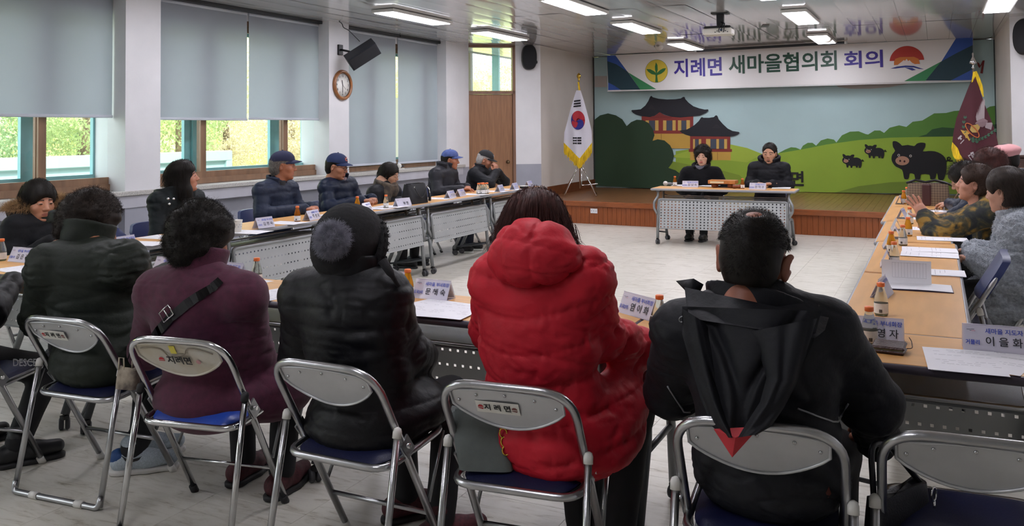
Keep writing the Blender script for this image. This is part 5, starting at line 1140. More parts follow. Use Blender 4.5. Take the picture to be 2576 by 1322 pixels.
def surfnet(F, lo, h):
    I = F < 0; nx, ny, nz = F.shape; cs = [(i, j, k) for i in (0, 1) for j in (0, 1) for k in (0, 1)]
    sl = lambda A, c: A[c[0]:nx-1+c[0], c[1]:ny-1+c[1], c[2]:nz-1+c[2]]
    cnt = sum(sl(I, c).astype(np.int8) for c in cs); mask = (cnt > 0) & (cnt < 8)
    idx = -np.ones(mask.shape, np.int64); idx[mask] = np.arange(mask.sum()); base = np.argwhere(mask).astype(np.float32)
    val = {c: sl(F, c)[mask] for c in cs}; acc = np.zeros((len(base), 3), np.float32); num = np.zeros(len(base), np.float32)
    for c in cs:
        for a in range(3):
            if c[a] == 0:
                d = list(c); d[a] = 1; d = tuple(d); u, v = val[c], val[d]; m_ = (u < 0) != (v < 0)
                t = np.where(m_, u/np.where(m_, u-v, 1), 0); p = np.tile(np.array(c, np.float32), (len(base), 1)); p[:, a] += t
                acc += p*m_[:, None]; num += m_
    V = (base+acc/num[:, None])*h+np.asarray(lo, np.float32); Q = []
    for a in range(3):
        b, c = (a+1) % 3, (a+2) % 3; s0 = [slice(None)]*3; s1 = [slice(None)]*3; s0[a] = slice(0, -1); s1[a] = slice(1, None)
        A, B = I[tuple(s0)], I[tuple(s1)]; E = np.argwhere(A != B); ok = (E[:, b] > 0) & (E[:, c] > 0) & (E[:, b] < F.shape[b]-1) & (E[:, c] < F.shape[c]-1); E = E[ok]
        q = []
        for (ob, oc) in ((-1, -1), (0, -1), (0, 0), (-1, 0)):
            e = E.copy(); e[:, b] += ob; e[:, c] += oc; q.append(idx[e[:, 0], e[:, 1], e[:, 2]])
        q = np.stack(q, 1); fl = ~A[E[:, 0], E[:, 1], E[:, 2]]; q[fl] = q[fl][:, ::-1]; Q.append(q)
    return V, np.concatenate(Q)
def vnorm(V, Q):
    n = np.cross(V[Q[:, 2]]-V[Q[:, 0]], V[Q[:, 3]]-V[Q[:, 1]]); N = np.zeros_like(V)
    for i in range(4): np.add.at(N, Q[:, i], n)
    return N/np.maximum(np.linalg.norm(N, axis=1), 1e-9)[:, None]
def relax(V, Q, it=1, f=.5):
    for _ in range(it):
        A = np.zeros_like(V); c = np.zeros(len(V), np.float32)
        for i in range(4): np.add.at(A, Q[:, i], V[Q[:, (i+1) % 4]]+V[Q[:, i-1]]); np.add.at(c, Q[:, i], 2)
        V = V*(1-f)+A/np.maximum(c, 1)[:, None]*f
    return V
_NW = {}
def noise(P, scale, seed=0, an=(1, 1, 1), n=14):
    if seed not in _NW:
        g = np.random.default_rng(seed+100); w = g.normal(size=(n, 3)); w /= np.linalg.norm(w, axis=1)[:, None]; _NW[seed] = (w*g.uniform(.5, 1.7, (n, 1)), g.uniform(0, 6.28, n))
    w, ph = _NW[seed]; return np.sin((P*np.array(an))@(w.T*scale)+ph).sum(1)/n*2.2
def npmesh(name, V, Q, mats, parent, mi=None, smooth=True):
    me = bpy.data.meshes.new(name); n = len(Q); me.vertices.add(len(V)); me.vertices.foreach_set('co', np.asarray(V, np.float32).ravel())
    me.loops.add(4*n); me.loops.foreach_set('vertex_index', np.asarray(Q, np.int32).ravel()); me.polygons.add(n); me.polygons.foreach_set('loop_start', np.arange(n, dtype=np.int32)*4)
    for q in (mats if isinstance(mats, (list, tuple)) else [mats]): me.materials.append(q)
    if mi is not None: me.polygons.foreach_set('material_index', np.asarray(mi, np.int32))
    me.polygons.foreach_set('use_smooth', np.full(n, smooth)); me.update(calc_edges=True); return link(name, me, parent)
def strands(name, V, N, n, L, material, parent, curl=0., grav=.3, rad=.0006, rnd=.4, seed=1, pts=5, lay=None):
    g = np.random.default_rng(seed); i = g.integers(0, len(V), n); p = V[i]+g.normal(0, .002, (n, 3)); d = N[i]+g.normal(0, rnd, (n, 3))
    if lay is not None: d = d*.35+np.array(lay)
    d /= np.linalg.norm(d, axis=1)[:, None]; l = L*g.uniform(.5, 1.15, (n, 1))/(pts-1); out = [p-d*l*.5]; e = g.normal(0, 1, (n, 3))
    for k in range(pts-1):
        out.append(out[-1]+d*l); e2 = np.cross(d, e); d = d+np.array((0, 0, -grav))+curl*(e2 if curl else 0); d /= np.linalg.norm(d, axis=1)[:, None]
    X = np.stack(out, 1).astype(np.float32); hc = bpy.data.hair_curves.new(name); hc.add_curves([pts]*n)
    hc.attributes['position'].data.foreach_set('vector', X.ravel())
    ra = hc.attributes.get('radius') or hc.attributes.new('radius', 'FLOAT', 'POINT'); w = np.tile(np.linspace(1, .35, pts)*rad, n).astype(np.float32); ra.data.foreach_set('value', w)
    hc.materials.append(material); o = link(name, hc, parent); o['kind'] = 'stuff'; return o
# ------------------------------------------------------------------ head, hands
def skin(name, c): return mat('skin_'+name, c, .48, sss=.0, var=(28, .06), bump=(220, .06))
M_lip = mat('lips', '#93574b', .45); M_lipred = mat('lipstick', '#9c4a46', .4); M_eye = mat('eye_dark', '#1d1512', .15, coat=.5); M_white = mat('eye_white', '#a2948a', .25); M_brow = mat('eyebrow', '#2a211d', .7)
def head_mesh(sex, h=.0034):
    s = S(); f = sex == 'f'
    s.ell((0, -.012, .035), (.076, .096, .088)); s.ell((0, .028, -.03), (.062, .062, .085), k=.04); s.ell((0, .040, -.078), (.045 if f else .049, .044, .038), k=.03)
    s.ell((0, .070, -.100), (.019, .014, .014), k=.02)
    for g in (-1, 1):
        s.ell((g*.043, .056, -.026), (.022, .020, .020), k=.025); s.ell((g*.036, .070, .026), (.022, .012, .008), k=.015)
        s.ell((g*.030, .097, .004), (.017, .016, .010), k=.012, sub=True); s.ell((g*.031, .0775, .003), (.0150, .0140, .0118), k=.004)
        s.ell((g*.0125, .094, -.034), (.0085, .009, .007), k=.006)
        s.ell((g*.077, -.008, -.008), (.009, .018, .031), rotm(g*-22, -10, 0), k=.006); s.ell((g*.085, -.004, -.006), (.007, .009, .016), k=.006, sub=True)
    s.cap((0, .086, .012), (0, .105, -.028), .0075, .0115, k=.014)
    s.cap((-.017, .081, -.0605), (.017, .081, -.0605), .0055, k=.008); s.cap((-.013, .081, -.0695), (.013, .081, -.0695), .0062, k=.008); s.cap((-.024, .0855, -.065), (.024, .0855, -.065), .0014, k=.003, sub=True)
    s.ell((0, .078, -.086), (.02, .012, .006), k=.01, sub=True)
    s.chain([(0, -.018, -.05), (0, -.035, -.13), (0, -.055, -.21)], [.052 if f else .058, .049 if f else .056, .050 if f else .054], k=.03)
    V, Q = s.mesh(h); V = relax(V, Q, 1, .4); c = V[Q].mean(1); mi = np.zeros(len(Q), int); ax = np.abs(c[:, 0])
    mi[(c[:, 1] > .066) & (((c[:, 0]/.023)**2+((c[:, 2]+.065)/.0085)**2) < 1)] = 1
    ey = (c[:, 1] > .06) & ((((ax-.031)/.0135)**2+((c[:, 2]-.0025)/.0044)**2) < 1); mi[ey] = 2
    mi[ey & (np.abs(ax-.031) > .0085)] = 3
    mi[(c[:, 1] > .045) & (np.abs(c[:, 2]-(.0245+.10*(ax-.02)*(ax < .038)-.25*np.maximum(ax-.042, 0))) < .0036) & (ax > .014) & (ax < .054)] = 4
    return V, Q, mi
HEAD = {k: head_mesh(k) for k in 'mf'}
def hand_mesh(pose, h=.0034):
    """right hand: wrist at the origin, fingers along +y, palm down (-z), thumb on the -x side"""
    s = S(); s.ell((0, .048, 0), (.040, .052, .0155)); s.box((0, .055, 0), (.034, .034, .012), rnd=.011, k=.015); s.cap((0, -.035, 0), (0, .01, 0), .026, .028, k=.02)
    curl = {'relax': (22, 30, 22), 'fist': (68, 85, 55), 'open': (4, 8, 6), 'clasp': (48, 62, 35)}[pose]; spread = {'open': 9}.get(pose, 3)
    for i, (x, y, L, r) in enumerate(((-.029, .088, .072, .0088), (-.010, .094, .080, .0092), (.010, .091, .074, .0086), (.028, .082, .058, .0076))):
        p = np.array((x, y, 0.)); a = 0; az = R((i-1.5)*spread); pts = [p-np.array((0, .02, 0)), p]
        for j, fr in enumerate((.45, .31, .24)):
            a += R(curl[j]+(4 if i == 3 else 0)*(pose != 'open')); d = np.array((math.sin(az)*math.cos(a), math.cos(az)*math.cos(a), -math.sin(a))); p = p+d*L*fr; pts.append(p)
        s.chain(pts, [r*1.1, r*1.05, r, r*.92, r*.78], k=.004)
    tf = {'open': ((-.030, .022, -.004), (-.058, .045, -.008), (-.078, .072, -.010)), 'fist': ((-.030, .022, -.006), (-.045, .055, -.024), (-.020, .075, -.038))}.get(pose, ((-.030, .020, -.006), (-.050, .050, -.020), (-.044, .082, -.028)))
    s.chain([(-.018, .008, -.002)]+list(tf), [.016, .0135, .0105, .0082], k=.008)
    V, Q = s.mesh(h); return V, Q
HAND = {k: hand_mesh(k) for k in ('relax', 'fist', 'open', 'clasp')}
def join(parts):
    Vs, Qs, Ms = [], [], []; k = 0
    for V, Q, mi in parts: Vs.append(V); Qs.append(Q+k); Ms.append(mi if mi is not None else np.zeros(len(Q), int)); k += len(V)
    return np.concatenate(Vs), np.concatenate(Qs), np.concatenate(Ms)
def hand_frame(w, along, palm, side):
    """world placement of a hand: wrist w, fingers along, palm normal; side -1 mirrors to a left hand"""
    y = V3(*along); y /= np.linalg.norm(y); z = -V3(*palm); z -= y*(z@y); z /= np.linalg.norm(z); x = np.cross(y, z); return np.stack([x, y, z], 1), V3(*w)
def place_hand(pose, w, along, palm, side):
    V, Q = HAND[pose]; M, o = hand_frame(w, along, palm, side); V = V.copy(); 
    if side < 0: V[:, 0] *= -1; Q = Q[:, ::-1]
    return V@M.T+o, Q, None
# ------------------------------------------------------------------ a seated person
def folds(V, wr, seed, arm=None):
    w = V+.010*np.stack([noise(V, 40, seed+6), noise(V, 40, seed+7), noise(V, 40, seed+8)], 1)
    mk = np.clip(.55+.9*noise(V, 13, seed+3), 0, 1.3); b1 = noise(w, 52, seed+1, (.55, .55, 1.5)); b2 = noise(w, 125, seed+2, (.7, .7, 1.3))
    c1 = np.exp(-(noise(w, 30, seed+4, (.45, .45, 1.7))/.13)**2); c2 = np.exp(-(noise(w, 62, seed+5, (.8, .8, 1.3))/.16)**2)
    return wr*(.85*b1*(.4+.6*mk)-1.2*c1*(.3+.7*mk)-.8*c2*mk+.45*b2*mk)
class Person:
    def __init__(p, label, loc, phi, sex='m', head=None, hyaw=0, hpitch=0, hroll=0, hs=1.0, sk='#c08d70', lip=None, group=None, zsh=.97, lean=.06, wsh=.185, sc=1.0):
        p.root = thing('person', label, 'person', (loc[0], loc[1], 0), 0, group); p.o = V3(loc[0], loc[1], 0); p.phi = phi; p.M = rotm(phi); p.sex = sex
        p.lean = lean; p.zsh = zsh; p.wsh = wsh
        p.hc = V3(*head)-p.o if head is not None else p.l(0, lean+.03, zsh+.20); p.HM = rotm(phi+hyaw, hpitch, hroll)*hs; p.skin = skin(sk.strip('#'), sk); p.lip = lip or (M_lipred if sex == 'f' else M_lip)
        p.nb = p.l(0, lean-.01, zsh+.045)               # neck base
        p.sh = {-1: p.l(-wsh, lean-.005, zsh-.02), 1: p.l(wsh, lean-.005, zsh-.02)}
        p.hip = p.l(0, .025, .50); p.el = {-1: p.l(-wsh-.06, lean+.06, zsh-.27), 1: p.l(wsh+.06, lean+.06, zsh-.27)}; p.wr = {-1: p.l(-.13, lean+.28, .76), 1: p.l(.13, lean+.28, .76)}
        p.kn = {-1: p.l(-.12, .40, .47), 1: p.l(.12, .40, .47)}; p.an = {-1: p.l(-.12, .38, .10), 1: p.l(.12, .38, .10)}; p.hands = {}; p.fine = .0105; p.cap_on = False
    def l(p, x, y, z): return V3(x, y, z)@p.M.T
    def w(p, px, py, Y): return V3(*on_y(px, py, Y))-p.o
    def hl(p, x, y, z): return V3(x, y, z)@p.HM.T+p.hc
    def body(p):
        V, Q, mi = HEAD[p.sex]; parts = [(V@p.HM.T+p.hc, Q, mi)]
        s = S(); nk = p.hl(0, -.05, -.17); s.cap(nk, p.nb-V3(0, 0, .08), .055, .056, k=.03); s.ell((p.nb+p.hip)/2+V3(0, 0, .06), (.14, .10, .24), p.M, k=.05)
        for g in (-1, 1): s.cap(p.sh[g], p.el[g], .045, .038, k=.03); s.cap(p.el[g], p.wr[g], .036, .027, k=.02)
        V, Q = s.mesh(.016); parts.append((V, Q, None))
        for g, (pose, al, pa) in p.hands.items(): parts.append(place_hand(pose, p.wr[g], al, pa, g))
        V, Q, mi = join(parts); return npmesh('body', V, Q, [p.skin, p.lip, M_eye, M_white, M_brow], p.root, mi)
    def legs(p, m_tr, m_shoe, shoe_dir=(0, 1, 0), sole=None):
        s = S(); s.ell(p.hip+p.l(0, .03, -.03), (.15, .11, .06), p.M, k=.04)
        for g in (-1, 1): s.cap(p.hip+p.l(g*.08, .06, -.01), p.kn[g], .078, .066, k=.05); s.cap(p.kn[g], p.an[g], .064, .052, k=.03)
        V, Q = s.mesh(.014); V = V+vnorm(V, Q)*(noise(V, 40, 3, (1, 1, .5))*.003)[:, None]; npmesh('trousers', V, Q, m_tr, p.root)
        for g in (-1, 1):
            d = p.l(*shoe_dir); a = p.an[g].copy(); s = S(); a[2] = .052
            s.chain([a-d*.05, a+d*.06, a+d*.155], [.042, .038, .030], k=.03); s.cap(a+V3(0, 0, .03), a+V3(0, 0, .07), .043, .045, k=.02)
            V, Q = s.mesh(.007, cut=lambda P, D: np.maximum(D, .018-P[:, 2])); sh = npmesh('shoe', V, Q, m_shoe, p.root)
            s = S(); s.chain([a-d*.055+V3(0, 0, -.038), a+d*.06+V3(0, 0, -.038), a+d*.155+V3(0, 0, -.038)], [.042, .042, .034], k=.02)
            V, Q = s.mesh(.007, cut=lambda P, D: np.maximum(D, np.abs(P[:, 2]-.0125)-.0115)); npmesh('sole', V, Q, sole or M_rub, sh)
    def torso(p, s, fat=1., hem=.46, thick=.02, sl=(.072, .064, .052), yoke=.07, k=.05):
        """adds coat body and sleeves to s"""
        up = (p.nb-p.hip); up /= np.linalg.norm(up); c = lambda t, y=0: p.hip*(1-t)+p.nb*t+p.l(0, y, 0)
        f = fat
        s.ell(V3(*p.hip[:2], hem+.10), (.20*f, .15*f, .13), p.M, k=k); s.ell(c(.28, .02), (.185*f, .135*f, .15), p.M, k=k); s.ell(c(.55, .0), (.195*f, .138*f, .16), p.M, k=k); s.ell(c(.78, -.01), (.19*f, .125*f, .12), p.M, k=k)
        s.cap(p.sh[-1], p.sh[1], yoke*f, k=k); s.cap(p.nb+V3(0, 0, -.01), p.sh[-1], .072, yoke, k=k); s.cap(p.nb+V3(0, 0, -.01), p.sh[1], .072, yoke, k=k)
        for g in (-1, 1): s.cap(p.sh[g], p.el[g], sl[0]*f, sl[1]*f, k=.03); s.cap(p.el[g], p.wr[g], sl[1]*f, sl[2]*f, k=.025)
        return s
    def arm_t(p, V):
        """per vertex: distance to the arm axis, length along the arm, and a mask of sleeve vertices"""
        bd = np.full(len(V), 9., np.float32); bt = np.zeros(len(V), np.float32)
        for g in (-1, 1):
            L0 = np.linalg.norm(p.el[g]-p.sh[g])
            for a, b, o in ((p.sh[g], p.el[g], 0), (p.el[g], p.wr[g], L0)):
                ab = b-a; t = np.clip((V-a)@ab/(ab@ab), 0, 1); d = np.linalg.norm(V-a-t[:, None]*ab, axis=1); m_ = d < bd; bd[m_] = d[m_]; bt[m_] = (o+t*np.linalg.norm(ab))[m_]
        return bd, bt, np.clip((.105-bd)/.02, 0, 1)*np.clip((bt-.03)/.05, 0, 1)
    def coat(p, m_, style='nylon', per=.085, amp=.010, wr=.004, name='jacket', seed=1, h=None, extra=None, s=None, z0=0., **kw):
        s = s or S(); p.torso(s, **kw)
        if extra: extra(s)
        V, Q = s.mesh(h or p.fine); V = relax(V, Q, 1, .4); N = vnorm(V, Q); bd, bt, arm = p.arm_t(V); d = np.zeros(len(V), np.float32)
        tz = V[:, 2]+.012*noise(V, 9, seed)+z0
        if style == 'quilt':
            f1 = np.abs(np.sin(PI*tz/per))**.4; f2 = np.abs(np.sin(PI*bt/(per*.95)))**.4; d += amp*((f1*(1-arm)+f2*arm)-.75)
        d += folds(V, wr, seed, arm)
        if style == 'fleece': d += .0022*noise(V, 330, seed+4)+.0015*noise(V, 520, seed+5)
        V = V+N*d[:, None]; ob = npmesh(name, V, Q, m_, p.root); p.cv, p.cq = V, Q; return ob
    def hair(p, m_, t=.012, low=-.075, face=(.105, -.035, .078, .088), ears=True, lump=.0, lsc=45, extra=None, h=.006, name='hair', seed=5, fuzz=0, fl=.02, curl=.35, grav=.15, rad=.0007, top=0., mat2=None, cutf=None, sub=None, lay=None):
        s = S(); s.ell((0, -.016, .036+top), (.078+t, .098+t, .090+t+top*.5)); s.ell((0, -.045, -.02), (.066+t, .066+t, .075+t), k=.03)
        if extra: extra(s)
        if sub: sub(s)
        if p.cap_on: s.box((0, 0, .195), (.2, .2, .14), k=.01, sub=True)
        s.ell((0, face[0], face[1]), (face[2], .088, face[3]), k=.028, sub=True)
        if ears:
            for g in (-1, 1): s.ell((g*.092, .006, -.03), (.04, .032, .05), k=.024, sub=True)
        V, Q = s.mesh(h, cut=lambda P, D: np.maximum(D, low-P[:, 2])); V = relax(V, Q, 1, .5); N = vnorm(V, Q)
        if lump: V = V+N*(lump*(noise(V, lsc, seed)+.6*noise(V, lsc*2.1, seed+1)))[:, None]
        W_ = V@p.HM.T+p.hc; ob = npmesh(name, W_, Q, m_, p.root); N = vnorm(W_, Q)
        if fuzz:
            keep = np.where((cutf(V) if cutf else np.ones(len(V), bool)) & ~((V[:, 1] > .045) & (V[:, 2] < .085)) & ~((V[:, 1] > .015) & (V[:, 2] < .035)))[0]; strands('hair_strands', W_[keep], N[keep], fuzz, fl, mat2 or m_, ob, curl, grav, rad, .28 if lay is None else .10, seed=seed, pts=5 if lay is None else 7, lay=None if lay is None else (V3(*lay)@p.HM.T))
        return ob
    def cap(p, m_, m_brim=None, emb=None, tilt=0):
        b = MB(); c = V3(0, -.010, .030)
        def dome(u, v):
            a = 2*PI*u; th = PI/2*(1-v); x = .089*math.cos(a)*math.sin(th)**.8; y = .108*math.sin(a)*math.sin(th)**.8; z = .086*math.cos(th)**.92
            k = 1-.012*(abs(math.sin(3*a)) < .10)*(v < .95); return tuple(p.hl(x*k, y*k-.012, .046+z-.018*max(0, -math.sin(a))*(1-v)))
        b.grid(dome, 48, 12); b.sphere(p.hl(0, -.012, .133), .007, 8); o = b.build('cap', m_, p.root)
        b = MB()
        def br(u, v, off=0):
            a = (u-.5)*2; x = .082*a*(1-.12*v); r = math.sqrt(max(0, 1-a*a)); y0 = .098*math.sqrt(max(.0, 1-(a*.92)**2))-.010; y = y0+.072*v*(r**.6); return tuple(p.hl(x, y, .056-.022*a*a-.012*v+off))
        b.grid(lambda u, v: br(u, v), 20, 6); b.grid(lambda u, v: br(1-u, v, -.004), 20, 6); b.build('brim', m_brim or m_, o)
        if emb:
            col, kind = emb; b = MB()
            pos = lambda x, z: p.hl(x, .094*math.sqrt(max(0, 1-(x/.089)**2))*math.sqrt(max(.05, 1-((z-.046)/.088)**2)*.97)+.001, z)
            pts = [(-.016, .108), (-.022, .100), (-.014, .094), (.004, .092), (.018, .088), (.02, .078), (.006, .072), (-.014, .076)] if kind == 'S' else [(-.012, .076), (-.012, .10), (0, .088), (.012, .10), (.012, .076)]
            b.tube([pos(x, z) for x, z in pts], .0048, 6); b.tube([pos(x+.006, z-.004) for x, z in [(.012, .104), (-.004, .086), (-.008, .070)]], .004, 6); b.build('cap_emblem', mat('cap_emblem_'+col.strip('#'), col, .6), o)
        return o
    def glasses(p, col='#3a2a26', r=.0016):
        m_ = mat('glasses_'+col.strip('#'), col, .3, .5); b = MB()
        for g in (-1, 1):
            ring_ = [p.hl(g*.032+.023*math.cos(a), .104-.12*abs(.023*math.cos(a))*(1 if math.cos(a)*g > 0 else .2), .000+.017*math.sin(a)) for a in [k*PI/9 for k in range(18)]]
            b.tube(ring_, r, 6, closed=True); b.tube([p.hl(g*.054, .098, .006), p.hl(g*.076, .06, .008), p.hl(g*.081, -.01, .006)], r, 6)
        b.tube([p.hl(-.010, .105, .003), p.hl(0, .108, .006), p.hl(.010, .105, .003)], r, 6); return b.build('glasses', m_, p.root)
    def collar(p, m_, rx=.075, ry=.075, h=.03, t=.012, flare=1.5, name='collar', c=None, tilt=-8, wr=.002, mesh=.007, open_=0):
        c = p.nb+p.l(0, .01, .02) if c is None else c; s = S(); s.ring(c, rx, ry, t, h, rotm(p.phi, tilt), flare=flare)
        if open_: s.ell(c+p.l(0, ry*1.05, .01), (open_, .05, h*2.2), rotm(p.phi, tilt), k=.01, sub=True)
        V, Q = s.mesh(mesh); V = relax(V, Q, 1); N = vnorm(V, Q); V = V+N*(wr*noise(V, 60, 9))[:, None]; return npmesh(name, V, Q, m_, p.root)
# ================================================================== THE PEOPLE
def W3(px, py, Y): return V3(*on_y(px, py, Y))
def WX(px, py, X): return V3(*on_x(px, py, X))
GN = 'people seated along the near tables with their backs to the camera'; GW = 'people seated along the window side'; GH = 'people seated at the head table'; GRR = 'people seated along the right-hand tables'
H_black = mat('black_hair', '#17130f', .55, spec=.22, var=(60, .3), stretch=(1, 1, .2)); H_dark = mat('dark_brown_hair', '#2b231e', .55, spec=.22, var=(60, .3), stretch=(1, 1, .2)); H_auburn = mat('auburn_hair', '#3d1f1b', .55, spec=.22, var=(70, .35), stretch=(1, 1, .1))
H_grey = mat('grey_hair', '#6f6a66', .55, spec=.22, var=(80, .35)); H_white = mat('white_hair', '#a8a4a0', .55, spec=.22, var=(80, .25)); H_brown = mat('brown_hair', '#33241c', .55, spec=.22, var=(60, .3))
T_black = mat('black_trousers', '#121216', .8, var=(30, .2)); T_navy = mat('navy_trousers', '#1c2232', .8, var=(30, .2)); T_jean = mat('dark_jeans', '#20283a', .8, var=(60, .25))
K_black = mat('black_shoe', '#161618', .5); K_wine = mat('wine_shoe', '#4a1d24', .7, var=(90, .3)); K_white = mat('white_sole', '#c9c7c2', .6); K_grey = mat('pale_blue_mesh_shoe', '#a9b4bc', .65, var=(200, .15))
# ---- dark green jacket
p = Person('person with fuzzy dark hair in a dark green padded jacket, seen from behind', (-3.20, 2.55), 0, 'm', W3(228, 566, 2.66), -34, -20, 4, 1.04, '#a97256', group=GN, zsh=.92, lean=.08)
p.nb = p.w(212, 622, 2.60); p.sh = {-1: p.w(128, 672, 2.48), 1: p.w(312, 664, 2.58)}; p.el = {-1: p.w(100, 800, 2.62), 1: p.w(372, 735, 2.80)}; p.wr = {-1: p.l(-.15, .35, .76), 1: p.w(420, 690, 3.05)}
p.hands = {1: ('clasp', (.3, 1, -.1), (0, 0, -1)), -1: ('relax', (.3, 1, -.1), (0, 0, -1))}; p.an = {-1: p.l(-.05, .30, .10), 1: p.l(.08, .14, .10)}; p.kn = {-1: p.l(-.12, .42, .48), 1: p.l(.12, .40, .48)}
p.body(); p.legs(T_black, K_grey, (.75, .65, 0), K_white)
G_green = mat('dark_green_nylon', '#232822', .6, spec=.22, var=(14, .12), bump=(30, .30))
p.coat(G_green, 'quilt', .19, .008, .0062, seed=3, fat=1.10, hem=.40, z0=.045, sl=(.082, .074, .055), yoke=.085, h=.008, extra=lambda s: s.cap(p.nb, p.nb+V3(0, .01, .045), .078, .07, k=.03)); p.collar(G_green, .090, .090, .062, .016, 1.2, 'collar', p.nb+V3(.0, .01, .036), -16, .004)
p.hair(H_dark, .026, -.085, (.102, -.055, .098, .092), True, .009, 48, fuzz=6000, fl=.022, curl=.7, grav=.05, rad=.00045, h=.007)
shoes = [q for q in p.root.children if q.name.startswith('shoe')]; sh_ = max(shoes, key=lambda q: sum(v.co.x for v in q.data.vertices)/len(q.data.vertices))
from mathutils.bvhtree import BVHTree
sbv = BVHTree.FromPolygons([v.co for v in sh_.data.vertices], [tuple(f.vertices) for f in sh_.data.polygons]); xs_ = [v.co for v in sh_.data.vertices]; c_ = sum(xs_, Vector())/len(xs_)
dT = Vector((.75, .65, 0)).normalized(); sw = [(-.075, .012), (-.055, -.010), (-.035, -.018), (-.005, -.013), (.055, .016), (.0, -.001), (-.03, -.005), (-.05, .0)]; hits = []
for u_, z_ in sw:
    q_ = c_+dT*u_+Vector((0, 0, z_)); h_ = sbv.ray_cast(q_+Vector((.3, -.34, .05)), Vector((-.3, .34, -.05)).normalized()); hits.append((h_[0]+h_[1]*.002) if h_[0] is not None else q_)
b = MB(); b.add(hits, [(0, 1, 7), (1, 6, 7), (1, 2, 6), (2, 5, 6), (2, 3, 5), (3, 4, 5)], False); b.build('check_mark', K_black, sh_)
hb_ = MB(); hb_.sphere(c_-dT*.088+Vector((0, 0, .0)), (.038, .038, .036), 14); hb_.build('heel_patch', mat('blue_heel', '#23497e', .6, bump=(200, .2)), sh_)
# ---- maroon coat
p = Person('person with black curly hair in a maroon wool coat with a black bag strap', (-2.53, 2.49), 6, 'f', W3(508, 606, 2.52), -14, -10, 0, 1.02, '#a56b4c', group=GN, zsh=.89, lean=.04)
p.nb = p.w(497, 682, 2.49); p.sh = {-1: p.w(398, 735, 2.46), 1: p.w(612, 745, 2.50)}; p.el = {-1: p.w(372, 880, 2.60), 1: p.w(640, 890, 2.62)}; p.wr = {-1: p.l(-.12, .30, .70), 1: p.w(655, 935, 2.85)}
p.hands = {1: ('clasp', (-.4, 1, 0), (0, 0, -1)), -1: ('clasp', (.4, 1, 0), (0, 0, -1))}; p.an = {-1: p.l(-.06, .34, .10), 1: p.l(.17, .28, .10)}
p.body(); p.legs(T_black, K_wine)
G_maroon = mat('maroon_wool', '#4a1730', .85, sheen=.10, var=(40, .16), bump=(420, .25))
p.coat(G_maroon, 'wool', wr=.0030, name='coat', seed=11, fat=1.05, hem=.34, sl=(.074, .072, .055), yoke=.078, h=.008, extra=lambda s: (s.cap(p.nb, p.nb+V3(0, .01, .03), .07, .064, k=.03), s.ell(p.hip+p.l(.06, .16, -.08), (.21, .24, .10), p.M, k=.06), s.ell(p.hip+p.l(.20, .20, -.06), (.12, .17, .12), p.M, k=.05)))
p.collar(G_maroon, .080, .080, .044, .014, 1.4, 'collar', p.nb+V3(.01, .01, .036), -14)
def on_coat(p, x, y, lift=.004):
    if getattr(p, 'bv', None) is None:
        from mathutils.bvhtree import BVHTree
        p.bv = BVHTree.FromPolygons([Vector(v) for v in p.cv], [tuple(q) for q in p.cq])
    h = p.bv.ray_cast(Vector((0, 0, CAMZ))-Vector(p.o), ray(x, y)); return (None, None) if h[0] is None else (h[0]+h[1]*lift, h[1])
def strap(p, pts, w, m_, buckle=None):
    """a flat strap lying on the coat's back"""
    b = MB(); L_, R_ = [], []; n = 26; H_ = [h for h in (on_coat(p, *lerp(pts, k/n), .006) for k in range(n+1)) if h[0] is not None]
    for i, (q, nn) in enumerate(H_):
        t = (H_[min(i+1, len(H_)-1)][0]-H_[max(i-1, 0)][0]).normalized(); sd = t.cross(nn).normalized(); L_.append(q-sd*w/2); R_.append(q+sd*w/2)
    for i in range(len(H_)-1): b.add([L_[i], R_[i], R_[i+1], L_[i+1]], [(0, 1, 2, 3), (3, 2, 1, 0)], True)
    o = b.build('bag_strap', m_, p.root)
    if buckle is not None:
        c, nn = on_coat(p, *buckle, .011); t = (H_[-1][0]-H_[0][0]).normalized(); sd = t.cross(nn).normalized()
        MB().tube([c+t*.026+sd*.02, c+t*.026-sd*.02, c-t*.026-sd*.02, c-t*.026+sd*.02], .0032, 6, closed=True).tube([c+sd*.02, c-sd*.02], .0028, 6).build('buckle', M_chrome, o)
M_strap = mat('black_webbing', '#151417', .7, bump=(400, .3))
strap(p, [(556, 706), (530, 728), (500, 745), (470, 765), (430, 800), (400, 832), (388, 850)], .036, M_strap, (424, 786))
p.hair(H_black, .030, -.10, (.118, -.05, .082, .085), False, .010, 42, fuzz=6500, fl=.024, curl=.8, grav=.1, rad=.00045, h=.007, sub=lambda s: s.ell((.075, .05, -.10), (.05, .07, .06), k=.01, sub=True))
# ---- black puffer and pompom hat
p = Person('person in a black padded coat and knit hat with a grey fur pompom', (-1.79, 2.46), -4, 'f', W3(886, 612, 2.50), -18, -8, 3, 1.02, '#b98468', group=GN, zsh=.93, lean=.05)
p.nb = p.w(880, 690, 2.48); p.sh = {-1: p.w(770, 745, 2.46), 1: p.w(966, 746, 2.50)}; p.el = {-1: p.w(758, 900, 2.60), 1: p.w(1018, 885, 2.60)}; p.wr = {-1: p.l(-.10, .30, .70), 1: p.l(.04, .32, .62)}
p.hands = {1: ('relax', (-.4, 1, 0), (0, 0, -1)), -1: ('relax', (.4, 1, 0), (0, 0, -1))}; p.an = {-1: p.l(-.05, .34, .10), 1: p.l(.19, .22, .10)}
p.body(); p.legs(T_black, K_wine, (.5, .86, 0))
G_blk = mat('black_nylon', '#0e0e11', .5, spec=.25, var=(12, .2), bump=(30, .30))
p.coat(G_blk, 'quilt', .066, .0068, .0040, seed=21, fat=1.06, hem=.36, sl=(.080, .076, .060), yoke=.082, h=.008, extra=lambda s: s.ell(p.hip+p.l(.02, .14, -.02), (.22, .22, .10), p.M, k=.05))
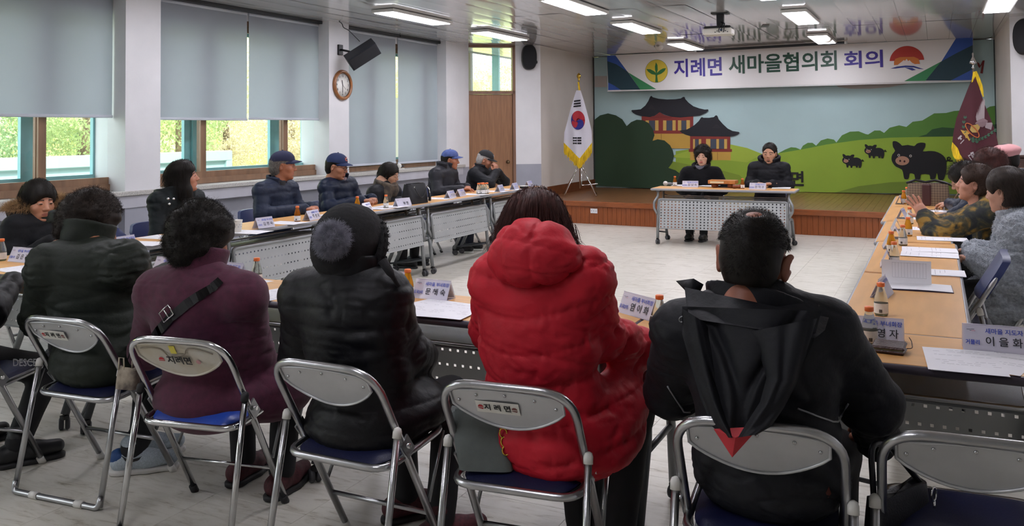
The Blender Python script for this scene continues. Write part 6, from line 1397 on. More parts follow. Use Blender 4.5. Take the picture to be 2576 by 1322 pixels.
p.collar(G_blk, .092, .088, .030, .016, .8, 'collar', p.nb+V3(0, .01, .03), -10)
s = S(); s.ell((0, -.012, .028), (.104, .122, .108)); s.ell((0, -.035, -.035), (.100, .104, .092), k=.05); s.ell((0, .13, -.06), (.09, .09, .10), k=.015, sub=True)
V, Q = s.mesh(.006, cut=lambda P, D: np.maximum(D, -.105-P[:, 2])); N = vnorm(V, Q); V = V+N*(.0022*noise(V, 60, 31)+.0012*noise(V, 260, 32))[:, None]
M_knit = mat('black_knit', '#131215', .9, bump=(500, .5), var=(60, .2)); V = V@p.HM.T+p.hc; hat = npmesh('knit_hat', V, Q, M_knit, p.root)
b = MB(); rm = [p.hl(.104*math.cos(a), .052+.02*math.sin(a), -.02+.104*math.sin(a)) for a in [R(-62+k*12) for k in range(26)]]; 
b.tube(rm, .018, 8); rb = b.build('fleece_rim', M_knit, hat); strands('rim_pile', np.array([v.co for v in rb.data.vertices]), np.array([v.normal for v in rb.data.vertices]), 2500, .012, M_knit, hat, 1.2, 0, .0008, .5, 33)
M_pom = mat('grey_fox_fur', '#8b8b96', .8, spec=.1, var=(40, .35)); pc_ = p.w(836, 602, 2.36); b = MB(); b.sphere(pc_, .042, 18); pm = b.build('fur_pompom', M_pom, hat)
g = np.random.default_rng(3); n_ = g.normal(size=(900, 3)); n_ /= np.linalg.norm(n_, axis=1)[:, None]; strands('pompom_fur', pc_+n_*.042, n_, 8000, .036, M_pom, pm, .25, .12, .00045, .45, 34, 5)
MB().tube(fillet([tuple(p.w(962, 655, 2.44)), tuple(p.w(985, 690, 2.44)), tuple(p.w(1003, 720, 2.46))], .03), [.016, .014, .013, .012, .011, .010, .009, .008, .007][:9], 8).build('hat_tie', M_knit, hat)
# ---- red coat
p = Person('person with long auburn hair in a bright red padded coat with the hood down', (-1.13, 2.50), -2, 'f', W3(1352, 585, 2.60), -16, -8, 0, 1.03, '#c08d70', group=GN, zsh=.97, lean=.07)
p.nb = p.w(1345, 668, 2.52); p.sh = {-1: p.w(1256, 705, 2.49), 1: p.w(1470, 700, 2.52)}; p.el = {-1: p.w(1240, 830, 2.66), 1: p.w(1505, 840, 2.64)}; p.wr = {-1: p.l(-.20, .42, .76), 1: p.l(.22, .40, .70)}
p.hands = {1: ('relax', (-.4, 1, 0), (0, 0, -1)), -1: ('relax', (.2, 1, 0), (0, 0, -1))}; p.an = {-1: p.l(-.02, .36, .10), 1: p.l(.14, .32, .10)}; p.kn = {-1: p.l(-.10, .42, .48), 1: p.l(.16, .42, .48)}
p.body(); p.legs(T_black, K_black)
G_red = mat('red_down_nylon', '#b81d2d', .6, spec=.25, var=(10, .10), bump=(30, .30))
def red_extra(s):
    s.ell(p.hip+p.l(.05, .10, -.04), (.22, .25, .11), p.M, k=.07); s.ell(p.hip+p.l(.17, .20, .04), (.095, .18, .13), p.M, k=.06); s.ell(p.hip+p.l(-.16, .16, .02), (.12, .20, .12), p.M, k=.06)
def red_coat():
    s = S(); p.torso(s, fat=1.04, hem=.44, sl=(.080, .076, .062), yoke=.082); red_extra(s)
    V, Q = s.mesh(.0078); V = relax(V, Q, 1, .4); N = vnorm(V, Q); bd, bt, arm = p.arm_t(V)
    x = V[:, 0]; z = V[:, 2]; tz = z+.030*np.cos(x*9+.4)+.022*noise(V, 8, 41); f1 = np.abs(np.sin(PI*(tz-.02)/.112))**.38; f2 = np.abs(np.sin(PI*(bt+.03)/.11))**.38
    f = f1*(1-arm)+f2*arm; d = .0135*(f-.85); sm = np.clip(1.25-f*1.25, 0, 1)
    d += folds(V, .0052, 420, arm)+.0050*sm*noise(V, 150, 44, (1.3, 1.3, .25))
    V = V+N*d[:, None]; npmesh('coat', V, Q, G_red, p.root); p.cv, p.cq = V, Q
red_coat()
s = S(); hc_ = p.w(1332, 640, 2.42); s.ell(hc_, (.132, .098, .090), rotm(0, 14, -6)); s.ell(hc_+V3(-.005, .055, .050), (.105, .09, .055), rotm(0, 0, -8), k=.05); s.ell(hc_+V3(.02, .02, -.02), (.142, .085, .062), rotm(0, 8, -10), k=.05); s.ell(hc_+V3(.02, .12, .09), (.085, .09, .085), k=.02, sub=True)
V, Q = s.mesh(.0062); V = relax(V, Q, 1); N = vnorm(V, Q); x = (V-hc_)[:, 0]; z = (V-hc_)[:, 2]
seam = np.minimum(np.abs(x+.062+.15*z), np.abs(x-.040+.05*z)); seam = np.minimum(seam, np.abs(z-.052+.10*x+1.2*x*x)); d = .0085*np.clip(seam/.025, 0, 1)**.5-.006; d += folds(V, .0034, 450)+.003*np.exp(-(seam/.02)**2)*noise(V, 140, 47)
V = V+N*d[:, None]; npmesh('hood', V, Q, G_red, p.root)
ob = p.hair(H_auburn, .016, -.12, (.125, -.05, .08, .085), False, .003, 30, fuzz=0, h=.007, extra=lambda s: s.ell((0, -.055, -.09), (.088, .06, .11), k=.04))
V = np.array([v.co for v in ob.data.vertices]); N = np.array([v.normal for v in ob.data.vertices]); up = V[:, 2] > p.hc[2]-.05
strands('hair_strands', V[up], N[up], 4200, .12, H_auburn, ob, .05, .12, .0005, .05, 48, 8, lay=(0, -.25, -.9))
rs = p.w(1425, 575, 2.56); g = np.random.default_rng(9); P0 = rs+g.normal(0, (.014, .02, .02), (60, 3)); strands('loose_strands', P0, np.tile(V3(.30, -.1, -.85), (60, 1)), 260, .12, H_auburn, ob, .07, .05, .0006, .10, 49, 8)
# ---- thinning hair, black jacket with hood
p = Person('person with thinning black hair and bare ears in a black hooded jacket, seen from behind', (-.43, 2.44), -3, 'm', W3(1896, 652, 2.46), 2, -10, 5, 1.05, '#8d5540', group=GN, zsh=.93, lean=.05)
p.nb = p.w(1900, 742, 2.45); p.sh = {-1: p.w(1715, 838, 2.43), 1: p.w(2078, 832, 2.49)}; p.el = {-1: p.w(1690, 980, 2.64), 1: p.w(2190, 1010, 2.62)}; p.wr = {-1: p.l(-.16, .40, .72), 1: p.l(.24, .32, .56)}
p.hands = {1: ('relax', (-.4, 1, 0), (0, 0, -1)), -1: ('relax', (.4, 1, 0), (0, 0, -1))}
p.body(); p.legs(T_black, K_black)
G_shell = mat('black_shell_fabric', '#15161b', .62, spec=.25, var=(9, .2), bump=(30, .30)); G_redl = mat('red_lining', '#b0202c', .6, var=(20, .1))
p.coat(G_shell, 'nylon', wr=.0075, seed=51, fat=1.06, hem=.42, sl=(.078, .078, .060), yoke=.072, h=.008)
hair5 = p.hair(H_black, .006, -.070, (.125, -.02, .085, .085), True, .0012, 60, fuzz=3800, fl=.013, curl=.1, grav=.45, rad=.0004, h=.0052, cutf=lambda V: (((V[:, 0]+.004)**2+(V[:, 1]+.045)**2+.4*(V[:, 2]-.115)**2 > .0014*np.random.default_rng(8).uniform(.25, 1.5, len(V)))) & (V[:, 2] > -.045) & ((np.abs(V[:, 0]) < .055) | (V[:, 2] > .035)), sub=lambda s: (s.ell((-.004, -.050, .128), (.030, .034, .0165), rotm(0, 25, 0), k=.022, sub=True), [s.ell((g*.098, .0, -.01), (.032, .045, .052), k=.012, sub=True) for g in (-1, 1)]))
for g in (-1, 1):
    s = S(); s.ell((g*.088, -.010, -.006), (.008, .021, .034), rotm(g*-34, -8, g*10)); s.ell((g*.084, -.006, -.034), (.007, .012, .012), k=.01); s.ell((g*.098, .0, .0), (.008, .010, .018), rotm(g*-34, -8, 0), k=.006, sub=True)
    V, Q = s.mesh(.003); npmesh('ear', V@p.HM.T+p.hc, Q, p.skin, p.root)
# collar and hood
q = lambda x, y, Y: p.w(x, y, Y)
def sheet(name, m_, left, right, Yf, nu, nv, bulge, fold, seed, par, thick=.004):
    def fn(u, v, off=0):
        l, r_ = lerp(left, v), lerp(right, v); x, y = l[0]*(1-u)+r_[0]*u, l[1]*(1-u)+r_[1]*u
        Pq = np.array([[u*.4, v*.5, 0]]); n = noise(Pq, 16, seed, (1.3, .5, 1))[0]; c = math.exp(-(noise(Pq, 12, seed+1, (1.2, .6, 1))[0]/.13)**2)
        return tuple(q(x, y, Yf(v)-bulge*math.sin(PI*min(max(u, .02), .98))**.7-fold*(n-.9*c)+off))
    b = MB(); b.grid(lambda u, v: fn(u, v), nu, nv); b.grid(lambda u, v: fn(1-u, v, thick), nu, nv); return b.build(name, m_, par)
s = S(); c_ = p.w(1898, 782, 2.46); s.ring(c_, .118, .105, .016, .036, rotm(-3, -26, 7), flare=2.6)
V, Q = s.mesh(.007); V = relax(V, Q, 1); N = vnorm(V, Q); V = V+N*(.005*noise(V, 30, 52, (1, 1, .6))+.003*noise(V, 70, 53))[:, None]; npmesh('collar', V, Q, G_shell, p.root)
hood = sheet('hood', G_shell, [(1716, 770), (1716, 840), (1738, 920), (1762, 1000), (1790, 1070), (1838, 1118)], [(2066, 782), (2046, 860), (2010, 940), (1968, 1010), (1915, 1070), (1845, 1120)], lambda v: 2.335-.125*v, 44, 50, .055, .020, 540, p.root)
sheet('hood_flap', G_shell, [(1862, 838), (1905, 870), (1928, 950), (1912, 1010), (1880, 1060), (1856, 1100)], [(2056, 800), (2030, 880), (2006, 960), (1972, 1025), (1940, 1072), (1905, 1092)], lambda v: 2.262-.095*v, 20, 40, .020, .008, 560, hood)
sheet('hood_flap', G_shell, [(1716, 775), (1722, 850), (1748, 930), (1768, 1000), (1796, 1062), (1830, 1100)], [(1775, 812), (1790, 880), (1800, 950), (1815, 1010), (1832, 1060), (1846, 1100)], lambda v: 2.285-.105*v, 14, 40, .020, .008, 570, hood)
sheet('storm_flap', G_shell, [(1722, 722), (1726, 760), (1735, 800)], [(2085, 798), (2075, 830), (2050, 850)], lambda v: 2.40-.10*v, 40, 12, .055, .010, 580, hood)
b = MB(); tp = [q(1795, 1078, 2.188), q(1912, 1072, 2.188), q(1842, 1150, 2.17)]; mid = q(1850, 1100, 2.16)
b.add([*tp, mid], [(0, 1, 3), (1, 2, 3), (2, 0, 3), (2, 1, 0)], False); b.build('red_lining', G_redl, hood)
b = MB(); fl_ = [q(1700, 706, 2.44), q(1745, 700, 2.40), q(1770, 715, 2.42), q(1745, 770, 2.40), q(1728, 735, 2.40)]; cc = sum(fl_)/5
b.add([*fl_, cc+V3(0, -.02, 0), cc+V3(0, .02, 0)], [f for i in range(5) for f in ((i, (i+1) % 5, 5), ((i+1) % 5, i, 6))], True); b.build('collar_point', G_shell, hood)
b = MB(); fl_ = [q(2030, 770, 2.44), q(2060, 765, 2.43), q(2088, 800, 2.42), q(2050, 805, 2.42)]; cc = sum(fl_)/4; b.add([*fl_, cc+V3(0, -.02, 0), cc+V3(0, .02, 0)], [f for i in range(4) for f in ((i, (i+1) % 4, 4), ((i+1) % 4, i, 5))], True); b.build('collar_point', G_shell, hood)
MB().tube([tuple(q(1716+7*math.cos(a), 803+7*math.sin(a), 2.335)) for a in [k*PI/6 for k in range(12)]], .0022, 6, closed=True).build('eyelet', M_alud, hood)
M_pipe = mat('silver_piping', '#9a9a9e', .4)
from mathutils.bvhtree import BVHTree
bv = BVHTree.FromPolygons([Vector(v) for v in p.cv], [tuple(q_) for q_ in p.cq])
def pipe(pts):
    Q_ = []
    for x, y in pts:
        d_ = ray(x, y); h_ = bv.ray_cast(Vector((0, 0, CAMZ))-Vector(p.o), d_)
        if h_[0] is not None: Q_.append(h_[0]+h_[1]*.002)
    if len(Q_) > 2: MB().tube(Q_, .0026, 6).build('piping', M_pipe, p.root)
pipe([(1680+t*5, 970+t*8) for t in range(9)]+[(1735, 1035)]); pipe([(2006+t*11, 1026+t*4.2) for t in range(9)]+[(2106, 1060), (2118, 1045), (2130, 1020), (2134, 1014)])
e_ = [(2076, 1238), (2084, 1222), (2090, 1240), (2082, 1250)]; hq = [bv.ray_cast(Vector((0, 0, CAMZ))-Vector(p.o), ray(*a_)) for a_ in e_]
if all(h_[0] is not None for h_ in hq): MB().add([h_[0]+h_[1]*.002 for h_ in hq], [(0, 1, 2, 3), (3, 2, 1, 0)]).build('chest_logo', mat('orange_print', '#7a3526', .6), p.root)
# ---- left picture edge
p = Person('person in black sports trousers at the left picture edge, mostly out of view', (-3.96, 2.30), 8, 'm', (-4.10, 2.48, 1.10), -10, -8, 0, 1.03, '#b07a5c', group=GN, zsh=.93, lean=.06)
p.hands = {1: ('relax', (-.4, 1, 0), (0, 0, -1)), -1: ('relax', (.4, 1, 0), (0, 0, -1))}; p.kn = {-1: p.l(-.14, .40, .48), 1: p.w(120, 930, 2.78)}; k_ = on_z(60, 1172, 0); p.an = {-1: p.l(-.10, .30, .10), 1: V3(k_.x-p.o[0]-.04, k_.y-p.o[1], .10)}
p.body(); p.legs(T_black, K_black, (.6, .8, 0)); p.coat(G_blk, 'quilt', .10, .008, seed=61, fat=1.08, hem=.44, h=.012); p.collar(G_blk)
p.hair(H_black, .012, -.07, h=.008)
text_mesh('lettering', 'DESCENTE', .045, mat('white_print', '#9a9a9c', .6), p.root, frame_m(tuple(p.w(82, 912, 2.52)), R3, tuple(np.array(U3)*.98), -F3), .01, sx=.8)
# ================================================================== window side
def fwd(p): return p.l(0, 1, 0)
# fur-hooded woman
p = Person('person with a black bob in a black coat with a tan fur-trimmed hood', (-5.42, 3.88), -90, 'f', WX(97, 508, -5.34), -8, -6, 0, 1.06, '#b9846a', M_lip, group=GW, zsh=.86, lean=.06)
p.hands = {1: ('relax', (1, .2, 0), (0, 0, -1)), -1: ('relax', (1, -.2, 0), (0, 0, -1))}; p.body(); p.legs(T_black, K_black)
G_bk2 = mat('soft_black_coat', '#17181b', .7, spec=.15, sheen=.05, var=(12, .2), bump=(30, .30)); p.coat(G_bk2, 'quilt', .12, .008, .005, seed=71, fat=1.10, hem=.42, h=.0125)
M_fur = mat('tan_fur', '#a5855f', .8, var=(50, .35)); hcf = p.nb+p.l(-.02, -.07, .03)
s = S(); s.ring(hcf, .155, .13, .03, .03, rotm(-90, 18), flare=.6); V, Q = s.mesh(.01); npmesh('hood', V, Q, G_bk2, p.root); N = vnorm(V, Q); up = V[:, 2] > hcf[2]+.005; strands('hood_fur', V[up], N[up], 9000, .055, M_fur, p.root, .14, .12, .0007, .35, 72, 5)
p.collar(mat('green_scarf', '#39463d', .8, var=(45, .5), col2='#20242b'), .07, .075, .03, .02, .2, 'scarf', p.nb+p.l(0, .03, .01))
p.hair(H_black, .020, -.10, (.122, -.055, .070, .100), False, .003, 40, fuzz=3000, fl=.075, curl=.02, grav=.12, rad=.0006, h=.008, lay=(0, .05, -.9))
# long-haired woman
p = Person('person with wavy shoulder-length black hair in a dark coat with silver snaps', (-5.46, 5.08), -90, 'f', WX(462, 446, -5.36), 44, 8, 0, 1.0, '#b98067', group=GW, zsh=.93, lean=.05)
p.hands = {1: ('relax', (1, .2, 0), (0, 0, -1)), -1: ('relax', (1, -.2, 0), (0, 0, -1))}; p.body(); p.legs(T_black, K_black)
G_dg = mat('dark_teal_black_coat', '#161c1e', .65, spec=.25, var=(12, .2), bump=(30, .30)); p.coat(G_dg, 'nylon', wr=.006, seed=81, fat=1.06, hem=.42, h=.0125, extra=lambda s: s.ring(p.nb+p.l(0, -.02, .0), .13, .12, .028, .03, rotm(-90, 10), flare=1.0))
p.collar(mat('red_knit', '#7a2229', .85, bump=(300, .4)), .06, .065, .03, .016, .2, 'sweater', p.nb+p.l(0, .035, -.01)); p.collar(mat('grey_scarf', '#45454a', .85, var=(40, .3)), .066, .066, .022, .018, .2, 'scarf', p.nb+p.l(0, .02, .03))
for k in range(3):
    a = WX((423, 437, 426)[k], (500, 500, 513)[k], -5.26)-p.o; MB().sphere(a, .011, 10).build('snap', M_chrome, p.root)
p.hair(H_black, .020, -.22, (.128, -.05, .078, .105), False, .008, 26, fuzz=3000, fl=.10, curl=.06, grav=.1, rad=.0006, h=.009, lay=(0, -.1, -.9), extra=lambda s: (s.ell((0, -.04, -.11), (.098, .07, .12), k=.05), s.ell((.07, .02, -.10), (.035, .04, .11), k=.03), s.ell((-.07, .02, -.10), (.035, .04, .11), k=.03)))
# navy quilted, navy cap
def cap_man(label, loc, hpx, X, hyaw, hp, skc, jm, style, per, amp, capm, emb, hairm, zsh, lean, hands, el, wr, seed, brim=None, col_h=.035, col=None, fat=1.06, fuzz=0, hs=1.0):
    p = Person(label, loc, -90, 'm', WX(hpx[0], hpx[1], X), hyaw, hp, 0, hs, skc, group=GW, zsh=zsh, lean=lean)
    if el: p.el = {g: p.l(*el[g]) for g in el}
    if wr: p.wr = {g: p.l(*wr[g]) for g in wr}
    p.hands = hands; p.body(); p.legs(T_navy, K_black, sole=K_white); p.coat(jm, style, per, amp, .004, seed=seed, fat=fat, hem=.42, h=.0125)
    p.collar(col or jm, .078, .082, col_h, .013, 1.6, 'collar', p.nb+p.l(0, .012, .02), -10, mesh=.009, open_=.05)
    p.cap_on = True; p.hair(hairm, .007, -.085, (.13, -.03, .09, .10), True, .003, 60, h=.008, fuzz=fuzz, fl=.018, curl=.6, rad=.0006); p.cap(capm, brim, emb); return p
G_nv1 = mat('slate_navy_nylon', '#222a3d', .5, spec=.22, var=(10, .12), bump=(30, .30)); G_nv2 = mat('deep_navy_down', '#131d31', .45, spec=.22, var=(10, .12), bump=(30, .30)); G_ch = mat('charcoal_nylon', '#26262c', .5, spec=.22, var=(10, .12), bump=(30, .30)); G_bk3 = mat('plain_black_coat', '#14151a', .6, spec=.22, var=(10, .15), bump=(30, .30))
C_navy = mat('navy_cap_cotton', '#1a1f3f', .8, bump=(500, .2)); C_navy2 = mat('bright_navy_cap', '#16264f', .8, bump=(500, .2)); C_blue = mat('washed_blue_cap', '#46588f', .8, bump=(500, .2), var=(30, .12)); C_blk = mat('black_cap_cotton', '#191a1e', .75, bump=(500, .2))
hc2 = {1: ('clasp', (.9, .55, 0), (0, -.3, -1)), -1: ('clasp', (.9, -.55, .1), (0, .3, -1))}
p = cap_man('person with grey hair in a navy cap and slate navy quilted jacket, hands clasped', (-5.50, 6.22), (713, 417), -5.36, 34, -2, '#a5694d', G_nv1, 'quilt', .075, .007, C_navy, None, H_grey, .94, .10, {1: ('clasp', (.95, .4, 0), (0, 0, -1)), -1: ('clasp', (.8, -.75, 0), (0, 0, -1))}, {-1: (-.27, .14, .72), 1: (.26, .16, .72)}, {-1: (-.12, .42, .765), 1: (.06, .46, .765)}, 91, fuzz=1500, hs=1.06)
p.collar(mat('charcoal_knit', '#2a2b30', .85, bump=(300, .4)), .062, .064, .026, .012, .2, 'sweater', p.nb+p.l(0, .02, .0), mesh=.009)
p = cap_man('person in glasses and a navy cap with an orange emblem, deep navy down jacket', (-5.50, 7.16), (848, 419), -5.38, 10, -10, '#a87358', G_nv2, 'quilt', .085, .010, C_navy2, ('#d9683a', 'S'), H_black, .92, .08, {1: ('clasp', (.95, .4, 0), (0, 0, -1)), -1: ('clasp', (.8, -.7, 0), (0, 0, -1))}, {-1: (-.27, .14, .70), 1: (.26, .16, .70)}, {-1: (-.12, .40, .77), 1: (.08, .42, .77)}, 101, col_h=.05, hs=1.04); p.glasses()
p.collar(mat('checked_shirt', '#7a6a70', .8, var=(60, .4)), .062, .064, .026, .012, .2, 'shirt', p.nb+p.l(0, .02, .0), mesh=.009)
# woman with scarf
p = Person('person with short black hair, thin glasses and a brown patterned scarf', (-5.50, 7.98), -90, 'f', WX(980, 440, -5.40), 8, -12, 0, .98, '#b58970', group=GW, zsh=.80, lean=.08)
p.hands = hc2; p.wr = {-1: p.l(-.10, .34, .70), 1: p.l(.10, .34, .70)}; p.body(); p.legs(T_black, K_black); p.coat(G_bk3, 'wool', wr=.005, seed=111, fat=1.05, hem=.42, h=.0135, extra=None)
M_scarf = mat('brown_checked_scarf', '#5f5345', .85, var=(22, .5), col2='#37302b', bump=(200, .3)); s = S(); s.ring(p.nb+p.l(0, .02, .005), .092, .098, .030, .038, rotm(-90, -16), flare=1.2); s.ell(p.nb+p.l(0, -.05, .02), (.08, .05, .05), p.M, k=.03); s.ell(p.nb+p.l(.0, .09, -.05), (.13, .06, .07), p.M, k=.05); s.ell(p.nb+p.l(.09, .10, -.10), (.05, .04, .10), p.M, k=.03)
V, Q = s.mesh(.011); N = vnorm(V, Q); V = V+N*(.008*noise(V, 40, 112))[:, None]; npmesh('scarf', V, Q, M_scarf, p.root)
p.hair(H_black, .020, -.13, (.120, -.048, .080, .098), False, .004, 40, h=.009, fuzz=1800, fl=.05, curl=.03, grav=.1, rad=.0007, lay=(0, -.1, -.9), extra=lambda s: s.ell((0, -.055, -.09), (.080, .052, .085), k=.04)); p.glasses('#8a7a60', .0011)
p = cap_man('person in a light blue cap and charcoal zip jacket with one hand on the table', (-5.50, 9.22), (1133, 402), -5.40, 22, -4, '#a5694d', G_ch, 'quilt', .11, .006, C_blue, ('#3a2f55', 'N'), H_black, .94, .10, {1: ('relax', (.9, .3, 0), (0, 0, -1)), -1: ('relax', (.7, -.9, 0), (0, 0, -1))}, {-1: (-.27, .12, .72), 1: (.26, .16, .72)}, {-1: (-.10, .36, .76), 1: (.16, .44, .76)}, 121, col_h=.05)
p = cap_man('person with white hair in a black cap and black coat, hands clasped at the mouth', (-5.50, 10.16), (1221, 402), -5.34, 22, -24, '#a56e55', G_bk3, 'wool', .11, .006, C_blk, ('#c9c9c9', 'N'), H_white, .90, .12, {1: ('clasp', (-.1, .15, 1), (-1, .3, 0)), -1: ('clasp', (-.15, -.1, 1), (-1, -.3, 0))}, {-1: (-.24, .34, .76), 1: (.24, .36, .76)}, {-1: (-.03, .345, .90), 1: (.05, .355, .90)}, 131, fat=1.1)
# ================================================================== head table
p = Person('person with curly black hair in a black wool coat at the head table', (-2.83, 11.66), 180, 'f', W3(1767, 393, 11.56), 2, -4, 0, 1.02, '#c69a82', group=GH, zsh=.87, lean=.08)
p.hands = {1: ('relax', (-.3, -1, 0), (0, 0, -1)), -1: ('relax', (.3, -1, 0), (0, 0, -1))}; p.wr = {-1: p.l(-.10, .20, .56), 1: p.l(.10, .20, .56)}; p.el = {-1: p.l(-.27, .06, .66), 1: p.l(.27, .06, .66)}; p.an = {-1: p.l(-.10, .40, .10), 1: p.l(.08, .40, .10)}
p.body(); p.legs(T_black, K_black); p.coat(mat('black_wool', '#101013', .9, spec=.15, sheen=.05, bump=(300, .3)), 'wool', wr=.004, name='coat', seed=141, fat=1.1, hem=.40, h=.0135, sl=(.085, .085, .07)); p.collar(MATS['black_wool'], .10, .10, .035, .02, 1.8, 'collar', p.nb+p.l(0, -.01, .02), -20, mesh=.009, open_=.06); p.collar(mat('grey_turtleneck', '#6a6a74', .85, bump=(300, .4)), .062, .064, .035, .012, .2, 'sweater', p.nb+p.l(0, .02, .01), mesh=.009)
p.hair(H_black, .030, -.10, (.130, -.040, .068, .098), False, .010, 42, h=.008, fuzz=2500, fl=.03, curl=.7, rad=.0008)
p = Person('person with short black hair in a black padded jacket, hands folded at the head table', (-1.95, 11.66), 180, 'm', W3(1936, 386, 11.56), -2, -6, 0, 1.05, '#b38468', group=GH, zsh=.95, lean=.08)
p.hands = {1: ('clasp', (.9, -.5, 0), (0, -.2, -1)), -1: ('clasp', (-.9, -.5, 0), (0, -.2, -1))}; p.wr = {-1: p.l(-.095, .40, .75), 1: p.l(.095, .40, .75)}; p.el = {-1: p.l(-.25, .12, .70), 1: p.l(.25, .12, .70)}
p.body(); p.legs(T_navy, K_black); p.coat(G_bk3, 'quilt', .13, .008, .005, seed=151, fat=1.03, hem=.42, h=.0135); p.collar(G_bk3, .115, .105, .05, .02, 1.6, 'hood', p.nb+p.l(0, -.03, .03), -18, mesh=.010, open_=.06); p.collar(mat('black_fleece_neck', '#191a1c', .85), .066, .066, .032, .012, .3, 'sweater', p.nb+p.l(0, .02, .0), mesh=.009)
p.hair(H_black, .010, -.045, (.128, -.010, .080, .090), True, .002, 60, h=.007, fuzz=900, fl=.012, rad=.0007)
# ================================================================== right-hand side
p = Person('person with short dark hair in a light grey fleece jacket', (.46, 5.95), 90, 'f', W3(2531, 482, 5.95), -28, -4, 0, 1.05, '#b98a74', group=GRR, zsh=.87, lean=.04)
p.hands = {1: ('relax', (-1, .2, 0), (0, 0, -1)), -1: ('relax', (-1, -.2, 0), (0, 0, -1))}; p.wr = {-1: p.l(-.14, .26, .68), 1: p.l(.14, .26, .68)}; p.body(); p.legs(T_black, K_black)
G_fl = mat('grey_sherpa', '#9aa0a8', .95, sheen=.12, var=(70, .22), bump=(160, .8)); p.coat(G_fl, 'fleece', wr=.010, seed=161, fat=1.20, hem=.36, h=.0115, sl=(.09, .088, .07), yoke=.09, extra=lambda s: s.ell(p.hip+p.l(0, .12, -.08), (.23, .22, .16), p.M, k=.06)); N = vnorm(p.cv, p.cq); strands('fleece_pile', p.cv, N, 9000, .013, G_fl, p.root, 1.0, .1, .0011, .6, 162, 4)
p.collar(G_fl, .092, .092, .036, .022, 1.2, 'collar', p.nb+p.l(0, .0, .015), -14, .005); p.hair(H_dark, .022, -.08, (.118, -.045, .082, .090), True, .005, 40, h=.008, fuzz=2200, fl=.04, curl=.05, grav=.2, rad=.0006, lay=(0, -.3, -.7))
p = Person('person in a dark floral top with green cuffs raising one open hand', (.42, 6.92), 90, 'f', W3(2452, 462, 6.9), -4, 8, 0, 1.02, '#c08a74', group=GRR, zsh=.90, lean=.10)
e1 = W3(2352, 592, 6.55)-p.o; w1 = W3(2328, 545, 6.62)-p.o; p.el = {-1: e1, 1: p.l(.24, .26, .76)}; p.wr = {-1: w1, 1: W3(2350, 562, 6.98)-p.o}
p.hands = {-1: ('open', tuple(W3(2290, 488, 6.66)-W3(2328, 545, 6.62)), (-.35, -.9, .1)), 1: ('fist', (-1, 0, -.1), (0, 0, -1))}
p.body(); p.legs(T_black, K_black)
def floral():
    M = mat('dark_floral_print', '#14161a', .75, bump=(200, .2)); n = M.node_tree; L = n.links; b = n.nodes['Principled BSDF']; tc = n.nodes.new('ShaderNodeTexCoord'); a = n.nodes.new('ShaderNodeTexNoise'); a.inputs['Scale'].default_value = 7; a.inputs['Detail'].default_value = 6; a.inputs['Distortion'].default_value = 1.4; L.new(tc.outputs['Object'], a.inputs[0])
    r = n.nodes.new('ShaderNodeValToRGB'); e = r.color_ramp.elements; e[0].position = .40; e[0].color = lin('#15171a'); e[1].position = .62; e[1].color = lin('#8a6a24')
    for po, co in ((.46, '#23281f'), (.52, '#463d20'), (.56, '#6e5522')): q_ = e.new(po); q_.color = lin(co)
    L.new(a.outputs[0], r.inputs[0]); L.new(r.outputs[0], b.inputs['Base Color']); return M
G_fr = floral(); p.coat(G_fr, 'wool', wr=.006, name='blouse', seed=171, fat=1.08, hem=.44, h=.012, sl=(.085, .075, .058)); d_ = (p.wr[-1]-p.el[-1]); d_ /= np.linalg.norm(d_)
MB().tube([p.wr[-1]-d_*.085, p.wr[-1]-d_*.05, p.wr[-1]-d_*.008], [.056, .058, .05], 16).build('green_cuff', mat('green_rib_knit', '#1f6a3e', .85, bump=(300, .4), sheen=.12), p.root)
p.hair(H_brown, .020, -.07, (.125, -.035, .080, .088), True, .004, 40, h=.008, fuzz=2000, fl=.03, curl=.1, grav=.3, rad=.0006)
p = Person('person with black hair and glasses behind the floral top, hand at the brown bag', (.40, 7.86), 90, 'f', W3(2428, 452, 7.75), 0, -24, 0, 1.0, '#b98a74', group=GRR, zsh=.86, lean=.16)
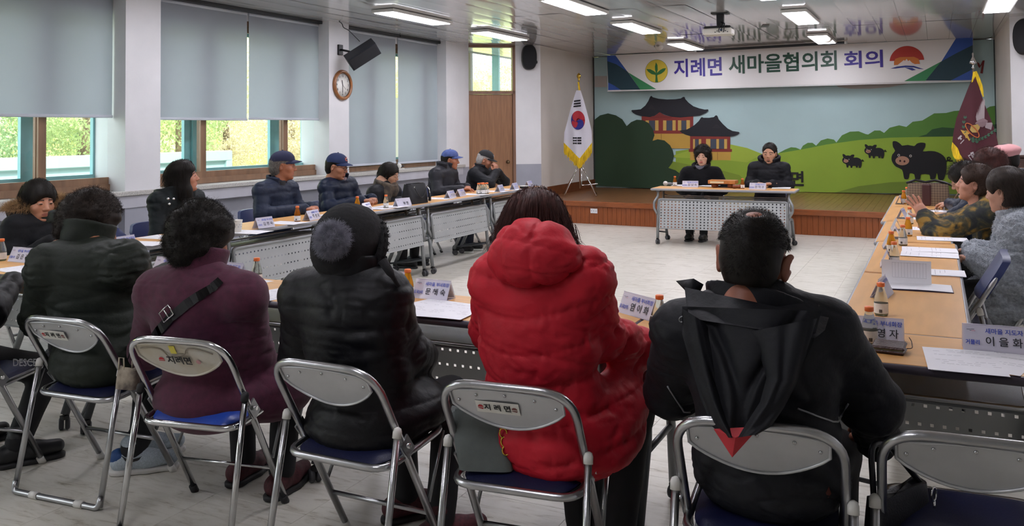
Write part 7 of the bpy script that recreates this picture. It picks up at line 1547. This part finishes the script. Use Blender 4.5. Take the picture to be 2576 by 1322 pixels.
p.el = {-1: p.l(-.20, .20, .80), 1: W3(2420, 520, 8.05)-p.o}; p.wr = {-1: p.l(-.12, .30, .75), 1: W3(2390, 512, 8.55)-p.o}; p.hands = {1: ('relax', (-.7, .7, -.1), (0, 0, -1)), -1: ('relax', (-1, 0, 0), (0, 0, -1))}; p.body(); p.legs(T_black, K_black); p.coat(G_nv2, 'nylon', wr=.006, seed=181, hem=.44, h=.014); p.collar(G_nv2, mesh=.01)
p.hair(H_black, .024, -.085, (.125, -.05, .08, .085), False, .008, 40, h=.009, fuzz=1500, fl=.04, curl=.2, grav=.3, rad=.0007); p.glasses('#9a8a6a', .0013)
p = Person('person with dark curly hair in front of the pink hat', (.58, 8.55), 90, 'f', W3(2488, 418, 8.5), -20, -10, 0, 1.05, '#b98a74', group=GRR, zsh=.93, lean=.06)
p.hands = {1: ('relax', (-1, .2, 0), (0, 0, -1)), -1: ('relax', (-1, -.2, 0), (0, 0, -1))}; p.body(); p.legs(T_black, K_black); p.coat(G_bk3, 'nylon', wr=.006, seed=191, hem=.44, h=.014); p.collar(G_bk3, mesh=.01); p.hair(H_auburn, .03, -.10, (.122, -.05, .08, .085), False, .006, 40, h=.009, fuzz=1500, fl=.03, curl=.3, rad=.0007)
p = Person('person in a pink knitted hat beside the wooden cabinet', (.74, 9.25), 90, 'f', W3(2525, 400, 9.25), -10, -8, 0, 1.0, '#b98a74', group=GRR, zsh=.95, lean=.06)
p.hands = {1: ('relax', (-1, .2, 0), (0, 0, -1)), -1: ('relax', (-1, -.2, 0), (0, 0, -1))}; p.body(); p.legs(T_black, K_black); p.coat(G_ch, 'nylon', wr=.006, seed=201, hem=.44, h=.014); p.collar(G_ch, mesh=.01); p.hair(H_black, .015, -.10, h=.009, ears=False)
s = S(); s.ell((0, -.02, .075), (.125, .135, .058)); s.ell((0, -.012, .045), (.10, .118, .08), k=.03); s.ell((0, .12, -.02), (.09, .07, .06), k=.02, sub=True); V, Q = s.mesh(.008, cut=lambda P, D: np.maximum(D, .0-P[:, 2])); N = vnorm(V, Q); V = V+N*(.003*noise(V, 50, 202))[:, None]; npmesh('pink_beret', V@p.HM.T+p.hc, Q, mat('pink_wool', '#d59a9c', .9, bump=(300, .4), sheen=.12), p.root)
